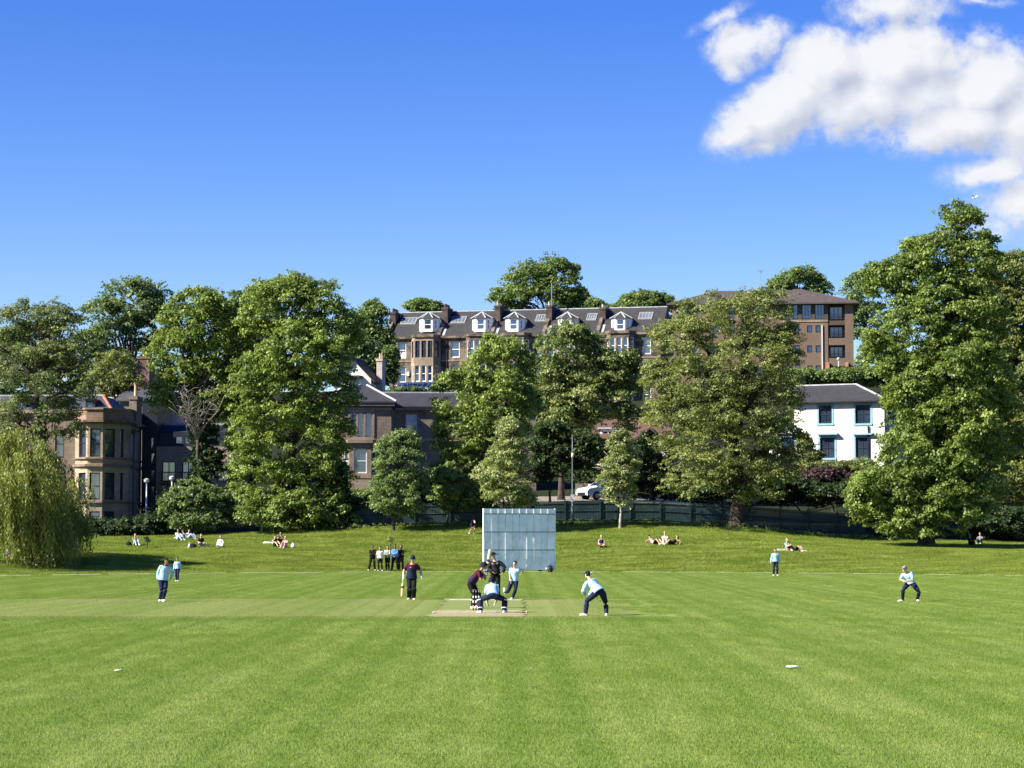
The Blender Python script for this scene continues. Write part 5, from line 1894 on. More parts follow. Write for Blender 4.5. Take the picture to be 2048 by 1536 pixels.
def low_railing():
    x0, x1 = (180 - 1024) / F * 189.5, (345 - 1024) / F * 189.5
    root = empty('railing', (x0, 189.5, H(x0, 189.5)), 0, 'low stone wall with dark railing below the bay window house', 'railing')
    o0 = Vector(root.location)
    bm = bmesh.new()
    bx(bm, 0, x1 - x0, 0, .35, -.4, 0.75)
    obj('wall', bm, SANDSTONE_DARK, root)
    bm = bmesh.new()
    n = 60
    for i in range(n + 1):
        a = (x1 - x0) * i / n
        tube(bm, [(a, .17, .75), (a, .17, 1.35)], 0.014, 4)
    tube(bm, [(0, .17, 1.3), (x1 - x0, .17, 1.3)], 0.022, 4)
    obj('rail', bm, BLACKM, root)


low_railing()


def lamp(px, row_top, row_base, D, label):
    top = P(px, row_top, D)
    gx = top.x
    base = Vector((gx, D, H(gx, D)))
    root = empty('park_lamp', base, 0, label, 'lamp', 'pale park lamps')
    h_ = top.z - base.z
    bm = bmesh.new()
    tube(bm, [(0, 0, 0), (0, 0, .25), (0, 0, .9), (0, 0, h_ - .25)], [.11, .10, .075, .055], 10)
    obj('post', bm, mat('pale_grey_post', (0.55, 0.57, 0.60), 0.45, 0.05), root, True)
    bm = bmesh.new()
    ball(bm, (0, 0, h_), .24, .24, .17, 14, 8)
    obj('globe', bm, mat('opal_globe', (0.75, 0.76, 0.70), 0.3, 0.03), root, True)
    bm = bmesh.new()
    tube(bm, [(0, 0, h_ + .10), (0, 0, h_ + .16), (0, 0, h_ + .24)], [.27, .2, .04], 14)
    tube(bm, [(0, 0, h_ - .27), (0, 0, h_ - .12)], [.06, .10], 10)
    obj('lamp_cap', bm, mat('lamp_cap_grey', (0.45, 0.47, 0.48), 0.4), root, True)


lamp(293.5, 962, 1035, 192, 'pale globe lamp post in front of the navy cladding, the left of two')
lamp(344, 957, 1010, 195, 'pale globe lamp post in front of the balconies, near the glossy shrub')
lamp(1677, 718, 760, 322, 'small white globe lamp before the brick flats')

px_ = (1145 - 1024) / F * 185.6
root = empty('lamp_post', (px_, 185.6, H(px_, 185.6)), 0, 'tall plain dark grey pole with a white notice beside the sight screen', 'pole')
hp = P(1145, 873, 185.6).z - root.location.z
bm = bmesh.new()
tube(bm, [(0, 0, -.2), (0, 0, 1.4), (0, 0, 1.45), (0, 0, hp - 1.6), (0, 0, hp)], [.10, .10, .075, .065, .05], 10)
obj('post', bm, mat('weathered_grey_steel', (0.085, 0.105, 0.12), 0.5, 0.25, 1.5, metal=0.2), root, True)
bm = bmesh.new()
zz = P(1145, 996, 185.6).z - root.location.z
bx(bm, -.15, .15, -.13, -.105, zz - .28, zz + .28)
obj('notice', bm, mat('weathered_notice', (0.5, 0.55, 0.6), 0.6, 0.2), root)
bm = bmesh.new()
tube(bm, [(0, 0, hp - 1.7), (0, 0, hp - 1.35)], [.095, .095], 10)
obj('collar', bm, WHITE, root, True)


def car():
    D = 204.0
    cx = (1212 - 1024) / F * D
    root = empty('parked_car', (cx, D, H(cx, D) + .06), R(28), 'white car parked on the road behind the fence, half hidden by the slim tree', 'car')
    root.scale = (1.2, 1.2, 1.24)
    # local: x forward to -x (front at the left), y depth, z up
    prof = [(-2.1, .32), (-2.12, .62), (-1.95, .84), (-1.15, .98), (-.45, 1.42), (-.1, 1.50), (.9, 1.50), (1.55, 1.30), (2.0, .95), (2.1, .55), (2.05, .32)]
    bm = bmesh.new()
    rows = []
    for side, y in enumerate((-.86, -.80, .80, .86)):
        r_ = []
        for (a, b) in prof:
            yy = y
            if b > .99:
                yy = y * (0.80 if abs(y) > .83 else 0.74)
            elif abs(y) < .83:
                yy = y
            r_.append(bm.verts.new((a, yy, b if abs(y) < .83 else min(b, b - .04))))
        rows.append(r_)
    n = len(prof)
    for r0, r1 in zip(rows, rows[1:]):
        for i in range(n - 1):
            bm.faces.new([r0[i], r1[i], r1[i + 1], r0[i + 1]])
    bm.faces.new(rows[0])
    bm.faces.new(rows[-1][::-1])
    for i in (0,):
        for r0, r1 in zip(rows, rows[1:]):
            bm.faces.new([r1[0], r0[0], r0[n - 1], r1[n - 1]])
    obj('body', bm, mat('white_car_paint', (0.72, 0.73, 0.74), 0.25, 0.02, spec=0.5), root)
    glass = mat('car_glass', (0.015, 0.018, 0.022), 0.05, 0.1, ior=1.8)

    def quad(name, q, m_, parent=root):
        bm = bmesh.new()
        bm.faces.new([bm.verts.new(v) for v in q])
        return obj(name, bm, m_, parent)
    quad('windscreen', [(-1.10, -.62, 1.03), (-1.10, .62, 1.03), (-.48, .54, 1.425), (-.48, -.54, 1.425)], glass)
    quad('rear_window', [(1.60, -.54, 1.29), (1.60, .54, 1.29), (1.97, .62, 1.0), (1.97, -.62, 1.0)], glass)
    for y in (-1, 1):
        quad('side_window', [(-1.0, y * .70, 1.04), (.2, y * .70, 1.04), (.2, y * .695, 1.40), (-.42, y * .695, 1.40)], glass)
        quad('side_window', [(.28, y * .70, 1.04), (1.6, y * .70, 1.04), (1.35, y * .695, 1.36), (.28, y * .695, 1.40)], glass)
        bm = bmesh.new()
        bx(bm, -2.14, -1.95, y * .62 - .16, y * .62 + .16, .60, .74)
        obj('headlight', bm, mat('lamp_glass', (0.5, 0.52, 0.55), 0.1), root)
        bm = bmesh.new()
        bx(bm, -.95, -.72, y * .92 - .1, y * .92 + .1, 1.0, 1.16)
        obj('wing_mirror', bm, mat('white_car_paint', (0.72, 0.73, 0.74)), root)
        for x_ in (-1.3, 1.3):
            bm = bmesh.new()
            tube(bm, [(x_, y * .70, .31), (x_, y * .885, .31)], .31, 16)
            wh = obj('wheel', bm, mat('tyre_rubber', (0.015, 0.015, 0.016), 0.8), root, False)
            bm = bmesh.new()
            tube(bm, [(x_, y * .80, .31), (x_, y * .895, .31)], .18, 12)
            obj('rim', bm, mat('alloy_rim', (0.4, 0.4, 0.42), 0.35, metal=0.8), wh)
    bm = bmesh.new()
    bx(bm, -2.16, -2.05, -.55, .55, .36, .54)
    obj('grille', bm, BLACKM, root)
    bm = bmesh.new()
    bx(bm, -2.18, -2.13, -.80, .80, .30, .35)
    obj('bumper', bm, BLACKM, root)


car()


# ================================================================== SIGHT SCREEN
def sightscreen():
    D = 159.0
    s = S(D)
    x0, x1 = (968 - 1024) / s, (1110 - 1024) / s
    root = empty('sight_screen', ((x0 + x1) / 2, D, 0), R(19), 'large white slatted sight screen on wheels behind the bowler', 'sight screen')
    hw = (x1 - x0) / 2 / math.cos(R(19))
    zt, zb = P(1024, 1018, D).z, P(1024, 1138, D).z
    zb = max(zb, 0.18)
    SW = mat('weathered_white_board', (0.78, 0.82, 0.84), 0.6, 0.12, 1.6, detail=8.0)
    SE = mat('sunlit_edge_white', (0.86, 0.87, 0.86), 0.5, 0.04)  # lighter colour for added strips that imitate sun catching the board edges
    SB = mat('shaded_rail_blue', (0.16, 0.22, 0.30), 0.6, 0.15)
    n = 10
    rails = [P(1024, r_, D).z for r_ in (1028, 1064, 1100)]
    for i in range(n):
        a = -hw + 2 * hw * i / n
        b = a + 2 * hw / n
        bm = bmesh.new()
        zs = [zb, rails[2] - .03, rails[2] + .03, rails[1] - .03, rails[1] + .03, rails[0] - .03, rails[0] + .03, zt]
        for k in range(0, 8, 2):
            e = 0.02 * (i % 2) + 0.012 * (k // 2)
            bx(bm, a + .012, b - .020, -.03 - e, .03 - e * .5, zs[k], zs[k + 1])
        bo = obj('board', bm, SW, root)
        bm = bmesh.new()
        bx(bm, a - .028, a + .022, -.105, -.078, rails[0] + .03, zt + .01)
        if i in (0, 3, 6, 7):
            bx(bm, a - .020, a + .016, -.105, -.078, zb + random.uniform(0, .8), rails[1] - random.uniform(0, .5))
        obj('lit_edge_strip', bm, SE, bo)
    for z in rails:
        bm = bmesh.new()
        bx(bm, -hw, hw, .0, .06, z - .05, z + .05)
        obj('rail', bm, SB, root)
    bm = bmesh.new()
    for a in (-hw - .04, hw):
        bx(bm, a, a + .04, -.06, .12, zb - .02, zt + .03)
    bx(bm, -hw, hw, -.06, .10, zb - .07, zb - .004)
    bx(bm, -hw, hw, .064, .12, zt - .05, zt + .02)
    for a in (-hw * .8, 0, hw * .8):
        tube(bm, [(a, .15, zt - .3), (a, 1.9, .25)], .04, 6)
        tube(bm, [(a, .15, .25), (a, 1.9, .25)], .04, 6)
    obj('frame', bm, SW, root)
    for a in (-hw * .68, hw * .84):
        for y in (-.22, 1.9):
            bm = bmesh.new()
            tube(bm, [(a - .10, y, .25), (a + .10, y, .25)], .25, 16)
            wh = obj('wheel', bm, mat('tyre_rubber', (0.015, 0.015, 0.016), 0.8), root)
            bm = bmesh.new()
            bx(bm, a - .32, a - .12, y - .05, y + .05, .22, .34)
            obj('axle_bracket', bm, SW, wh)
    bm = bmesh.new()
    px = -hw + 2 * hw * (1055 - 968) / 142
    bx(bm, px - .1, px + .1, -.13, -.10, zb + .12, zb + .32)
    obj('notice', bm, WHITE, root)


sightscreen()
# ================================================================== PEOPLE
def cloth(name, col, rough=0.85, var=0.12):
    return mat(name, col, rough, var, 9.0, spec=0.15)


SKIN_L = mat('light_skin', (0.52, 0.32, 0.23), 0.55, 0.05, 6.0)
SKIN_M = mat('tan_skin', (0.34, 0.19, 0.12), 0.55, 0.05, 6.0)
SKIN_D = mat('brown_skin', (0.17, 0.09, 0.055), 0.55, 0.05, 6.0)
HAIR_K = cloth('black_hair', (0.012, 0.010, 0.009), 0.6)
HAIR_B = cloth('brown_hair', (0.075, 0.042, 0.022), 0.6)
HAIR_Y = cloth('blond_hair', (0.42, 0.29, 0.13), 0.6)
SKY_BLUE = cloth('sky_blue_shirt', (0.36, 0.58, 0.76))
NAVY = cloth('navy_cloth', (0.012, 0.017, 0.045))
MAROON = cloth('maroon_shirt', (0.065, 0.008, 0.028))
BLACK = cloth('black_cloth', (0.010, 0.010, 0.011))
CHARCOAL = cloth('charcoal_cloth', (0.035, 0.034, 0.035))
WHITEC = cloth('white_cloth', (0.74, 0.73, 0.72), 0.85, 0.05)
CREAM = cloth('cream_cloth', (0.48, 0.47, 0.39))
GREYC = cloth('grey_cloth', (0.20, 0.20, 0.21))
BLUEC = cloth('mid_blue_cloth', (0.10, 0.22, 0.50))
PINKC = cloth('pink_cloth', (0.62, 0.32, 0.34))
DENIM = cloth('pale_denim', (0.30, 0.38, 0.50))
TEAL = cloth('teal_cloth', (0.10, 0.48, 0.44))
PURPLE = cloth('purple_trim', (0.10, 0.05, 0.20))
WHITESHOE = cloth('white_shoe', (0.72, 0.70, 0.62), 0.6, 0.05)
EYE = mat('dark_eye', (0.02, 0.015, 0.012), 0.3)
LIP = mat('lip', (0.30, 0.12, 0.10), 0.6)


def ik(a, b, l1, l2, hint):
    v = b - a
    d = min(max(v.length, abs(l1 - l2) + .02), l1 + l2 - 0.004)
    u = v.normalized()
    b2 = a + u * d
    x = (l1 * l1 - l2 * l2 + d * d) / (2 * d)
    h_ = math.sqrt(max(0.0, l1 * l1 - x * x))
    p = hint - u * hint.dot(u)
    if p.length < 1e-4:
        p = Vector((0, -1, 0.1)) - u * Vector((0, -1, 0.1)).dot(u)
    return a + u * x + p.normalized() * h_, b2


V = Vector


class Person:
    def __init__(s, px, row, label, pel, chest, head, hands, feet, sh=0, hp=None, look=None, nod=0, ehint=None, khint=None, toe=None,
                 height=1.78, yaw=0, shirt=SKY_BLUE, sleeve='long', legs=NAVY, leglen=1.0, shoe=WHITESHOE, skin=SKIN_L, hair=HAIR_K, hat=None, hatmat=NAVY,
                 longhair=False, group=None, pad=None, straps=(.0, .35, .8), glove=None, vox=0.013, face=True, lower=None, curl=0.6, loose=0.0, female=False, at=None):
        g = at if at is not None else G(px, row)
        k = height / 1.78
        s.k = k
        root = empty('person', g, R(yaw), label, 'person', group)
        root.scale = (k, k, k)
        s.root = root
        hp = sh if hp is None else hp
        look = sh if look is None else look
        pel, chest, head = V(pel), V(chest), V(head)
        hands = [V(h_) for h_ in hands]
        feet = [V(f_) for f_ in feet]
        ls, lh = V((math.cos(R(sh)), math.sin(R(sh)), 0)), V((math.cos(R(hp)), math.sin(R(hp)), 0))
        fwd = V((math.sin(R(hp)), -math.cos(R(hp)), 0))
        u = (chest - pel).normalized()
        L_ = (chest - pel).length
        s.u, s.ls, s.pel, s.chest = u, ls, pel, chest
        ls = (ls - u * ls.dot(u)).normalized()
        sw = 0.155 if female else 0.178
        shd = [chest - u * .045 - ls * sw, chest - u * .045 + ls * sw]
        hip = [pel - lh * .092 - u * .02, pel + lh * .092 - u * .02]
        ehint = ehint or [V((-.5, .6, -.3)), V((.5, .6, -.3))]
        khint = khint or [fwd + V((0, 0, .15)), fwd + V((0, 0, .15))]
        toe = toe or [hp - 12, hp + 12]
        el, wr, kn, an = [], [], [], []
        for i in range(2):
            e, w_ = ik(shd[i], hands[i], .295, .255, V(ehint[i]))
            el.append(e), wr.append(w_)
            e, w_ = ik(hip[i], feet[i], .435, .425, V(khint[i]))
            kn.append(e), an.append(w_)
        s.shd, s.el, s.wr, s.hip, s.kn, s.an = shd, el, wr, hip, kn, an
        SEC = [(-.13, .105, .085), (0.0, .165, .118), (.22, .155, .108), (.45, .138, .100), (.70, .162, .115), (.88, .172, .102), (.975, .125, .075), (1.04, .058, .058)]
        if female:
            SEC = [(-.13, .105, .085), (0.0, .168, .118), (.22, .148, .104), (.45, .120, .092), (.70, .146, .112), (.88, .150, .094), (.975, .105, .068), (1.04, .050, .052)]

        def torso(bm, off, t0, t1, bell=0.0):
            cs, la, de = [], [], []
            ts = [q for q in SEC if t0 <= q[0] <= t1]
            for (t, rx, ry) in ts:
                lat = lh.lerp(ls, min(1, max(0, t)))
                lat = (lat - u * lat.dot(u)).normalized()
                dep = u.cross(lat)
                x_ = bell * max(0, .5 - t)
                cs.append(pel + u * (L_ * t))
                la.append(lat * (rx + off + x_))
                de.append(dep * (ry + off + x_))
            loft(bm, cs, la, de, 16)

        def arm(bm, i, off, frac=2.0):
            """frac: 0..1 upper arm, 1..2 to the wrist."""
            a, e, w_ = shd[i], el[i], wr[i]
            pts = [chest.lerp(a, .55) - u * .012, a, a.lerp(e, .35), a.lerp(e, .75), e, e.lerp(w_, .35), e.lerp(w_, .7), w_]
            rad = [.050, .056, .050, .043, .041, .041, .034, .026]
            fr = [-1, 0, .35, .75, 1, 1.35, 1.7, 2.0]
            n = max(3, sum(1 for q in fr if q <= frac + 1e-6))
            tube(bm, pts[:n], [r_ + off + (loose if q > 0.2 else 0) for r_, q in zip(rad[:n], fr)], 10)

        def leg(bm, i, off, frac=2.0):
            a, e, w_ = hip[i], kn[i], an[i]
            pts = [a + (pel - a) * .3 + u * .03, a.lerp(e, .12), a.lerp(e, .5), a.lerp(e, .85), e, e.lerp(w_, .3), e.lerp(w_, .65), w_]
            rad = [.088, .090, .076, .060, .056, .058, .047, .038]
            fr = [0, .12, .5, .85, 1, 1.3, 1.65, 2.0]
            n = max(3, sum(1 for q in fr if q <= frac + 1e-6))
            tube(bm, pts[:n], [r_ + off + loose * .5 for r_ in rad[:n]], 10)

        def foot(bm, i, off):
            t = R(toe[i])
            f_ = V((math.sin(t), -math.cos(t), 0))
            a = an[i]
            dz = (a - kn[i]).normalized()
            flat = -dz.z
            if flat < 0.55:      # leg lying: the toes point up or away
                f_ = (V((0, 0, 1)) * .8 + f_ * .3).normalized() if abs(flat) < 0.55 else f_
            lat = f_.cross(V((0, 0, 1)))
            lat = lat.normalized() if lat.length > .1 else V((1, 0, 0))
            upv = lat.cross(f_)
            c0 = a - V((0, 0, .035)) if flat >= .55 else a
            cs = [c0 - f_ * .075, c0 - f_ * .045, c0 + f_ * .02, c0 + f_ * .09, c0 + f_ * .155, c0 + f_ * .19]
            rx = [.018, .034, .040, .046, .042, .020]
            rz = [.022, .042, .046, .034, .024, .014]
            loft(bm, cs, [lat * (r_ + off) for r_ in rx], [upv * (r_ + off) for r_ in rz], 10)

        def hand(bm, i, off=0.0, fat=1.0):
            d = (wr[i] - el[i]).normalized()
            side = ls if abs(d.dot(ls)) < .9 else V((0, 1, 0))
            across = (fwd - d * fwd.dot(d))
            across = across.normalized() if across.length > .2 else V((1, 0, 0))
            pn = across.cross(d).normalized()
            inward = pn if (pn.dot(ls) * (1 if i == 0 else -1)) > 0 else -pn
            c = wr[i]
            loft(bm, [c - d * .01, c + d * .03, c + d * .085], [across * (q + off) for q in (.026, .040, .042)], [pn * (q + off) for q in (.020, .016, .014)], 8)
            for f_, (o_, l_) in enumerate(((-.030, .066), (-.010, .078), (.011, .073), (.031, .056))):
                b0 = c + d * .080 + across * o_
                b1 = b0 + d * l_ * .45 + inward * l_ * .15 * curl
                b2 = b1 + (d * (1 - curl * .6) + inward * curl * .9).normalized() * l_ * .35
                b3 = b2 + (d * (.6 - curl) + inward * curl).normalized() * l_ * .28
                tube(bm, [b0, b1, b2, b3], [.0105 * fat + off, .0098 * fat + off, .009 * fat + off, .007 * fat + off], 6)
            t0 = c + d * .025 + across * .034
            tube(bm, [t0, t0 + across * .030 + d * .025 + inward * .012, t0 + across * .036 + d * .058 + inward * .028], [.013 * fat + off, .011 * fat + off, .008 * fat + off], 6)

        HM = Matrix.Translation(head) @ Matrix.Rotation(R(look), 4, 'Z') @ Matrix.Rotation(R(-nod), 4, 'X')

        def headgeo(bm, off=0.0, face_=True):
            def h_(x, y, z):
                return HM @ V((x, y, z))
            zs = [-.118, -.095, -.055, -.01, .035, .075, .105, .120]
            rx = [.022, .047, .062, .070, .075, .070, .048, .012]
            ry = [.020, .052, .078, .088, .094, .088, .060, .014]
            cy = [-.050, -.036, -.014, -.004, .004, .006, .006, .006]
            X, Y = HM.to_3x3() @ V((1, 0, 0)), HM.to_3x3() @ V((0, 1, 0))
            loft(bm, [h_(0, c_, z_) for z_, c_ in zip(zs, cy)], [X * (r_ + off) for r_ in rx], [Y * (r_ + off) for r_ in ry], 14)
            if face_:
                tube(bm, [h_(0, -.088, .022), h_(0, -.104, -.008), h_(0, -.112, -.026), h_(0, -.092, -.034)], [.009, .012, .016, .010], 6)
                for q in (-1, 1):
                    loft(bm, [h_(q * .068, .008, -.03), h_(q * .078, .012, -.005), h_(q * .074, .014, .025)], [X * .010] * 3, [Y * c_ for c_ in (.012, .020, .014)], 6)

        def fin(name, bm, m_, vox_, parent=root, smooth=True):
            o = obj(name, bm, m_, parent, smooth)
            md = o.modifiers.new('skin_over', 'REMESH')
            md.mode = 'VOXEL'
            md.voxel_size = vox_
            md.use_smooth_shade = True
            return o
        # ---- body: one continuous surface
        bm = bmesh.new()
        torso(bm, 0, -1, 2)
        neck0 = chest - u * .02
        tube(bm, [neck0, chest + (head - chest) * .35, head + (chest - head) * .25], [.062, .054, .054], 10)
        headgeo(bm)
        for i in range(2):
            arm(bm, i, 0)
            hand(bm, i)
            leg(bm, i, 0)
            foot(bm, i, 0)
        fin('body', bm, skin, min(vox, 0.012))
        if face:
            for q in (-1, 1):
                bm = bmesh.new()
                c = HM @ V((q * .030, -.086, .012))
                ball(bm, c, .012, .008, .007, 8, 5)
                obj('eye', bm, EYE, root, True)
            bm = bmesh.new()
            c = HM @ V((0, -.088, -.058))
            ball(bm, c, .024, .008, .007, 8, 5)
            obj('mouth', bm, LIP, root, True)
        # ---- clothes
        bm = bmesh.new()
        torso(bm, .022 + loose, -.01, 1.0, .03)
        if sleeve != 'none':
            for i in range(2):
                arm(bm, i, .016, {'long': 2.0, 'short': .75, 'cap': .35}[sleeve])
        fin('shirt', bm, shirt, vox)
        if lower is not None:
            bm = bmesh.new()
            torso(bm, .034 + loose, -.01, lower[1], .03)
            fin('shirt_panel', bm, lower[0], vox)
        bm = bmesh.new()
        torso(bm, .014, -.2, .25)
        for i in range(2):
            leg(bm, i, .020, 2.0 if leglen >= 1 else .85)
        fin('trousers' if leglen >= 1 else 'shorts', bm, legs, vox)
        for i in range(2):
            if shoe is not None:
                bm = bmesh.new()
                foot(bm, i, .014)
                fin('shoe', bm, shoe, vox)
        # ---- hair or headgear
        bm = bmesh.new()
        X, Y, Z_ = (HM.to_3x3() @ V(q) for q in ((1, 0, 0), (0, 1, 0), (0, 0, 1)))

        def shell(zs, rx, ry, cy):
            loft(bm, [HM @ V((0, c_, z_)) for z_, c_ in zip(zs, cy)], [X * r_ for r_ in rx], [Y * r_ for r_ in ry], 14)
        if hat == 'cap' or hat == 'helmet' or hat == 'wide':
            g_ = .012 if hat == 'cap' else .026
            low = .035 if hat == 'cap' else (-.03 if hat == 'helmet' else .04)
            shell([low, .06, .095, .125, .138 + g_ * .5], [.078 + g_, .077 + g_, .064 + g_, .036 + g_, .008], [.097 + g_, .096 + g_, .078 + g_, .044 + g_, .010], [.006] * 5)
            if hat == 'wide':
                loft(bm, [HM @ V((0, .004, .034)), HM @ V((0, .004, .062))], [X * .205, X * .20], [Y * .22, Y * .215], 20)
            else:
                c0 = HM @ V((0, -.085, .045 if hat == 'cap' else .04))
                f_ = HM.to_3x3() @ V((0, -1, -.15))
                loft(bm, [c0, c0 + f_ * .045, c0 + f_ * .085], [X * .075, X * .070, X * .035], [Z_ * .015] * 3, 12)
            nm = {'cap': 'cap', 'helmet': 'helmet', 'wide': 'sun_hat'}[hat]
            ho = fin(nm, bm, hatmat, .011)
            if hat == 'helmet':
                bm = bmesh.new()
                for z_ in (-.015, -.045, -.075, -.1):
                    pts = [HM @ V((math.sin(a) * .098, -.02 - math.cos(a) * .115, z_)) for a in np.linspace(-1.5, 1.5, 9)]
                    tube(bm, pts, .005, 5)
                obj('grille', bm, mat('grille_steel', (0.25, 0.25, 0.26), 0.35, metal=0.7), ho)
            if hair is not None:
                bm = bmesh.new()
                shell([-.055, -.02, .035, .055], [.060, .077, .080, .076], [.055, .075, .086, .086], [.035, .028, .016, .012])
                fin('hair', bm, hair, .012)
        elif hair is not None:
            if longhair:
                shell([-.20, -.13, -.05, .02, .07, .11, .132], [.050, .070, .082, .086, .082, .060, .014], [.030, .045, .060, .082, .092, .066, .016], [.060, .056, .040, .022, .012, .010, .008])
            else:
                shell([-.045, .0, .04, .08, .115, .134], [.058, .074, .083, .081, .056, .014], [.046, .064, .084, .096, .068, .016], [.044, .034, .020, .008, .008, .008])
            fin('hair', bm, hair, .012)
        # ---- cricket kit
        if pad is not None:
            for i in range(2):
                bm = bmesh.new()
                d = (an[i] - kn[i]).normalized()
                f_ = (fwd - d * fwd.dot(d)).normalized()
                lat = f_.cross(d)
                th = (hip[i] - kn[i]).normalized()
                cs = [kn[i] + th * .13 + f_ * .05, kn[i] + f_ * .055, kn[i].lerp(an[i], .5) + f_ * .035, an[i] + f_ * .045, an[i] + d * .05 + f_ * .06]
                loft(bm, cs, [lat * q for q in (.085, .105, .098, .082, .060)], [f_ * q for q in (.045, .06, .058, .050, .035)], 12)
                po = fin('leg_pad', bm, pad, .012)
                bm = bmesh.new()
                for t in straps:
                    c = kn[i].lerp(an[i], t)
                    a_ = [c + (lat * math.cos(q) * .100 + f_ * math.sin(q) * .098) for q in np.linspace(0, 2 * math.pi, 13)]
                    tube(bm, a_, .017, 5)
                if straps:
                    obj('strap', bm, WHITEC, po, True)
                else:
                    bm.free()
        if glove is not None:
            for i in range(2):
                bm = bmesh.new()
                hand(bm, i, .012, 1.35)
                tube(bm, [wr[i] - (wr[i] - el[i]).normalized() * .08, wr[i] + (wr[i] - el[i]).normalized() * .02], [.045, .048], 10)
                fin('glove', bm, glove, .010)
        s.HM = HM

    def patch(s, name, m_, t, side, w_, h_, front=1, out=0.165):
        """Small badge or band lying on the shirt."""
        u = s.u
        lat = (s.ls - u * s.ls.dot(u)).normalized()
        dep = u.cross(lat)
        # front of the chest is -dep for a figure facing -Y
        f_ = -dep * front
        c = s.pel + u * ((s.chest - s.pel).length * t) + lat * side + f_ * out
        bm = bmesh.new()
        loft(bm, [c - u * h_, c + u * h_], [lat * w_] * 2, [f_ * .012] * 2, 8)
        return obj(name, bm, m_, s.root, True)


def stand(hands=None, lean=0.0):
    return dict(pel=(0, 0, .93), chest=(lean * .6, -.01, 1.44), head=(lean, -.04, 1.665), hands=hands or [(-.30, -.05, .80), (.30, -.05, .80)], feet=[(-.12, .0, .085), (.12, .0, .085)])


def scaled(px0, row0):
    g = G(px0, row0)
    s = S(g.y)

    def q(px, row, dy=0.0):
        return ((px - px0) / s, dy, (row0 - row) / s)
    return q


# --- the game
q = scaled(323, 1203)
p = Person(323, 1203, 'bearded fielder in a long sleeved sky blue top and navy trousers standing nearest the willow', pel=q(326, 1160), chest=q(330, 1132.5, -.03), head=q(332.5, 1123.5, -.05),
           hands=[q(315, 1159, .05), q(341, 1156, .10)], feet=[q(319, 1199.5, .05), q(326, 1199.5, -.08)], sh=28, look=40, ehint=[(-.8, .5, 0), (.5, .8, 0)], skin=SKIN_D, hair=HAIR_K, group='fielders in sky blue', loose=.008)
p.patch('shoulder_panel', NAVY, .93, 0, .15, .03, -1, .09)
q = scaled(354.5, 1163)
p = Person(354.5, 1163, 'smallest fielder in sky blue with a green cap, in the tree shade', pel=(.0, 0, .93), chest=(0.0, -.01, 1.42), head=(.0, -.04, 1.65), hands=[(-.27, -.05, .78), (.27, .02, .82)],
           feet=[(-.06, .05, .085), (.06, -.1, .085)], height=1.38, hat='cap', hatmat=cloth('green_cap', (0.03, 0.12, 0.05)), skin=SKIN_M, group='fielders in sky blue', vox=.015)
# walking batter with the bat
q = scaled(821, 1199)
p = Person(821, 1199, 'batter in maroon and navy walking with a bat held down at his side', pel=q(823, 1158), chest=q(824, 1129.5, -.02), head=q(825.5, 1119, -.05), hands=[q(807, 1152, -.05), q(842.5, 1153, .05)],
           feet=[q(818, 1196, .05), q(827, 1196.5, -.06)], sh=6, look=-12, sleeve='short', shirt=MAROON, legs=BLACK, skin=SKIN_L, hair=HAIR_B, hat='helmet', hatmat=NAVY, pad=BLACK, straps=(), glove=WHITEC, loose=.016, lower=(NAVY, .71), ehint=[(-.35, .9, .0), (.35, .9, .0)], group='batters in maroon', height=1.80)
p.patch('badge', PINKC, .78, -.06, .030, .02, 1, .15)
NS = p
q = scaled(950, 1217)
p = Person(950, 1217, 'striker in maroon bent over with the bat lifted, black pads and helmet', pel=q(942.5, 1166), chest=q(961, 1143.5, -.02), head=q(968, 1133, -.05), hands=[q(969, 1152, -.12), q(971, 1148, -.05)],
           feet=[q(945, 1213, -.15), q(957, 1212, .15)], sh=75, hp=60, look=95, nod=8, sleeve='short', shirt=MAROON, legs=BLACK, skin=SKIN_M, hair=None, hat='helmet', hatmat=NAVY, pad=BLACK, straps=(.45,), glove=GREYC, lower=(cloth('dark_purple_cloth', (0.035, 0.016, 0.060)), .46), ehint=[(.1, -.3, -.8), (.1, .4, -.8)], group='batters in maroon', height=1.8)
STK = p
q = scaled(985, 1226)
p = Person(985, 1226, 'wicketkeeper crouching with back turned, sky blue shirt and navy pads', pel=q(985, 1192, -.02), chest=q(983.5, 1171.5, .34), head=q(982.5, 1163.5, .50), hands=[q(990, 1213, .50), q(974, 1212, .48)],
           feet=[q(1008.5, 1222, .05), q(960.5, 1222, .05)], sh=180, nod=-12, khint=[(.7, .8, .2), (-.7, .8, .2)], toe=[150, 210], ehint=[(.7, 0, .1), (-.7, 0, .1)], hat='helmet', hatmat=NAVY, hair=HAIR_K, face=False, pad=NAVY, straps=(.12, .8), glove=CREAM, sleeve='short', legs=NAVY, skin=SKIN_M, group='fielders in sky blue', loose=.012)
g_um = V((-0.70, 95.5, 0))
s_um = S(95.5)
p = Person(990, 1197, 'umpire in black with a wide black hat behind the bowling crease', pel=(0, 0, .95), chest=(-.01, 0, 1.46), head=(-.08, -.05, 1.69), hands=[(-.10, -.22, 1.02), (.30, -.12, 1.00)], feet=[(-.14, 0, .085), (.14, 0, .085)],
           ehint=[(-.9, .2, -.1), (1.0, .1, 0)], shirt=mat('umpire_black', (0.020, 0.019, 0.020), 0.85, 0.2, 9.0, spec=0.15), legs=BLACK, shoe=BLACK, skin=SKIN_L, hair=HAIR_B, hat='wide', hatmat=BLACK, look=-20, loose=.022, height=1.84, at=g_um)
p.patch('badge', PINKC, .80, -.09, .035, .025, 1, .20)
p.patch('badge', GREYC, .82, .10, .035, .03, 1, .20)
q = scaled(1022, 1199)
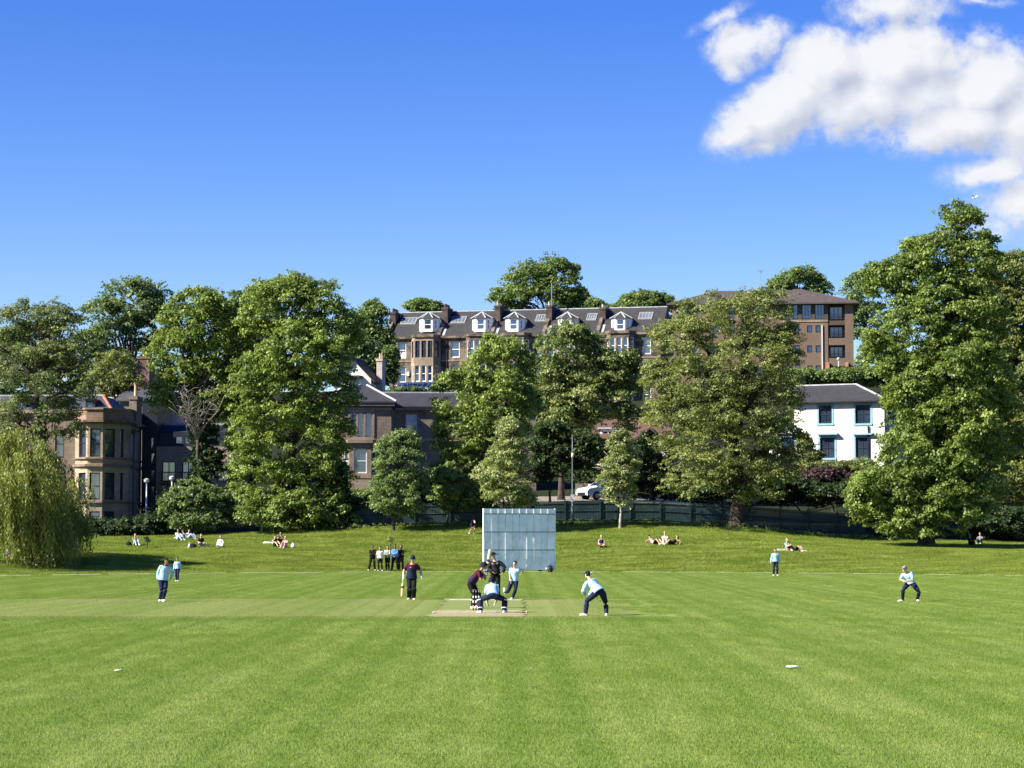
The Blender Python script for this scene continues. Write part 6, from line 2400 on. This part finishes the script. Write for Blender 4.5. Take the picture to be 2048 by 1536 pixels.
p = Person(1022, 1199, 'bowler in sky blue following through on one leg beside the sight screen', pel=q(1027.5, 1161), chest=q(1029, 1137, -.08), head=q(1030, 1127.5, -.15), hands=[q(1021, 1163, -.25), q(1043, 1147, .25)],
           feet=[q(1010, 1185, .42), q(1025, 1195.5, -.1)], sh=-35, look=-30, hp=-20, khint=[(.1, -.6, -.2), (.2, -.8, .1)], toe=[-150, -20], sleeve='short', skin=SKIN_L, hair=HAIR_K, ehint=[(-.6, .3, .2), (.8, .2, .4)], group='fielders in sky blue', height=1.76)
p.patch('badge', PINKC, .1, -.05, .05, .03, 1, .14)
q = scaled(1190, 1231)
p = Person(1190, 1231, 'slip fielder seen from behind, stooping with feet wide in sky blue', pel=q(1198.5, 1184, 0), chest=q(1181, 1162, .22), head=q(1176, 1150.5, .34), hands=[q(1180, 1192, .40), q(1170.5, 1189, .20)],
           feet=[q(1213, 1227.5, .05), q(1171, 1227.5, .02)], sh=205, look=215, nod=-6, toe=[175, 260], khint=[(.15, .8, .2), (-.9, .5, .3)], ehint=[(.5, .2, .2), (-.25, -.5, .0)], hat='cap', hatmat=NAVY, face=False, hair=HAIR_K, skin=SKIN_L, group='fielders in sky blue', loose=.014)
p.patch('side_panel', NAVY, .5, .15, .030, .16, -1, .03)
p.patch('back_number', NAVY, .78, -.04, .012, .05, -1, .142)
p.patch('back_number', NAVY, .78, .03, .012, .05, -1, .142)
q = scaled(1551, 1152)
p = Person(1551, 1152, 'distant fielder in sky blue standing still near the boundary line', **stand([(-.29, -.02, .84), (.28, .03, .86)]), skin=SKIN_M, hair=HAIR_K, group='fielders in sky blue', height=1.76)
q = scaled(1820, 1203)
p = Person(1820, 1203, 'fielder in a cap half crouching with hands together, furthest right', pel=q(1821, 1166), chest=q(1813.5, 1146.5, -.10), head=q(1808.5, 1138.5, -.16), hands=[q(1808, 1163, -.36), q(1811, 1162, -.34)],
           feet=[q(1805, 1200, -.02), q(1835, 1199.5, .05)], sh=-28, look=-35, toe=[-75, 5], khint=[(-.5, -.8, .2), (.3, -.8, .2)], ehint=[(-.9, .2, -.1), (.9, .2, .0)], sleeve='short', hat='cap', hatmat=GREYC, skin=SKIN_L, hair=HAIR_B, group='fielders in sky blue')
p.patch('waist_band', WHITEC, .10, 0, .13, .014, 1, .07)
p.patch('collar', NAVY, .93, 0, .09, .03, 1, .06)


def bat(grip, toe, label):
    g, t = V(grip), V(toe)
    d = (t - g).normalized()
    o = empty('cricket_bat', g, 0, label, 'bat', 'cricket bats')
    a, b = frame_of(d, (0, 1, 0))
    wood = mat('willow_blade', (0.62, 0.47, 0.28), 0.6, 0.12, 6.0)
    bm = bmesh.new()
    L_ = 0.56
    loft(bm, [d * .22, d * .30, d * .5, d * .74, d * .80], [a * q_ for q_ in (.022, .052, .054, .054, .046)], [b * q_ for q_ in (.018, .020, .026, .034, .018)], 10)
    bl = obj('blade', bm, wood, o, True)
    bm = bmesh.new()
    loft(bm, [d * .36, d * .44], [a * .0555] * 2, [b * .029] * 2, 10)
    obj('blade_sticker', bm, CHARCOAL, bl)
    bm = bmesh.new()
    tube(bm, [d * -.08, d * .24], [.018, .019], 8)
    obj('handle', bm, WHITEC, o, True)


g0 = NS.root.location + (NS.wr[0] + (NS.wr[0] - NS.el[0]).normalized() * .08) * NS.k
bat(g0, V((P(804, 1196, g0.y).x, g0.y - .03, 0.05)), 'cricket bat hanging from the walking batter glove')
g1 = STK.root.location + STK.wr[1] * STK.k + V((0.03, -.02, .06))
bat(g1, V((P(977.5, 1116, g1.y).x, g1.y + .05, P(977.5, 1116, g1.y).z)), 'cricket bat raised upright by the striker')


def wicket(px, D, label):
    x = (px - 1024) / F * D
    o = empty('wicket', (x, D, 0), 0, label, 'wicket', 'wickets')
    for i in (-1, 0, 1):
        bm = bmesh.new()
        tube(bm, [(i * .095, 0, -.05), (i * .095, 0, .70), (i * .095, 0, .715)], [.021, .021, .012], 10)
        st = obj('stump', bm, BLACK, o, True)
        for z0_, z1_, m_ in ((.10, .20, PINKC), (.27, .36, WHITEC), (.44, .52, WHITEC), (.64, .70, GREYC)):
            bm = bmesh.new()
            tube(bm, [(i * .095, 0, z0_), (i * .095, 0, z1_)], .0225, 10)
            obj('band', bm, m_, st, True)
    for i in (-1, 1):
        bm = bmesh.new()
        tube(bm, [(i * .095 - (.0 if i > 0 else -.0) - .05 * 1, 0, .724), (i * .0475, 0, .727), (i * .0475 + .05, 0, .724)], [.006, .010, .006], 6)
        obj('bail', bm, GREYC, o, True)


wicket(952.5, 78.3, 'black stumps with pink and white bands in front of the crouching keeper')

# --- the five by the boundary line
GRP = 'spectators standing at the boundary'
fold = [(.10, -.22, 1.14), (-.10, -.24, 1.12)]
eh = [(-.9, .1, -.5), (.9, .1, -.5)]
BASE = dict(pel=(0, 0, .93), chest=(0, 0, 1.45), head=(0, -.03, 1.68))
Person(745, 1142, 'bystander in a black top with folded arms at the left end of the boundary group', **BASE, hands=fold, feet=[(-.24, -.05, .085), (.17, .05, .085)], ehint=eh, shirt=BLACK, legs=BLACK, skin=SKIN_D, hair=HAIR_K, group=GRP, height=1.83, vox=.016, loose=.02)
Person(760, 1142.5, 'bystander in a white top holding a white bag in the boundary group', **BASE, hands=[(-.12, -.20, .92), (.34, -.18, 1.20)], feet=[(-.10, 0, .085), (.16, 0, .085)], shirt=WHITEC, legs=BLACK, skin=SKIN_M, hair=HAIR_K, group=GRP, height=1.74, vox=.016)
Person(775, 1141.5, 'bystander in a cream and grey top at the middle of the boundary group', **BASE, hands=fold, feet=[(-.08, 0, .085), (.10, 0, .085)], ehint=eh, shirt=CREAM, lower=(GREYC, .71), legs=BLACK, shoe=GREYC, skin=SKIN_M, hair=HAIR_K, look=12, group=GRP, height=1.77, vox=.016)
Person(790, 1142, 'bystander in a mid blue top with folded arms in the boundary group', **BASE, hands=fold, feet=[(-.22, 0, .085), (.20, 0, .085)], ehint=eh, shirt=BLUEC, legs=BLACK, shoe=BLACK, skin=SKIN_D, hair=HAIR_K, group=GRP, height=1.86, vox=.016, loose=.03)
Person(802, 1141.5, 'bystander in a black hood at the right end of the boundary group', **BASE, hands=fold, feet=[(-.14, 0, .085), (.14, 0, .085)], ehint=eh, look=-25, shirt=BLACK, legs=CHARCOAL, skin=SKIN_M, hair=HAIR_K, longhair=True, group=GRP, height=1.80, vox=.016, loose=.02)
bgp = G(757.5, 1141)
o = empty('white_bag', bgp + V((0, -.22, .80)), 0, 'small white bag held by the bystander in the white top', 'bag')
bm = bmesh.new()
loft(bm, [V((0, 0, -.16)), V((0, 0, -.12)), V((0, 0, .10)), V((0, 0, .16))], [V((r_, 0, 0)) for r_ in (.08, .14, .13, .03)], [V((0, r_, 0)) for r_ in (.05, .08, .07, .02)], 12)
obj('bag_body', bm, WHITEC, o, True)
bm = bmesh.new()
tube(bm, [(-.05, 0, .14), (-.03, 0, .26), (.03, 0, .26), (.05, 0, .14)], .012, 6)
obj('handle', bm, WHITEC, o, True)

# --- people sitting on the bank
SIT = {
    'knees': dict(pel=(0, 0, .11), chest=(0, .16, .58), head=(0, .10, .82), hands=[(-.14, -.36, .40), (.14, -.36, .40)], feet=[(-.12, -.60, .08), (.12, -.60, .08)], khint=[(-.1, 0, 1), (.1, 0, 1)]),
    'lean': dict(pel=(0, 0, .11), chest=(0, .26, .55), head=(0, .22, .79), hands=[(-.30, .46, .06), (.30, .46, .06)], feet=[(-.10, -.80, .09), (.12, -.74, .09)], khint=[(-.1, 0, 1), (.1, 0, 1)]),
    'cross': dict(pel=(0, 0, .11), chest=(0, .06, .60), head=(0, .0, .84), hands=[(-.12, -.28, .26), (.12, -.28, .26)], feet=[(.16, -.30, .09), (-.16, -.26, .09)], khint=[(-1, -.3, .25), (1, -.3, .25)]),
    'recline': dict(pel=(0, 0, .12), chest=(0, .40, .38), head=(0, .50, .62), hands=[(-.26, .66, .06), (.24, .52, .05)], feet=[(-.14, -.58, .08), (.14, -.66, .08)], khint=[(-.2, 0, 1), (.2, 0, 1)]),
}
SG = 'people sitting on the grass bank'


def sitter(px, row, kind, yaw, label, **kw):
    kw.setdefault('vox', .016)
    kw.setdefault('group', SG)
    return Person(px, row, label, **SIT[kind], yaw=yaw, **kw)


sitter(271, 1091, 'knees', 25, 'long haired sitter in pale clothes beside a black bag, nearest the willow', shirt=GREYC, legs=DENIM, hair=HAIR_B, longhair=True, female=True)
sitter(357, 1081, 'knees', 40, 'sitter in white facing the two who lie below the glossy shrub', shirt=WHITEC, legs=DENIM, skin=SKIN_M, hair=HAIR_K, longhair=True, female=True)
sitter(367, 1077, 'recline', -60, 'sitter in a pale blue top leaning back below the glossy shrub', shirt=DENIM, legs=DENIM, hair=HAIR_B)
sitter(377, 1078, 'recline', 75, 'sitter with raised knees in pale jeans at the end of the trio by the shrub', shirt=GREYC, legs=DENIM, hair=HAIR_B)
sitter(402, 1092, 'cross', 20, 'sitter in a black and pink top between a black bag and the lone white sitter', shirt=BLACK, legs=GREYC, sleeve='short', hair=HAIR_K, skin=SKIN_L, longhair=True, female=True)
sitter(441, 1095, 'cross', 0, 'lone sitter all in white with crossed legs on the left bank', shirt=WHITEC, legs=WHITEC, hair=HAIR_B, longhair=True, female=True)
sitter(551, 1095, 'knees', 35, 'sitter with bare shoulders and black shorts below the big bushy tree', shirt=BLACK, sleeve='none', legs=BLACK, leglen=.5, hair=HAIR_B, shoe=BLACK)
sitter(560, 1088, 'knees', -30, 'sitter with dark sunglasses hair behind the two by the white bag', shirt=BLACK, sleeve='cap', legs=BLACK, hair=HAIR_K, longhair=True, female=True)
sitter(570, 1097, 'knees', -15, 'blond sitter in pink with legs drawn up beside a white bag', shirt=PINKC, sleeve='short', legs=PINKC, leglen=.5, hair=HAIR_Y, longhair=True, female=True)
sitter(1203, 1095, 'cross', 0, 'bald lone sitter in a dark vest right of the sight screen', shirt=NAVY, sleeve='none', legs=BLACK, leglen=.5, hair=None)
sitter(1309, 1089, 'recline', 50, 'bare chested sitter with a dark cap leaning back at the left of the sunbathing trio', shirt=PINKC, sleeve='none', legs=BLACK, leglen=.5, hair=HAIR_K, hat='cap', hatmat=BLACK)
sitter(1330, 1088, 'knees', 0, 'sitter in a cream top in the middle of the sunbathing trio', shirt=CREAM, sleeve='short', legs=WHITEC, leglen=.5, hair=HAIR_Y)
sitter(1344, 1090, 'recline', -60, 'dark haired sunbather lying at the right of the sunbathing trio', shirt=BLACK, sleeve='none', legs=BLACK, leglen=.5, hair=HAIR_B, longhair=True, female=True)
sitter(1576, 1102, 'knees', 30, 'blond sitter in a teal top right of the distant fielder', shirt=TEAL, sleeve='cap', legs=PINKC, leglen=.5, hair=HAIR_Y, longhair=True, female=True)
sitter(1590, 1103, 'recline', 65, 'sitter lying with bare raised knees beside the teal top', shirt=BLACK, sleeve='short', legs=BLACK, leglen=.5, hair=HAIR_K)
sitter(1941, 1091, 'knees', 10, 'sitter in black in the deep shade of the tallest tree', shirt=BLACK, legs=BLACK, hair=HAIR_K, shoe=BLACK)
sitter(1960, 1088, 'knees', -20, 'sitter in a pale top in the shade of the tallest tree', shirt=GREYC, legs=NAVY, hair=HAIR_B)
q = scaled(942, 1068)
Person(942, 1068, 'person in black bending down behind the left edge of the sight screen', pel=q(944, 1049), chest=q(949, 1040.5, -.2), head=q(950, 1044, -.42), hands=[q(944, 1056, -.45), q(948, 1056, -.45)], feet=[q(938, 1066), q(948, 1066)],
       sh=25, nod=50, shirt=BLACK, legs=BLACK, leglen=.5, shoe=WHITESHOE, hair=HAIR_K, vox=.016, face=False, height=1.7)
gw = G(17, 1128)
Person(17, 1128, 'person in white half hidden by the willow strands', **BASE, hands=[(-.2, -.1, .85), (.2, -.1, .85)], feet=[(-.1, 0, .085), (.1, 0, .085)], shirt=WHITEC, legs=PINKC, leglen=.5, hair=HAIR_K, vox=.016, height=1.3)


def bag(px, row, w_, m_, label, name='rucksack'):
    g = G(px, row)
    o = empty(name, g, random.uniform(-.5, .5), label, 'bag', 'bags on the grass bank')
    bm = bmesh.new()
    loft(bm, [V((0, 0, -.02)), V((0, 0, .05)), V((0, 0, .22)), V((0, 0, .34))], [V((w_ * q_, 0, 0)) for q_ in (.9, 1.0, .9, .5)], [V((0, .16 * q_, 0)) for q_ in (.9, 1.0, .85, .4)], 12)
    obj('bag_body', bm, m_, o, True)
    bm = bmesh.new()
    loft(bm, [V((0, -.15, .04)), V((0, -.17, .10)), V((0, -.15, .18))], [V((w_ * .6, 0, 0))] * 3, [V((0, .05, 0))] * 3, 10)
    obj('pocket', bm, m_, o, True)
    bm = bmesh.new()
    tube(bm, [(-.06, 0, .32), (-.04, 0, .41), (.04, 0, .41), (.06, 0, .32)], .014, 6)
    obj('handle', bm, m_, o, True)


bag(258, 1092, .22, BLACK, 'black rucksack beside the long haired sitter nearest the willow')
bag(386, 1096, .28, BLACK, 'black and white bag beside the sitter in black and pink')
bag(379, 1096.5, .10, WHITEC, 'small white bag leaning on the black bag on the left bank')
bag(586, 1096, .17, WHITEC, 'white bag right of the blond sitter in pink')


def blanket(px, row, w_, d_, m_, label):
    g = G(px, row)
    bm = bmesh.new()
    n = 10
    vv = [[bm.verts.new((w_ * (i / n - .5), d_ * (j / n - .5), H(g.x + w_ * (i / n - .5), g.y + d_ * (j / n - .5)) - g.z + .06 + random.uniform(0, .02))) for j in range(n + 1)] for i in range(n + 1)]
    for i in range(n):
        for j in range(n):
            bm.faces.new([vv[i][j], vv[i + 1][j], vv[i + 1][j + 1], vv[i][j + 1]])
    o = obj('blanket', bm, m_, None, True)
    o.location = g
    md = o.modifiers.new('thickness', 'SOLIDIFY')
    md.thickness = .02
    tag(o, label, 'blanket')


blanket(546, 1087, 1.5, .9, WHITEC, 'white blanket under the sitters below the big bushy tree')
blanket(1567, 1101, 1.3, 1.6, CREAM, 'cream blanket under the blond sitter in teal')
blanket(408, 1095, 1.5, .8, CHARCOAL, 'dark grey blanket under the sitter in black and pink')

# small things
def sapling(px, row, top, D, label, m_leaf):
    g = G(px, row)
    o = empty('sapling', g, 0, label, 'sapling')
    h_ = (row - top) / S(g.y)
    bm = bmesh.new()
    tube(bm, [(0, 0, -.1), (.02, 0, h_ * .5), (-.02, 0, h_)], [.03, .024, .012], 6)
    obj('stem', bm, BARK, o, True)
    r_ = np.random.default_rng(int(px))
    n = 26
    c = np.stack([r_.normal(0, .10, n), r_.normal(0, .10, n), r_.uniform(h_ * .45, h_ * 1.0, n)], 1)
    crown_mesh('foliage', c, r_.uniform(.25, .45, n), 'shrub', m_leaf, o, r_.uniform(.3, .8, n), 5)


sapling(294, 1097, 1073, 170, 'thin dark sapling on the bank between the willow and the shrub trio', LF_DARK)
sapling(781, 1106, 1073, 172, 'thin bright green sapling behind the standing boundary group', LF_BRIGHT)

def marker(px, row, r_, m_, label, name='field_marker'):
    g = G(px, row)
    o = empty(name, (g.x, g.y, .03), 0, label, 'marker')
    bm = bmesh.new()
    tube(bm, [(0, 0, 0), (0, 0, .012), (0, 0, .03), (0, 0, .032)], [r_, r_, r_ * .55, r_ * .2], 24)
    obj('disc', bm, m_, o, True)
    bm = bmesh.new()
    tube(bm, [(r_ * .95 * math.cos(a), r_ * .95 * math.sin(a), .012) for a in np.linspace(0, 2 * math.pi, 25)], .008, 6)
    obj('rim', bm, m_, o, True)


marker(1585, 1337, .13, WHITEC, 'white fielding disc lying on the near outfield')
marker(237, 1345, .085, mat('worn_disc', (0.34, 0.36, 0.22), 0.8, 0.2), 'worn cream disc lying in the grass on the near outfield')
marker(1184, 1146, .16, CREAM, 'small pale disc on the boundary line right of the sight screen')
for px, row, lab in ((1060, 1375, 'curled brown fallen leaf on the near outfield below the pitch'), (1457, 1325, 'small grey brown fallen leaf beside the white fielding disc')):
    g = G(px, row)
    bm = bmesh.new()
    q_ = [bm.verts.new(v) for v in ((-.06, 0, .04), (-.01, -.03, .045), (.05, -.01, .06), (.02, .03, .05))]
    bm.faces.new(q_)
    q2 = [bm.verts.new(v) for v in ((-.06, 0, .035), (-.01, -.03, .04), (.05, -.01, .055), (.02, .03, .045))]
    bm.faces.new(q2[::-1])
    for i in range(4):
        j = (i + 1) % 4
        bm.faces.new([q2[i], q2[j], q_[j], q_[i]])
    o = obj('fallen_leaf', bm, mat('dead_leaf', (0.22, 0.14, 0.08), 0.8, 0.2))
    o.location = g
    tag(o, lab, 'leaf')

# a gull over the tallest tree
c = P(1949, 395, 175)
o = empty('gull', c, R(25), 'small white gull flying above the tallest tree', 'bird')
bm = bmesh.new()
loft(bm, [V((0, -.26, 0)), V((0, -.18, .01)), V((0, 0, 0)), V((0, .18, 0)), V((0, .30, .01))], [V((r_, 0, 0)) for r_ in (.012, .045, .07, .05, .06)], [V((0, 0, r_)) for r_ in (.012, .045, .065, .04, .008)], 10)
for sx in (-1, 1):
    loft(bm, [V((sx * .03, 0, .02)), V((sx * .25, -.04, .16)), V((sx * .55, .06, .22))], [V((0, .10, 0)), V((0, .085, 0)), V((0, .02, 0))], [V((0, 0, .02)), V((0, 0, .012)), V((0, 0, .005))], 8)
b_ = obj('body', bm, WHITEC, o, True)
md = b_.modifiers.new('skin_over', 'REMESH')
md.mode = 'VOXEL'
md.voxel_size = .012
